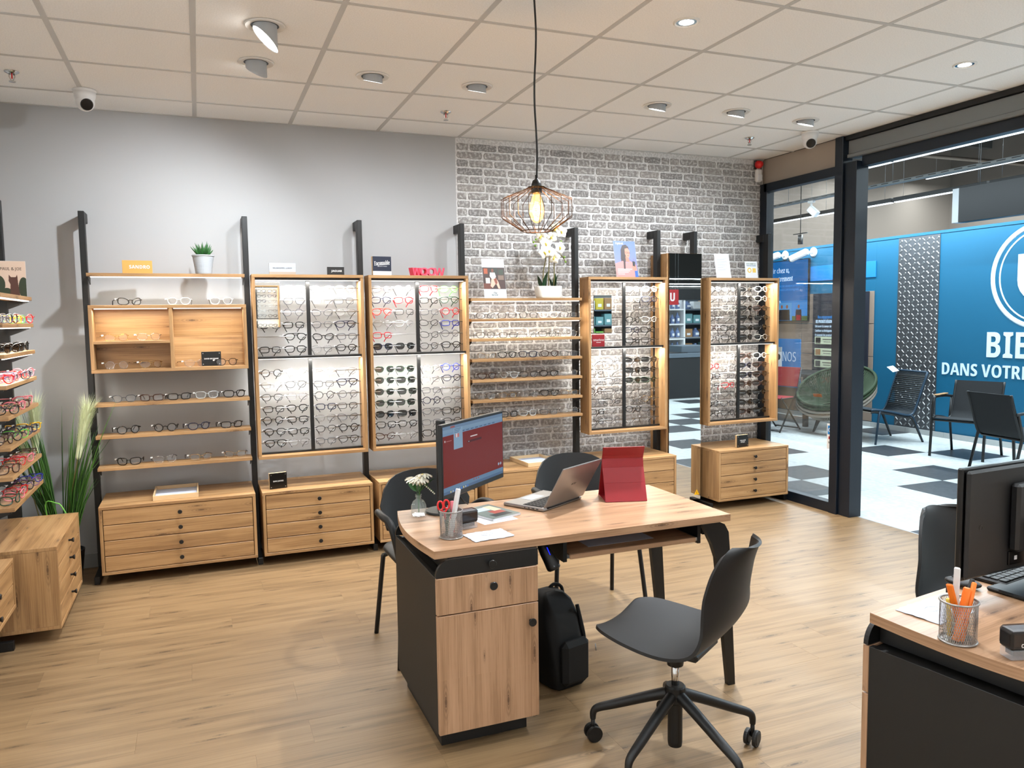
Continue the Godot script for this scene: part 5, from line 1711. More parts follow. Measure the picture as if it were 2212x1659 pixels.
func monitor_front(at, label):
	var t = thing("monitor", label, "monitor", at)
	var turn = atan2(0.66, 0.75)
	var c = Vector3(0.16, 0.228, -0.07)
	var p = monitor_panel(t, 0.54, 0.315, c, turn)
	var im = Image.create(512, 288, false, Image.FORMAT_RGB8)
	im.fill(Color(0.47, 0.10, 0.06))
	im.fill_rect(Rect2i(0, 0, 512, 14), Color(0.44, 0.53, 0.64))
	im.fill_rect(Rect2i(0, 14, 512, 14), Color(0.50, 0.60, 0.70))
	im.fill_rect(Rect2i(0, 28, 512, 12), Color(0.46, 0.57, 0.69))
	im.fill_rect(Rect2i(60, 3, 34, 7), Color(0.62, 0.34, 0.32))
	for k in 9: im.fill_rect(Rect2i(110 + k * 38, 32, 24, 4), Color(0.30, 0.38, 0.50))
	im.fill_rect(Rect2i(84, 14, 72, 92), Color(0.53, 0.64, 0.74))
	im.fill_rect(Rect2i(98, 40, 30, 16), Color(0.75, 0.45, 0.45))
	im.fill_rect(Rect2i(104, 40, 8, 16), Color(0.9, 0.9, 0.9))
	for k in 3: im.fill_rect(Rect2i(90, 18 + k * 7, 52 - k * 8, 3), Color(0.36, 0.46, 0.58))
	im.fill_rect(Rect2i(12, 58, 8, 8), Color(0.80, 0.76, 0.76))
	im.fill_rect(Rect2i(24, 62, 44, 3), Color(0.66, 0.42, 0.42))
	im.fill_rect(Rect2i(220, 66, 60, 5), Color(0.86, 0.82, 0.82))
	im.fill_rect(Rect2i(196, 84, 120, 9), Color(0.30, 0.055, 0.05))
	im.fill_rect(Rect2i(204, 86, 6, 5), Color(0.72, 0.66, 0.66))
	draw_oval(im, Vector2(470, 236), 7, 7, Color(0.62, 0.68, 0.76))
	draw_oval(im, Vector2(490, 236), 7, 7, Color(0.62, 0.68, 0.76))
	im.fill_rect(Rect2i(0, 258, 512, 18), Color(0.40, 0.52, 0.64))
	im.fill_rect(Rect2i(0, 276, 512, 12), Color(0.33, 0.43, 0.56))
	for k in 9: im.fill_rect(Rect2i(50 + k * 17, 278, 9, 8), [Color(0.8, 0.75, 0.5), Color(0.7, 0.75, 0.8), Color(0.3, 0.5, 0.8)][k % 3])
	for k in 3: im.fill_rect(Rect2i(240 + k * 20, 262, 8, 6), Color(0.62, 0.32, 0.30))
	print_sheet(p, "screen", im, 0.524, 0.282, Vector3(0, 0.006, 0.0113), Vector3.ZERO, 1.6)
	var n = Vector3(sin(turn), 0, cos(turn))
	put(t, "stand_column", box(Vector3(0.042, 0.385, 0.026), 0.004), M.black_plastic, Vector3(-0.005, 0.20, 0.0), Vector3(0, turn, 0))
	put(t, "stand_arm", rod(Vector3(-0.005, 0.24, 0.0), c - n * 0.012, 0.012, 10), M.black_plastic)
	put(t, "base", turned([Vector2(0.0, 0.0), Vector2(0.076, 0.0), Vector2(0.078, 0.003), Vector2(0.074, 0.009), Vector2(0.03, 0.011), Vector2(0.0, 0.011)], 36), M.black_plastic)
	put(t, "cable", pipe(smooth_path([c - n * 0.02 + Vector3(-0.03, -0.12, 0), Vector3(0.06, 0.10, -0.02), Vector3(0.09, 0.04, -0.02), Vector3(0.13, 0.006, -0.06)], 6), 0.003, 6), M.black_plastic)

func monitor_back(at, turn, label):
	# its back looks along +z
	var t = thing("monitor", label, "monitor", at, turn)
	put(t, "panel", box(Vector3(0.54, 0.325, 0.018), 0.004), M.screen_black, Vector3(0, 0.215, -0.02))
	put(t, "rear_cover", box(Vector3(0.525, 0.31, 0.016), 0.007), M.black_plastic, Vector3(0, 0.215, -0.004))
	put(t, "power_mark", turned([Vector2(0.006, 0.0006), Vector2(0.008, 0.0006), Vector2(0.008, 0.0), Vector2(0.006, 0.0), Vector2(0.006, 0.0006)], 16), M.screen_black, Vector3(-0.205, 0.205, 0.0042), Vector3(PI / 2, 0, 0))
	put(t, "stand_cover", box(Vector3(0.16, 0.20, 0.03), 0.008), M.black_plastic, Vector3(0.0, 0.22, 0.017))
	put(t, "port_strip", box(Vector3(0.16, 0.04, 0.006), 0.001), M.screen_black, Vector3(0.0, 0.098, 0.006))
	put(t, "port_sticker", box(Vector3(0.012, 0.012, 0.0008), 0.0), M.paper, Vector3(-0.05, 0.098, 0.0095))
	put(t, "stand_column", box(Vector3(0.07, 0.20, 0.03), 0.006), M.black_plastic, Vector3(0.0, 0.11, 0.045))
	put(t, "base", box(Vector3(0.24, 0.012, 0.12), 0.004), M.black_plastic, Vector3(0.0, 0.0062, 0.03))

func laptop():
	var A = Vector3(1.876, 0.7505, 2.648)
	var ux = Vector3(0.254, 0, -0.148).normalized()
	var t = thing("laptop", "open silver laptop on the desk, lid back to the viewer", "laptop", A, atan2(0.148, 0.254))
	# local: x along the hinge, base runs towards -z, lid leans to +z
	var L = 0.30
	put(t, "base", box(Vector3(L, 0.014, 0.215), 0.004), M.silver_plastic, Vector3(L / 2, 0.0075, -0.1075))
	put(t, "keyboard_bed", box(Vector3(L - 0.03, 0.001, 0.10), 0.0), M.charcoal, Vector3(L / 2, 0.0150, -0.068))
	for i in 12:
		for j in 5:
			put(t, "key", box(Vector3(0.0185, 0.0018, 0.0155), 0.0006), M.black_plastic, Vector3(0.03 + i * 0.0218, 0.0164, -0.028 - j * 0.0195))
	put(t, "touchpad", box(Vector3(0.10, 0.0006, 0.06), 0.0), M.light_grey, Vector3(L / 2, 0.0148, -0.165))
	for k in 4:
		put(t, "port", box(Vector3(0.001, 0.004, [0.012, 0.014, 0.008, 0.006][k]), 0.0), M.ink, Vector3(-0.0004, 0.0085, -0.03 - 0.022 * k))
	put(t, "hinge", rod(Vector3(0.03, 0.0135, 0.001), Vector3(L - 0.03, 0.0135, 0.001), 0.006, 10), M.charcoal)
	var lid = put(t, "lid", box(Vector3(L, 0.205, 0.006), 0.002), M.silver_plastic, Vector3(L / 2, 0.0175 + 0.1025 * sin(deg_to_rad(60)), 0.003 + 0.1025 * cos(deg_to_rad(60))), Vector3(deg_to_rad(30), 0, 0))
	put(lid, "screen", box(Vector3(L - 0.012, 0.188, 0.001), 0.0), M.screen_black, Vector3(0, 0.004, -0.0036))
	letter(lid, "lettering", "acer", 0.012, M.charcoal, Vector3(0.0, 0.0, 0.0032), Vector3.ZERO, 0.035, 0.0003)

func red_stand():
	var t = thing("red_card_stand", "red folded card display stand on the desk behind the laptop", "stand", Vector3(2.29, 0.7505, 2.62), -0.28)
	var prof = [Vector2(0.012, 0.0), Vector2(-0.022, 0.078), Vector2(-0.052, 0.142), Vector2(-0.060, 0.185), Vector2(-0.028, 0.238)]
	for k in 4:
		var a = prof[k]
		var b = prof[k + 1]
		var c = (a + b) / 2
		var d = b - a
		put(t, "front_panel", box(Vector3(0.188, d.length(), 0.003), 0.0006), M.red_card, Vector3(0, c.y + 0.001, c.x), Vector3(atan2(d.x, d.y), 0, 0))
	for q in [[Vector2(-0.028, 0.238), Vector2(-0.036, 0.236)], [Vector2(-0.036, 0.236), Vector2(-0.14, 0.002)], [Vector2(-0.14, 0.0025), Vector2(0.012, 0.0025)]]:
		var c = (q[0] + q[1]) / 2
		var d = q[1] - q[0]
		put(t, "back_panel", box(Vector3(0.188, d.length(), 0.003), 0.0006), M.red_card, Vector3(0, c.y, c.x), Vector3(atan2(d.x, d.y), 0, 0))

func vase(at):
	var t = thing("flower_vase", "small ribbed glass bottle vase with white daisies on the desk", "vase", at)
	var st = begin(true)
	var prof = [Vector2(0.026, 0.0), Vector2(0.030, 0.004), Vector2(0.031, 0.03), Vector2(0.030, 0.045), Vector2(0.022, 0.062), Vector2(0.0115, 0.070), Vector2(0.011, 0.078), Vector2(0.014, 0.081), Vector2(0.011, 0.084), Vector2(0.014, 0.090)]
	var n = 48
	for i in prof.size() - 1:
		for k in n:
			var pt = func(p, j):
				var rr = p.x * (1.0 + (0.045 * cos(j * PI) if p.y < 0.065 else 0.0) * (1.0 if int(j / 2.0) % 2 == 0 else -1.0))
				var a = TAU * j / n
				return Vector3(rr * cos(a), p.y, rr * sin(a))
			quad(st, pt.call(prof[i], k), pt.call(prof[i], (k + 1) % n), pt.call(prof[i + 1], (k + 1) % n), pt.call(prof[i + 1], k))
	put(t, "bottle", done(st), M.clear_glass)
	put(t, "bottle_base", turned([Vector2(0.0, 0.0005), Vector2(0.028, 0.0005), Vector2(0.028, 0.006), Vector2(0.0, 0.006)], 24), M.clear_acrylic)
	var heads = [[Vector3(0.002, 0.155, 0.012), 0.2], [Vector3(0.022, 0.165, -0.008), -0.3], [Vector3(-0.012, 0.15, -0.01), 0.7]]
	var grid = []
	for i in 5:
		var q = i / 4.0
		var row = []
		for j in 3:
			var s = j - 1.0
			row.append(Vector3(s * 0.0058 * sin(PI * (0.18 + 0.74 * q)), 0.004 - 0.010 * q * q + 0.003 * abs(s), 0.004 + 0.026 * q))
		grid.append(row)
	var petal = sheet(grid, 0.0006)
	for h in heads:
		put(t, "flower_stem", pipe(smooth_path([Vector3(0, 0.01, 0), Vector3(h[0].x * 0.3, 0.09, h[0].z * 0.3), h[0]], 5), 0.0016, 5), M.leaf)
		var f = put(t, "flower", ball(0.007, Vector3.ONE, 10, 6), M.pistil, h[0], Vector3(0.3 * h[1], 0, -0.25 * h[1]))
		f.scale = Vector3.ONE * 1.35
		for k in 16:
			put(f, "petal", petal, M.petal, Vector3(0, -0.001 - 0.002 * (k % 2), 0), Vector3(0, TAU * k / 16.0, 0))
	for q in [[0.9, 0.05, 0.075], [1.4, 0.075, 0.05], [0.4, 0.06, 0.06], [2.2, 0.05, 0.055], [1.1, 0.085, 0.03]]:
		put(t, "leaf", leaf_sheet(0.08, 0.02, 0.7), M.leaf, Vector3(cos(q[0]) * 0.012, 0.085 + q[2] * 0.3, -sin(q[0]) * 0.01), Vector3(0.4, q[0] + 0.6, -0.6))
	for k in 7:
		var b = Vector3(0.03 + k * 0.006, 0.125 - k * 0.006, -0.002 + 0.002 * k)
		put(t, "bud", ball(0.0035, Vector3.ONE, 8, 6), M.petal, b)
	put(t, "sprig", pipe(smooth_path([Vector3(0, 0.06, 0), Vector3(0.02, 0.13, -0.002), Vector3(0.07, 0.088, 0.01)], 6), 0.0014, 5), M.blade)

func backpack(at):
	var t = thing("backpack", "black fabric backpack on the floor under the desk", "bag", at, 0.25)
	var st = begin(true)
	var rows = []
	var r = RandomNumberGenerator.new()
	r.seed = 31
	for q in [[0.0, 0.86, 0.9], [0.012, 0.97, 1.0], [0.10, 1.0, 1.04], [0.2, 0.98, 1.0], [0.29, 0.93, 0.86], [0.345, 0.82, 0.64], [0.372, 0.6, 0.40], [0.378, 0.3, 0.2]]:
		var ring = []
		for p in round_rect(0.19 * q[1], 0.26 * q[2], 0.05 * min(q[1], q[2]), 5): ring.append(Vector3(p.x + r.randf_range(-0.003, 0.003), q[0], p.y + r.randf_range(-0.003, 0.003) - q[0] * 0.12))
		rows.append(ring)
	for i in rows.size() - 1:
		for k in rows[i].size():
			var k2 = (k + 1) % rows[i].size()
			quad(st, rows[i][k], rows[i][k2], rows[i + 1][k2], rows[i + 1][k])
	for k in range(1, rows[7].size() - 1):
		v3(st, rows[7][0]); v3(st, rows[7][k]); v3(st, rows[7][k + 1])
		v3(st, rows[0][0]); v3(st, rows[0][k + 1]); v3(st, rows[0][k])
	put(t, "body", done(st), M.bag_black)
	put(t, "front_pocket", box(Vector3(0.145, 0.19, 0.05), 0.02), M.bag_black, Vector3(0, 0.12, 0.135))
	put(t, "side_pocket", box(Vector3(0.04, 0.15, 0.14), 0.015), M.bag_black, Vector3(0.108, 0.10, 0.0))
	put(t, "top_handle", pipe(smooth_path([Vector3(0.02, 0.365, -0.07), Vector3(0.055, 0.385, -0.07), Vector3(0.088, 0.372, -0.06), Vector3(0.092, 0.33, -0.05), Vector3(0.082, 0.29, -0.04)], 5), 0.008, 6), M.bag_black)
	put(t, "strap", pipe(smooth_path([Vector3(0.07, 0.33, 0.07), Vector3(0.088, 0.2, 0.092), Vector3(0.09, 0.10, 0.098), Vector3(0.08, 0.03, 0.09)], 5), 0.009, 5), M.bag_black)
	put(t, "zip_pull", rod(Vector3(0.125, 0.16, 0.125), Vector3(0.128, 0.13, 0.128), 0.0025), M.steel)

func scanner(at):
	var t = thing("barcode_scanner", "black barcode scanner hanging under the desk, blue light on it", "scanner", at, 0.2)
	var body = pipe(smooth_path([Vector3(-0.014, 0.055, -0.02), Vector3(-0.006, 0.02, 0.0), Vector3(0.008, -0.02, 0.02), Vector3(0.014, -0.042, 0.03)], 5), 0.0, 12, false, [0.012, 0.018, 0.02, 0.021, 0.022, 0.023, 0.0235, 0.024, 0.025, 0.026, 0.027, 0.0275, 0.0275, 0.027, 0.025, 0.02])
	put(t, "housing", body, M.black_plastic)
	put(t, "status_light", box(Vector3(0.004, 0.034, 0.002), 0.0008), M.scan_blue, Vector3(-0.008, 0.032, 0.0225), Vector3(-0.25, 0, 0.3))
	put(t, "holder", box(Vector3(0.05, 0.02, 0.04), 0.004), M.black_plastic, Vector3(-0.014, 0.066, -0.02))
	letter(t, "lettering", "Honeywell", 0.006, M.grey_ink, Vector3(0.012, -0.02, 0.0475), Vector3(-0.45, 0, 0.1), 0.03, 0.0004)

func make_desks():
	desk(Vector3(1.299, 0, 2.998), 0.0, 1, "oak desk with laptop, red stand and vase in the middle of the shop")
	swivel_chair(Vector3(2.075, 0, 3.335), deg_to_rad(33.0), "black swivel chair drawn up to the desk with the laptop", deg_to_rad(9.0 + 33.0))
	guest_chair(Vector3(1.585, 0, 2.02), 0.03, "black armchair behind the daisy vase, facing the desk")
	guest_chair(Vector3(2.44, 0, 1.93), -0.1, "black armchair behind the laptop, facing the desk")
	monitor_front(Vector3(1.498, 0.7505, 2.455), "black monitor showing a dark red web page")
	laptop()
	red_stand()
	vase(Vector3(1.385, 0.7505, 2.478))
	var cup = Vector3(1.412, 0.7505, 2.845)
	mesh_cup(cup, "silver wire mesh pen cup beside the monitor", "wire mesh pen cups")
	scissors(cup + Vector3(-0.012, 0.006, -0.012), Vector3(-0.10, 1.0, -0.05).normalized(), "red handled scissors in the pen cup beside the monitor")
	pen(cup + Vector3(-0.008, 0.006, 0.012), Vector3(0.22, 0.97, -0.08).normalized(), 0.18, 0.0095, M.white_plastic, "long white marker in the cup beside the monitor", null, true)
	pen(cup + Vector3(0.01, 0.006, -0.02), Vector3(0.02, 0.99, 0.0).normalized(), 0.125, 0.0075, M.pink, "pink highlighter in the cup beside the monitor", M.g_pink)
	pen(cup + Vector3(-0.02, 0.006, 0.002), Vector3(0.12, 0.98, -0.1).normalized(), 0.095, 0.005, M.leaf_dark, "dark green pen in the cup beside the monitor")
	stamp(Vector3(1.508, 0.7505, 2.745), 0.2, "black stamp behind the pen cup on the laptop desk", false)
	cloth_sheet(Vector3(1.545, 0.7505, 2.885), 0.12, 0.165, 0.115, "pale blue lens cloth on the laptop desk")
	var mg = thing("magazine", "glossy magazine with a blurred cover behind the monitor stand", "magazine", Vector3(1.668, 0.7505, 2.575), 0.35)
	slab(mg, "pages", M.paper, Vector3(-0.075, 0.0, -0.105), Vector3(0.075, 0.009, 0.105), 0.001)
	var im = Image.create(96, 128, false, Image.FORMAT_RGB8)
	im.fill(Color(0.42, 0.46, 0.44))
	for q in [[10, 20, 50, 30, Color(0.70, 0.78, 0.82)], [40, 60, 40, 40, Color(0.60, 0.30, 0.26)], [20, 90, 60, 26, Color(0.18, 0.20, 0.20)], [60, 16, 26, 50, Color(0.80, 0.74, 0.62)]]: im.fill_rect(Rect2i(q[0], q[1], q[2], q[3]), q[4])
	print_sheet(mg, "cover", im, 0.15, 0.21, Vector3(0, 0.0098, 0), Vector3(-PI / 2, 0, 0))
	var sh = thing("paper_sheet", "white paper sheet under the magazine beside the stamp", "paper", Vector3(1.645, 0.7503, 2.63), 0.2)
	slab(sh, "sheet", M.paper, Vector3(-0.08, 0.0, -0.09), Vector3(0.08, 0.0002, 0.09), 0.0)
	mg.position.y = 0.7507
	scanner(Vector3(1.772, 0.645, 2.915))
	var kp = thing("paper_sheet", "white form on the pull-out keyboard shelf", "paper", Vector3(2.115, 0.6562, 2.80), 0.0)
	slab(kp, "sheet", M.cloth, Vector3(-0.15, 0.0, -0.09), Vector3(0.15, 0.0006, 0.09), 0.0)
	backpack(Vector3(1.945, 0.0, 2.60))
	# the second desk, turned round, and what stands on it
	var o = Vector3(2.232, 0, 4.035)
	var turn = PI + deg_to_rad(9.0)
	var b = Basis(Vector3.UP, turn)
	desk(o, turn, -1, "oak desk with black monitor seen from behind, nearest the shop entrance")
	swivel_chair(Vector3(3.20, 0, 3.72), PI + deg_to_rad(8.0), "black swivel chair behind the monitor of the second desk", 0.4)
	monitor_back(Vector3(2.80, 0.7505, 4.06), deg_to_rad(4.0), "black monitor on the second desk, its back to the viewer")
	var kb = thing("keyboard", "black keyboard on the second desk behind the monitor", "keyboard", Vector3(2.93, 0.7505, 3.972), deg_to_rad(9.0))
	slab(kb, "case", M.black_plastic, Vector3(-0.20, 0.0, -0.055), Vector3(0.20, 0.014, 0.055), 0.004)
	for i in 14:
		for j in 4: slab(kb, "key", M.charcoal, Vector3(-0.19 + i * 0.0272, 0.0142, -0.048 + j * 0.0245), Vector3(-0.167 + i * 0.0272, 0.0185, -0.027 + j * 0.0245), 0.001)
	var ms = thing("mouse", "black computer mouse beside the keyboard on the second desk", "mouse", Vector3(2.645, 0.7505, 3.99), 0.3)
	var mo = put(ms, "shell", ball(0.03, Vector3.ONE, 20, 12), M.black_plastic, Vector3(0, 0.0125, 0))
	mo.scale = Vector3(1.0, 0.42, 1.7)
	put(ms, "wheel", rod(Vector3(-0.003, 0.0225, -0.026), Vector3(0.003, 0.0225, -0.026), 0.005, 12), M.charcoal)
	var c2 = Vector3(2.283, 0.7505, 4.262)
	mesh_cup(c2, "silver wire mesh pen cup with orange tools on the second desk", "wire mesh pen cups")
	pen(c2 + Vector3(0.016, 0.006, 0.0), Vector3(-0.32, 0.95, -0.02).normalized(), 0.15, 0.0065, M.orange, "orange flat cutter leaning over the cup rim on the second desk", null, true)
	pen(c2 + Vector3(-0.02, 0.006, 0.01), Vector3(0.32, 0.93, -0.05).normalized(), 0.135, 0.007, M.orange, "thick orange marker in the cup on the second desk", null, true)
	pen(c2 + Vector3(-0.012, 0.006, 0.02), Vector3(0.38, 0.91, -0.10).normalized(), 0.15, 0.006, M.orange, "slim orange pen in the cup on the second desk")
	pen(c2 + Vector3(-0.008, 0.006, 0.0), Vector3(0.42, 0.90, -0.06).normalized(), 0.155, 0.0062, M.black_plastic, "black pen in the cup on the second desk")
	pen(c2 + Vector3(-0.01, 0.006, -0.015), Vector3(-0.08, 0.99, 0.0).normalized(), 0.10, 0.0055, M.yellow, "yellow pencil in the cup on the second desk")
	pen(c2 + Vector3(0.0, 0.006, -0.012), Vector3(0.06, 1.0, -0.02).normalized(), 0.175, 0.006, M.white_plastic, "white ruler with black clamp in the cup on the second desk", null, true)
	var pd = thing("pupil_ruler", "white measuring gauge with a black jaw in the cup on the second desk", "ruler", c2 + Vector3(0.012, 0.006, -0.022))
	slab(pd, "scale_bar", M.white_plastic, Vector3(-0.004, 0.0, -0.001), Vector3(0.012, 0.13, 0.001), 0.0005)
	slab(pd, "jaw", M.black_plastic, Vector3(-0.03, 0.112, -0.0015), Vector3(-0.0042, 0.128, 0.0015), 0.0005)
	stamp(Vector3(2.332, 0.7505, 4.385), -0.28, "black self-inking stamp with clear skirt beside the orange pens", true)
	cloth_sheet(Vector3(2.40, 0.7505, 4.10), deg_to_rad(9.0), 0.165, 0.125, "pale blue lens cloth beside the orange pens on the second desk")

# ---------------------------------------------------------------- the hall outside
func hall_tube(at, len_, along_z, energy, label, group):
	var t = thing("linear_lamp", label, "lamp", at, 0.0, group)
	var s = Vector3(0.06, 0.05, len_) if along_z else Vector3(len_, 0.05, 0.06)
	put(t, "housing", box(s, 0.002), M.black_metal, Vector3(0, 0.03, 0))
	var d = Vector3(0.045, 0.012, len_ - 0.02) if along_z else Vector3(len_ - 0.02, 0.012, 0.045)
	put(t, "diffuser", box(d, 0.001), M.hall_tube, Vector3(0, -0.0015, 0))
	for k in [-1, 1]:
		var p = Vector3(0, 0.055, k * len_ * 0.4) if along_z else Vector3(k * len_ * 0.4, 0.055, 0)
		put(t, "hanger_wire", rod(p, p + Vector3(0, 1.5, 0), 0.002, 4), M.steel)
	if energy > 0.0:
		area(at + Vector3(0, -0.012, 0), at + Vector3(0, -1, 0), Vector2(0.045, len_) if along_z else Vector2(len_, 0.045), energy, Color(0.90, 0.97, 1.0), Vector3(0, 0, 1))

func garden_chair(at, turn, label):
	# anthracite armchair, faces -z
	var t = thing("garden_armchair", label, "chair", at, turn, "anthracite garden armchairs in the hall")
	var grid = []
	var prof = [Vector2(-0.26, 0.42), Vector2(-0.2, 0.435), Vector2(0.0, 0.41), Vector2(0.15, 0.38), Vector2(0.2, 0.40), Vector2(0.235, 0.47), Vector2(0.285, 0.62), Vector2(0.34, 0.80)]
	for p in prof:
		var row = []
		for j in 5: row.append(Vector3(-0.235 + 0.1175 * j, p.y, p.x))
		grid.append(row)
	put(t, "fabric_seat", sheet(grid, 0.006), M.mesh_anthracite)
	for s in [-1, 1]:
		put(t, "side_rail", pipe(smooth_path(prof.map(func(p): return Vector3(s * 0.245, p.y, p.x)), 3), 0.013, 8), M.frame_anthracite)
		put(t, "leg", pipe(smooth_path([Vector3(s * 0.265, 0.0, -0.27), Vector3(s * 0.265, 0.50, -0.225), Vector3(s * 0.265, 0.615, -0.20), Vector3(s * 0.265, 0.645, -0.15), Vector3(s * 0.265, 0.64, 0.10), Vector3(s * 0.262, 0.62, 0.29)], 5), 0.015, 8), M.frame_anthracite)
		put(t, "armrest", box(Vector3(0.045, 0.012, 0.30), 0.004), M.oak, Vector3(s * 0.265, 0.664, -0.02))
		put(t, "leg", pipe([Vector3(s * 0.262, 0.63, 0.27), Vector3(s * 0.25, 0.40, 0.20), Vector3(s * 0.255, 0.0, 0.30)], 0.014, 8), M.frame_anthracite)
	put(t, "cross_bar", rod(Vector3(-0.25, 0.37, 0.16), Vector3(0.25, 0.37, 0.16), 0.012), M.frame_anthracite)
	put(t, "cross_bar", rod(Vector3(-0.25, 0.40, -0.24), Vector3(0.25, 0.40, -0.24), 0.012), M.frame_anthracite)

func lounge_chair(at, turn, label, lift, m_rope, m_frame):
	# low armless chair with a woven back, faces -z
	var t = thing("lounge_chair", label, "chair", at, turn, "stack of woven lounge chairs in the hall")
	var prof = [Vector2(-0.36, 0.385), Vector2(-0.30, 0.39), Vector2(-0.1, 0.36), Vector2(0.1, 0.315), Vector2(0.19, 0.31), Vector2(0.25, 0.36), Vector2(0.34, 0.60), Vector2(0.42, 0.82)]
	for s in [-1, 1]:
		put(t, "side_rail", pipe(smooth_path(prof.map(func(p): return Vector3(s * 0.25, p.y + lift, p.x)), 3), 0.013, 8), m_frame)
		put(t, "leg", pipe([Vector3(s * 0.25, 0.37 + lift, -0.24), Vector3(s * 0.262, 0.33 + lift, -0.26), Vector3(s * 0.275, lift * 0.0, -0.31)], 0.013, 8), m_frame)
		put(t, "leg", pipe([Vector3(s * 0.25, 0.315 + lift, 0.18), Vector3(s * 0.262, 0.28 + lift, 0.22), Vector3(s * 0.275, lift * 0.0, 0.36)], 0.013, 8), m_frame)
	var path = smooth_path(prof.map(func(p): return Vector3(0, p.y + lift, p.x)), 11)
	var st = begin(true)
	for p in path:
		tube(st, [p + Vector3(-0.25, 0.004, 0), p + Vector3(0.25, 0.004, 0)], 0.0085, 5)
	var w = put(t, "woven_cords", done(st), m_rope)
	w.set_meta("kind", "stuff")
	put(t, "top_bar", rod(Vector3(-0.25, 0.82 + lift, 0.42), Vector3(0.25, 0.82 + lift, 0.42), 0.014), m_frame)

func basket_chair(at, turn, label, lift, m):
	var t = thing("basket_chair", label, "chair", at, turn, "stack of round woven basket chairs")
	# tilted rim oval, cords to a lower ring
	var rim = []
	var low = []
	for k in 40:
		var a = TAU * k / 40
		rim.append(Vector3(0.50 * cos(a), 0.62 + lift + 0.24 * -sin(a) * 1.0, 0.42 * sin(a)))
		low.append(Vector3(0.15 * cos(a), 0.36 + lift + 0.02 * -sin(a), 0.05 + 0.16 * sin(a)))
	put(t, "rim", pipe(rim, 0.019, 8, true), m)
	put(t, "lower_ring", pipe(low, 0.01, 6, true), m)
	var st = begin(true)
	for k in 40:
		for h in 3:
			var a = TAU * (k + h / 3.0) / 40
			var p = Vector3(0.50 * cos(a), 0.62 + lift - 0.24 * sin(a), 0.42 * sin(a))
			var q = Vector3(0.15 * cos(a), 0.36 + lift - 0.02 * sin(a), 0.05 + 0.16 * sin(a))
			tube(st, [p, p.lerp(q, 0.5) + Vector3(0, -0.045, 0), q], 0.006, 4)
	var c = put(t, "woven_cords", done(st), m)
	c.set_meta("kind", "stuff")
	for k in 3:
		var a = TAU * k / 3 + 0.5
		put(t, "leg", pipe([Vector3(0.14 * cos(a), 0.35 + lift, 0.05 + 0.14 * sin(a)), Vector3(0.24 * cos(a), 0.0, 0.05 + 0.24 * sin(a))], 0.013, 6), M.frame_anthracite)

func red_chair(at, turn):
	var t = thing("folding_chair", "red folding garden chair with dark metal frame behind the shop window", "chair", at, turn)
	put(t, "back_fabric", box(Vector3(0.40, 0.27, 0.008), 0.003), M.fabric_red, Vector3(0, 0.72, 0.185), Vector3(0.28, 0, 0))
	put(t, "seat_fabric", box(Vector3(0.40, 0.008, 0.38), 0.003), M.fabric_red, Vector3(0, 0.452, -0.03))
	for s in [-1, 1]:
		put(t, "back_leg_bar", pipe([Vector3(s * 0.21, 0.86, 0.225), Vector3(s * 0.21, 0.55, 0.135), Vector3(s * 0.21, 0.0, -0.26)], 0.011, 8), M.frame_anthracite)
		put(t, "front_leg_bar", pipe([Vector3(s * 0.19, 0.46, -0.20), Vector3(s * 0.19, 0.0, 0.24)], 0.011, 8), M.frame_anthracite)
		put(t, "seat_rail", rod(Vector3(s * 0.20, 0.447, -0.22), Vector3(s * 0.20, 0.447, 0.16), 0.010), M.frame_anthracite)
	put(t, "foot_bar", rod(Vector3(-0.21, 0.02, -0.25), Vector3(0.21, 0.02, -0.25), 0.009), M.frame_anthracite)
	put(t, "foot_bar", rod(Vector3(-0.19, 0.02, 0.23), Vector3(0.19, 0.02, 0.23), 0.009), M.frame_anthracite)
	put(t, "price_slip", box(Vector3(0.07, 0.05, 0.001), 0.0), M.fabric_red, Vector3(0.11, 0.765, 0.192), Vector3(0.28, 0, 0))

func bullet_camera(at, dir, label):
	var t = thing("wall_camera", label, "camera", at, 0.0, "white bullet cameras on the blue wall")
	put(t, "wall_plate", turned([Vector2(0.0, 0.022), Vector2(0.06, 0.022), Vector2(0.072, 0.01), Vector2(0.072, 0.0), Vector2(0.0, 0.0)], 28), M.white_plastic, Vector3.ZERO, Vector3(0, 0, PI / 2))
	put(t, "arm", pipe([Vector3(-0.02, 0, 0), Vector3(-0.10, -0.01, 0), Vector3(-0.13, 0.0, 0)], 0.02, 10), M.white_plastic)
	var b = put(t, "body", box(Vector3(0.10, 0.095, 0.30), 0.02), M.white_plastic, Vector3(-0.14, 0, 0) + dir * 0.12)
	b.basis = Basis.looking_at(dir, Vector3.UP)
	put(b, "lens_window", box(Vector3(0.08, 0.075, 0.006), 0.002), M.screen_black, Vector3(0, 0, -0.152))

func wall_letters(parent, called, text, height, m, y, z, wide, bold = true):
	return letter(parent, called, text, height, m, Vector3(-0.004, y, z), Vector3(0, -PI / 2, 0), wide, 0.006, bold)

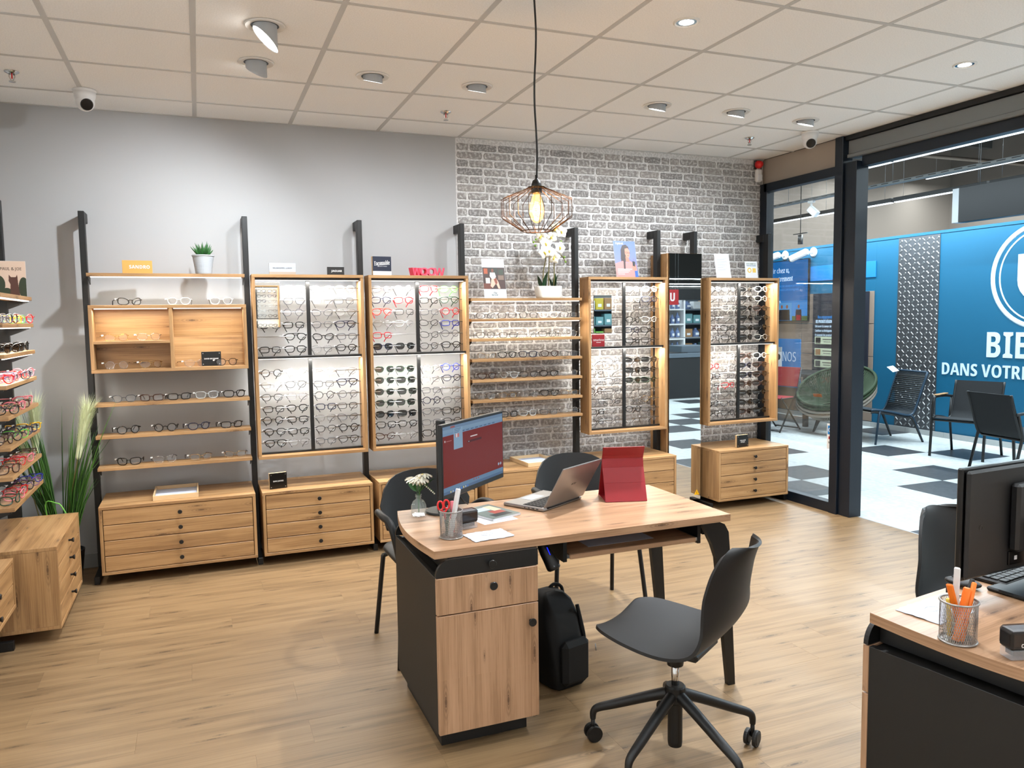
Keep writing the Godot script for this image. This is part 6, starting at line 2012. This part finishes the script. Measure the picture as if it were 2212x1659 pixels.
func make_hall():
	var f = struct("hall_floor")
	slab(f, "screed", M.grout, Vector3(5.247, -0.14, -7.0), Vector3(16.0, -0.004, 14.0), 0.0)
	var dark = {}
	for q in [[2, 0], [3, -1], [4, -3], [5, -2], [1, -2], [0, -1], [2, -4], [6, -5], [5, 9], [4, 8], [3, 7], [2, 6], [1, 4], [0, 2], [4, 5], [5, 4], [3, 10], [6, 11], [7, 3], [1, 8], [2, 12], [0, -5], [3, -7], [7, 8]]: dark["%d,%d" % q] = true
	var px = 0.573
	var pz = 0.5745
	var tm = box(Vector3(px - 0.004, 0.012, pz - 0.004), 0.001, 0, Vector2.ZERO)
	for i in 8:
		for j in range(-9, 17):
			put(f, "floor_tile", tm, M.tile_dark if dark.has("%d,%d" % [i, j]) else M.tile_light, Vector3(5.249 + px * (i + 0.5), -0.006, 0.389 + pz * (j + 0.5)))
	var far_f = slab(f, "far_tiles", M.tile_light, Vector3(5.249 + px * 8, -0.003, -7.0), Vector3(16.0, 0.0, 14.0), 0.0)
	var c = struct("hall_ceiling")
	slab(c, "roof_deck", M.hall_roof, Vector3(-0.95, 5.2, -7.0), Vector3(16.0, 5.35, 14.0), 0.0)
	for k in 7: slab(c, "roof_beam", M.hall_duct, Vector3(5.3, 4.95, -6.2 + k * 2.6), Vector3(16.0, 5.19, -6.05 + k * 2.6), 0.0)
	for k in 3: put(c, "duct", rod(Vector3(7.2 + k * 2.4, 4.55, -6.9), Vector3(7.2 + k * 2.4, 4.55, 13.9), 0.18, 14), M.hall_duct)
	for k in 4: put(c, "service_pipe", rod(Vector3(5.5, 4.4 - 0.06 * k, -5.0 + k * 2.2), Vector3(15.9, 4.4 - 0.06 * k, -5.0 + k * 2.2), 0.035, 8), M.hall_beige)
	var w = struct("wall_hall")
	slab(w, "end_wall", M.hall_beige, Vector3(-0.95, 0.0, -7.15), Vector3(16.15, 5.35, -7.0), 0.0)
	slab(w, "far_wall", M.hall_beige, Vector3(16.0, 0.0, -7.0), Vector3(16.15, 5.35, 14.0), 0.0)
	slab(w, "near_end_wall", M.hall_duct, Vector3(-0.95, 0.0, 14.0), Vector3(16.15, 5.35, 14.15), 0.0)
	slab(w, "shop_side_wall", M.hall_beige, Vector3(5.20, 0.0, -7.0), Vector3(5.28, 5.2, -0.15), 0.0)
	slab(w, "shop_side_wall_near", M.hall_beige, Vector3(5.20, 0.0, 8.55), Vector3(5.28, 5.2, 14.0), 0.0)
	slab(w, "shop_roof_wall", M.hall_duct, Vector3(5.18, 4.2, -0.15), Vector3(5.26, 5.2, 8.55), 0.0)
	slab(w, "blue_partition", M.hall_blue, Vector3(XB, 0.0, -2.54), Vector3(XB + 0.15, 2.55, 3.2), 0.0)
	slab(w, "partition_cap", M.hall_blue, Vector3(XB - 0.008, 2.551, -6.9), Vector3(XB + 0.16, 2.586, 3.2), 0.0)
	slab(w, "panelled_partition", M.hall_blue, Vector3(XB, 0.0, -6.9), Vector3(XB + 0.15, 2.55, -2.541), 0.0)
	for k in 5:
		for j in 4:
			slab(w, "timber_panel", M.hall_wood, Vector3(XB - 0.014, 0.075 + j * 0.452, -6.0 + k * 0.69), Vector3(XB - 0.0005, 0.52 + j * 0.452, -5.316 + k * 0.69), 0.002)
	slab(w, "sky_band", M.hall_sky, Vector3(XB - 0.012, 2.065, -6.0), Vector3(XB - 0.0005, 2.285, -2.54), 0.001)
	var b = struct("baseboard_hall")
	for k in 16: slab(b, "skirting_tile", M.hall_skirting, Vector3(XB - 0.02, 0.0, -6.0 + k * 0.574), Vector3(XB - 0.0145, 0.068, -5.429 + k * 0.574), 0.001)
	# raised-pattern metal sheet
	var tp = thing("tread_plate", "silver tread plate panel with raised bars on the blue wall", "metal panel", Vector3(XB, 0.07, -1.862))
	slab(tp, "sheet", M.tread_sheet, Vector3(-0.006, 0.0, -0.312), Vector3(-0.0005, 2.475, 0.312), 0.0)
	var st = begin()
	var row = 0
	for j in 41:
		for i in 9:
			var z = -0.276 + i * 0.069
			var y = 0.035 + j * 0.0598
			var a = PI / 4 if (i + j) % 2 == 0 else -PI / 4
			var u = Vector3(0, sin(a), cos(a))
			var v = Vector3(0, cos(a), -sin(a))
			var c0 = Vector3(-0.006, y, z)
			var hl = 0.026
			var hw = 0.0105
			var top = c0 + Vector3(-0.005, 0, 0)
			var p = [c0 - u * hl - v * hw, c0 + u * hl - v * hw, c0 + u * hl + v * hw, c0 - u * hl + v * hw]
			var q = [top - u * hl * 0.7 - v * hw * 0.5, top + u * hl * 0.7 - v * hw * 0.5, top + u * hl * 0.7 + v * hw * 0.5, top - u * hl * 0.7 + v * hw * 0.5]
			quad(st, q[0], q[1], q[2], q[3])
			for k in 4: quad(st, p[k], p[(k + 1) % 4], q[(k + 1) % 4], q[k])
	var bars = put(tp, "raised_bars", done(st), M.tread_bar)
	bars.set_meta("kind", "stuff")
	# white lettering and round mark on the blue wall
	var s = thing("wall_sign", "white welcome lettering under a round mark on the blue wall", "sign", Vector3(XB, 0.0, 0.0))
	for q in [[0.0, 0.57, 0.028, 0.0], [0.01, 0.515, 0.010, 0.03]]:
		var ring = []
		for k in 64: ring.append(Vector3(-0.004, 1.96 + q[1] * sin(TAU * k / 64), -0.27 + q[3] + q[1] * cos(TAU * k / 64)))
		put(s, "ring", pipe(ring, q[2], 6, true), M.sign_white).scale = Vector3(0.25, 1, 1)
	# the U is drawn as a solid stroke
	var u = []
	for k in 13:
		var a = PI + PI * k / 12.0
		u.append(Vector2(0.27 * cos(a), -0.02 + 0.25 * sin(a)))
	var outer = [Vector2(-0.27, 0.27)] + u + [Vector2(0.27, 0.27), Vector2(0.11, 0.27)]
	for k in 13:
		var a = TAU - PI * k / 12.0
		outer.append(Vector2(0.11 * cos(a), -0.02 + 0.10 * sin(a)))
	outer.append(Vector2(-0.11, 0.27))
	put(s, "emblem_letter", plate(outer, 0.006), M.sign_white, Vector3(-0.0035, 1.94, -0.27), Vector3(0, -PI / 2, 0))
	wall_letters(s, "lettering", "BIENVENUE", 0.29, M.sign_white, 1.175, 0.035, 1.84)
	wall_letters(s, "lettering", "DANS VOTRE SUPER U", 0.145, M.sign_white, 0.868, -0.52, 1.90)
	# information wall
	var tv = thing("wall_screen", "lit wall screen with blue pictures and white text seen through the window", "screen", Vector3(XB, 1.94, -4.27))
	slab(tv, "casing", M.screen_black, Vector3(-0.05, -0.475, -0.52), Vector3(-0.0145, 0.475, 0.505), 0.004)
	var im = Image.create(256, 240, false, Image.FORMAT_RGB8)
	im.fill(Color(0.05, 0.42, 0.72))
	im.fill_rect(Rect2i(0, 160, 256, 80), Color(0.12, 0.50, 0.80))
	im.fill_rect(Rect2i(0, 168, 84, 72), Color(0.55, 0.48, 0.40))
	im.fill_rect(Rect2i(86, 168, 84, 72), Color(0.30, 0.60, 0.85))
	im.fill_rect(Rect2i(172, 168, 84, 72), Color(0.22, 0.55, 0.86))
	im.fill_rect(Rect2i(172, 222, 84, 18), Color(0.28, 0.38, 0.20))
	for q in [[40, 0.25, 0.20, 0.22], [112, 0.10, 0.10, 0.14], [142, 0.07, 0.08, 0.12], [208, 0.18, 0.10, 0.14]]:
		draw_oval(im, Vector2(q[0], 184), 6, 8, Color(0.55, 0.36, 0.28))
		draw_shape(im, [Vector2(q[0] - 15, 196), Vector2(q[0] + 15, 196), Vector2(q[0] + 18, 239), Vector2(q[0] - 18, 239)], Color(q[1], q[2], q[3]))
	im.fill_rect(Rect2i(196, 218, 24, 21), Color(0.62, 0.12, 0.14))
	print_sheet(tv, "screen", im, 1.0, 0.925, Vector3(-0.0515, 0, -0.0075), Vector3(0, -PI / 2, 0), 1.8)
	letter(tv, "lettering", "agir chez u,", 0.075, M.sign_white, Vector3(-0.053, 0.32, -0.14), Vector3(0, -PI / 2, 0), 0.46, 0.002)
	letter(tv, "lettering", "agir autrement", 0.075, M.sign_white, Vector3(-0.053, 0.19, -0.13), Vector3(0, -PI / 2, 0), 0.60, 0.002, false, true, true)
	letter(tv, "lettering", "U accompagne chaque carrière au", 0.035, M.hall_sky, Vector3(-0.053, 0.08, 0.04), Vector3(0, -PI / 2, 0), 0.74, 0.002)
	letter(tv, "lettering", "nos collaborateurs en témoignent.", 0.035, M.hall_sky, Vector3(-0.053, 0.02, -0.02), Vector3(0, -PI / 2, 0), 0.66, 0.002)
	letter(tv, "lettering", "et vous.", 0.05, M.sign_white, Vector3(-0.053, -0.165, -0.2), Vector3(0, -PI / 2, 0), 0.24, 0.002, false, true, true)
	bullet_camera(Vector3(XB - 0.001, 2.50, -4.33), Vector3(-0.45, -0.25, -0.7).normalized(), "white bullet camera on the blue wall, partly behind the display frame")
	bullet_camera(Vector3(XB - 0.001, 2.50, -3.72), Vector3(-0.40, -0.35, -0.75).normalized(), "white bullet camera on the blue wall above the lit screen")
	var nb = thing("info_board", "dark notice board with cream plaques on the timber wall", "notice board", Vector3(XB - 0.0145, 1.15, -3.155))
	slab(nb, "board", M.board_navy, Vector3(-0.02, -0.73, -0.525), Vector3(0.0, 0.725, 0.525), 0.002)
	letter(nb, "lettering", "Nos engagements", 0.045, M.hall_sky, Vector3(-0.0215, 0.375, -0.27), Vector3(0, -PI / 2, 0), 0.30, 0.002, true)
	letter(nb, "lettering", "DES PRODUITS RÉGIONAUX DE CHEZ NOUS EN MAGASIN POUR :", 0.045, M.sign_white, Vector3(-0.0215, 0.31, -0.01), Vector3(0, -PI / 2, 0), 0.90, 0.002, true)
	for k in 3:
		letter(nb, "lettering", ["Découvrir la saveur de la production", "Contribuer au développement économique", "Et soutenir les producteurs en local"][k], 0.034, M.sign_white, Vector3(-0.0215, 0.24 - k * 0.065, -0.21), Vector3(0, -PI / 2, 0), 0.52, 0.002)
	for k in 4:
		for j in 2:
			var y = 0.03 - k * 0.172
			var z0 = -0.47 + j * 0.50
			var pq = slab(nb, "plaque", M.plaque, Vector3(-0.026, y - 0.055, z0), Vector3(-0.0202, y + 0.055, z0 + 0.44), 0.001)
			put(pq, "plaque_photo", box(Vector3(0.001, 0.085, 0.10), 0.0), [M.charcoal, M.pack_brown, M.hall_duct, M.charcoal][k], Vector3(-0.0035, 0, -0.15 if j == 0 else 0.15))
			put(pq, "plaque_text", box(Vector3(0.001, 0.012, 0.18), 0.0), M.hall_duct, Vector3(-0.0035, 0.018, 0.03 if j == 0 else -0.03))
			put(pq, "plaque_text", box(Vector3(0.001, 0.008, 0.14), 0.0), M.hall_duct, Vector3(-0.0035, -0.018, 0.03 if j == 0 else -0.03))
	var bp = thing("blue_poster", "bright blue poster with white lettering behind the folding chair", "poster", Vector3(XB - 0.0145, 0.81, -4.60))
	slab(bp, "sheet", M.hall_sky, Vector3(-0.008, -0.38, -0.66), Vector3(0.0, 0.38, 0.66), 0.001)
	letter(bp, "lettering", "MERCI À NOS", 0.15, M.sign_white, Vector3(-0.0085, 0.10, 0.08), Vector3(0, -PI / 2, 0), 0.95, 0.002)
	letter(bp, "lettering", "PRODUCTEURS", 0.15, M.sign_white, Vector3(-0.0085, -0.14, 0.08), Vector3(0, -PI / 2, 0), 1.0, 0.002)
	# furniture for sale in the hall
	red_chair(Vector3(7.88, 0, -2.93), deg_to_rad(105.0))
	for k in 4:
		basket_chair(Vector3(8.36, 0.0, -2.38), deg_to_rad(-75.0), ["lower grey woven basket chair, lowest of the stack", "grey woven basket chair, second from the bottom of the stack", "green woven basket chair just under the top one", "green woven basket chair on top of the stack"][k], -0.13 + 0.045 * k, M.rope_grey if k < 2 else M.rope_green)
	var ot = solo("price_slip", box(Vector3(0.001, 0.05, 0.12), 0.0), M.orange, "orange price slip in the green basket chair", "price tag", Vector3(8.12, 0.50, -2.45), Vector3(0, 0.3, 0.5))
	lounge_chair(Vector3(8.36, 0, -1.61), deg_to_rad(82.0), "grey-framed woven lounge chair, lower of the stacked pair", 0.0, M.rope_grey, M.frame_anthracite)
	lounge_chair(Vector3(8.36, 0, -1.61), deg_to_rad(82.0), "dark blue woven lounge chair on top of the stacked pair", 0.028, M.rope_blue, M.frame_blue)
	solo("price_slip", box(Vector3(0.16, 0.10, 0.0008), 0.0), M.paper, "white price card taped to the blue lounge chair top", "price tag", Vector3(8.66, 0.87, -1.74), Vector3(-0.9, 0.2, 0.1))
	solo("price_slip", box(Vector3(0.001, 0.16, 0.06), 0.0), M.paper, "white price tag hanging behind the blue lounge chair", "price tag", Vector3(8.81, 0.72, -1.42), Vector3(0, 0, -0.1))
	garden_chair(Vector3(8.30, 0, -0.42), deg_to_rad(108.0), "anthracite garden armchair standing nearer the blue wall")
	garden_chair(Vector3(7.80, 0, 0.50), deg_to_rad(-98.0), "anthracite garden armchair seen from behind at the shop entrance")
	var tb = thing("garden_table", "dark garden table behind the red folding chair", "table", Vector3(8.70, 0, -3.75))
	slab(tb, "table_top", M.frame_anthracite, Vector3(-0.35, 0.70, -0.85), Vector3(0.35, 0.74, 0.85), 0.004)
	for sx in [-1, 1]:
		for sz in [-1, 1]: slab(tb, "leg", M.frame_anthracite, Vector3(sx * 0.30 - 0.03, 0, sz * 0.78 - 0.03), Vector3(sx * 0.30 + 0.03, 0.6995, sz * 0.78 + 0.03), 0.003)
	var ps = thing("price_stand", "white price leaflet standing on the garden table", "leaflet", Vector3(8.42, 0.7405, -3.62), 0.0)
	slab(ps, "leaflet", M.paper, Vector3(-0.003, 0, -0.13), Vector3(0.0, 0.36, 0.13), 0.0)
	slab(ps, "header", M.light_grey, Vector3(-0.004, 0.29, -0.13), Vector3(-0.0031, 0.36, 0.13), 0.0)
	letter(ps, "lettering", "109,", 0.045, M.ink, Vector3(-0.0036, 0.235, -0.06), Vector3(0, -PI / 2, 0), 0.10, 0.001, true)
	letter(ps, "lettering", "87,", 0.045, M.ink, Vector3(-0.0036, 0.17, -0.06), Vector3(0, -PI / 2, 0), 0.08, 0.001, true)
	put(ps, "round_mark", turned([Vector2(0.0, 0.001), Vector2(0.045, 0.001), Vector2(0.045, 0.0), Vector2(0.0, 0.0)], 20), M.board_navy, Vector3(-0.0031, 0.215, 0.06), Vector3(0, 0, PI / 2))
	var lf = thing("leaflet", "white leaflet lying on the garden table edge", "leaflet", Vector3(8.40, 0.7405, -3.95), 0.3)
	slab(lf, "sheet", M.paper, Vector3(-0.10, 0, -0.12), Vector3(0.10, 0.002, 0.12), 0.0)
	# lamps and services
	var lg = "linear lamps of the hall"
	for k in 5: hall_tube(Vector3(7.62, 3.2, -3.3 + k * 1.62), 1.58, true, 10.0, "suspended linear lamp in the row nearer the shop", lg)
	for k in 6: hall_tube(Vector3(8.83, 2.97, -3.9 + k * 1.30), 1.27, true, 8.0, "suspended linear lamp in the row along the blue wall", lg)
	for k in 3:
		for j in 2: hall_tube(Vector3(7.0 + j * 2.4, 3.05, 6.2 + k * 1.6), 2.3, false, 10.0, "suspended linear lamp above the checkouts", "linear lamps above the checkouts")
	for q in [[10.6, 2.45], [13.0, 2.45], [13.8, 2.42]]:
		for j in 2: hall_tube(Vector3(10.8 + j * 2.4, q[1], q[0]), 2.35, false, 4.0, "low linear lamp over the far aisles, seen in the mirror", "linear lamps over the far aisles")
	for k in 4:  # unseen rows added behind the partition to brighten the beige end wall
		for j in 3: hall_tube(Vector3(10.4 + j * 2.2, 4.35, -5.4 + k * 3.0), 2.4, true, 24.0, "added unseen high lamp beyond the blue wall, brightening the hall end wall", "added high lamps for the hall end wall")
	var ct = thing("cable_tray", "perforated steel cable tray hanging in the hall", "cable tray", Vector3(8.42, 3.12, -0.6))
	slab(ct, "channel", M.galvanised, Vector3(-0.05, 0, -3.2), Vector3(0.05, 0.03, 3.6), 0.001)
	for k in 40: slab(ct, "slot", M.hall_roof, Vector3(-0.052, 0.01, -3.1 + k * 0.165), Vector3(-0.0501, 0.018, -3.0 + k * 0.165), 0.0)
	for k in 4: put(ct, "hanger_wire", rod(Vector3(0, 0.03, -2.8 + k * 1.8), Vector3(0, 1.9, -2.8 + k * 1.8), 0.003, 4), M.steel)
	for q in [[-2.95, "white track spotlight on the tray behind the window frame"], [0.35, "white track spotlight on the tray above the welcome sign"]]:
		var ts = thing("track_spotlight", q[1], "spotlight", Vector3(8.42, 3.119, q[0]), 0.0, "white track spotlights in the hall")
		put(ts, "mount", box(Vector3(0.05, 0.03, 0.10), 0.004), M.white_plastic, Vector3(0, -0.016, 0))
		put(ts, "arm", rod(Vector3(0, -0.03, 0), Vector3(0, -0.10, 0), 0.014, 10), M.white_plastic)
		put(ts, "head", box(Vector3(0.09, 0.09, 0.15), 0.01), M.white_plastic, Vector3(0.01, -0.15, 0.03), Vector3(0.75, 0.4, 0))
	var hs = thing("hanging_sign", "large dark hanging sign box above the blue wall", "sign", Vector3(8.58, 2.57, 0.0))
	slab(hs, "panel", M.counter_dark, Vector3(-0.06, 0.0, -0.78), Vector3(0.06, 0.38, 2.6), 0.002)
	slab(hs, "end_cap", M.light_grey, Vector3(-0.062, 0.0, -0.86), Vector3(0.062, 0.38, -0.781), 0.002)
	for k in 2: put(hs, "hanger_wire", rod(Vector3(0.03, 0.38, -0.6 + k * 2.6), Vector3(0.03, 2.3, -0.6 + k * 2.6), 0.003, 4), M.steel)
	for z in [-4.35, -3.35]:
		var ts2 = thing("black_track_spotlight", "small black spotlight hanging above the blue wall edge", "spotlight", Vector3(8.6, 2.70, z), 0.0, "small black spotlights above the screen")
		put(ts2, "body", rod(Vector3(0, -0.13, 0), Vector3(0, 0, 0), 0.035, 14), M.black_metal)
		put(ts2, "rod", rod(Vector3(0, 0.0, 0), Vector3(0, 1.8, 0), 0.006, 6), M.black_metal)
		put(ts2, "bar", box(Vector3(0.02, 0.012, 0.28), 0.002), M.black_metal, Vector3(0, 0.02, 0))
	make_checkouts()

func make_checkouts():
	# tills and shelving that the tall mirror shows
	var c = thing("checkout_counter", "dark supermarket checkout counter seen in the tall mirror", "counter", Vector3(9.1, 0, 7.95))
	slab(c, "body", M.counter_dark, Vector3(-1.1, 0.0, -0.4), Vector3(1.1, 0.78, 0.4), 0.005)
	slab(c, "edge_band", M.counter_grey, Vector3(-1.12, 0.781, -0.42), Vector3(1.12, 0.86, 0.42), 0.004)
	slab(c, "belt", M.black_plastic, Vector3(-1.0, 0.861, -0.30), Vector3(0.2, 0.875, 0.30), 0.003)
	slab(c, "till_box", M.counter_grey, Vector3(0.1, 0.861, -0.25), Vector3(0.7, 1.0, 0.25), 0.01)
	slab(c, "hand_rail", M.steel, Vector3(-1.1, 1.13, 0.36), Vector3(1.1, 1.15, 0.39), 0.004)
	var sc = thing("till_screen", "black till screen on the checkout counter in the mirror", "screen", Vector3(8.65, 0.876, 7.85), PI)
	slab(sc, "panel", M.screen_black, Vector3(-0.16, 0.08, -0.015), Vector3(0.16, 0.32, 0.015), 0.004)
	slab(sc, "foot", M.black_plastic, Vector3(-0.06, 0.0, -0.06), Vector3(0.06, 0.079, 0.06), 0.004)
	var r = RandomNumberGenerator.new()
	r.seed = 55
	var gi = -1
	var shelf_mats = [M.pack_blue, M.pack_blue, M.pack_teal, M.pack_brown, M.pack_green, M.pack_yellow, M.white_plastic]
	for g in [[Vector3(9.9, 0, 9.6), 1.0, 0, "white shelving with blue bottles in the mirror"], [Vector3(11.45, 0, 10.1), 1.9, 1, "dark shelving with teal packs in the mirror"], [Vector3(8.45, 0, 9.6), 1.7, 1, "grey shelving with coloured packs in the small mirror"]]:
		gi += 1
		var s = thing("store_shelving", g[3], "shelving", g[0])
		var hw = g[1] / 2
		var mm = M.white_plastic if g[2] == 0 else M.counter_grey
		slab(s, "back_panel", mm, Vector3(-hw, 0, 0.22), Vector3(hw, 2.0, 0.25), 0.0)
		for q in [-1, 1]: slab(s, "upright", mm, Vector3(q * hw - 0.02, 0, -0.22), Vector3(q * hw + 0.02, 2.0, 0.219), 0.0)
		for k in 6: slab(s, "shelf_board", mm, Vector3(-hw + 0.021, 0.1 + k * 0.32, -0.22), Vector3(hw - 0.021, 0.13 + k * 0.32, 0.219), 0.002)
		for k in 6:
			var n = 7 if g[2] == 0 else 8
			for i in n:
				var wd = (g[1] - 0.08) / n
				var hh = r.randf_range(0.17, 0.25)
				var x = g[0].x - hw + 0.04 + wd * (i + 0.5)
				var m = M.pack_blue if g[2] == 0 and k > 1 else (M.pack_teal if g[2] == 1 and k == 4 else shelf_mats[r.randi_range(0, 6)])
				var p = thing("store_pack", "%s pack on the %s shelf of the %s" % ["blue bottle" if m == M.pack_blue else ({M.pack_teal: "teal", M.pack_brown: "brown", M.pack_green: "green", M.pack_yellow: "yellow"}.get(m, "white")), NTH[5 - k], ["white mirrored shelving", "dark mirrored shelving", "grey mirrored shelving"][gi]], "package", Vector3(x, 0.1305 + k * 0.32, g[0].z - 0.10), 0.0, "packs on the supermarket shelving")
				if m == M.pack_blue:
					put(p, "bottle", turned([Vector2(0.0, 0.0), Vector2(wd * 0.36, 0.0), Vector2(wd * 0.38, 0.02), Vector2(wd * 0.38, hh * 0.6), Vector2(wd * 0.14, hh * 0.85), Vector2(wd * 0.14, hh), Vector2(0.0, hh)], 12), m)
				else:
					put(p, "carton", box(Vector3(wd * 0.88, hh, 0.16), 0.006), m, Vector3(0, hh / 2, 0))
				slab(p, "pack_label", M.paper, Vector3(-wd * 0.2, hh * 0.25, -wd * 0.39 - 0.002 if m == M.pack_blue else -0.082), Vector3(wd * 0.2, hh * 0.5, -wd * 0.38 if m == M.pack_blue else -0.0801), 0.0)
	var sg = thing("aisle_sign", "red aisle sign with white letters seen in the mirror", "sign", Vector3(9.76, 1.97, 9.0), 0.0)
	slab(sg, "panel", M.sign_red, Vector3(-0.5, -0.16, -0.02), Vector3(0.22, 0.16, 0.02), 0.002)
	letter(sg, "lettering", "UA", 0.17, M.white_plastic, Vector3(0.0, 0.0, -0.021), Vector3(0, PI, 0), 0.26, 0.002, true)
	for q in [-0.4, 0.15]: put(sg, "hanger_wire", rod(Vector3(q, 0.16, 0), Vector3(q, 2.9, 0), 0.003, 4), M.steel)
	var bn = thing("dark_banner", "long dark fascia above the checkouts in the mirror", "fascia", Vector3(11.15, 2.05, 9.4))
	slab(bn, "panel", M.counter_dark, Vector3(-1.15, -0.13, -0.05), Vector3(1.6, 0.11, 0.05), 0.003)
	for q in [-0.9, 1.3]: put(bn, "hanger_wire", rod(Vector3(q, 0.11, 0), Vector3(q, 2.9, 0), 0.003, 4), M.steel)

# ---------------------------------------------------------------- what the small mirrors show: the wall behind the viewer
func make_rear_display():
	var r = RandomNumberGenerator.new()
	r.seed = 8
	var f = display_frame(Vector3(1.45, 0.67, 8.38), PI, 0.71, "oak display frame on the wall opposite the bricks, seen in the mirror", UPPER, LOWER)
	var ys = UPPER + LOWER
	for k in 8:
		for i in 4:
			glasses(["c", "g", "k", "k", "n", "s"][(k + i) % 6], (k + i * 2) % 6, false, Vector3(1.45 + [-0.25, -0.085, 0.085, 0.25][i], ys[k] - 0.027, 8.308), PI, "on the %s rail of the frame on the opposite wall" % NTH[k], "glasses on the frame of the opposite wall", -0.1)
	for k in 5:
		var t = thing("display_shelf", "oak shelf on the opposite wall, number %s from the top, seen in the mirror" % NTH[k], "shelf", Vector3(2.35, 1.6 - k * 0.2, 8.31), 0.0, "oak shelves on the opposite wall")
		slab(t, "board", M.oak, Vector3(-0.45, 0, -0.07), Vector3(0.45, 0.02, 0.07), 0.001)

func _ready():
	rng.seed = 7
	# camera
	var cam = Camera3D.new()
	cam.name = "camera"
	add_child(cam)
	cam.transform = Transform3D(Basis(Vector3(0.92843, -0.01408, 0.37125), Vector3(0.04382, 0.99646, -0.07179), Vector3(-0.36893, 0.08292, 0.92575)).orthonormalized(), Vector3(0.5663, 1.5628, 5.6026))
	cam.fov = 52.346
	cam.near = 0.05
	cam.far = 100.0
	cam.current = true
	# surroundings and exposure
	var we = WorldEnvironment.new()
	we.name = "surroundings"
	var e = Environment.new()
	e.background_mode = Environment.BG_COLOR
	e.background_color = Color(0.02, 0.02, 0.022)
	e.tonemap_mode = Environment.TONE_MAPPER_LINEAR
	e.tonemap_exposure = 0.49
	e.sdfgi_enabled = true
	e.ssao_enabled = true
	e.ssil_enabled = true
	we.environment = e
	add_child(we)
	make_materials()
	make_floor()
	make_ceiling()
	make_back_wall()
	make_other_walls()
	make_hall()
	make_displays()
	make_desks()
	make_ceiling_fittings()
	pendant_lamp()
	make_small_things()
	make_rear_display()
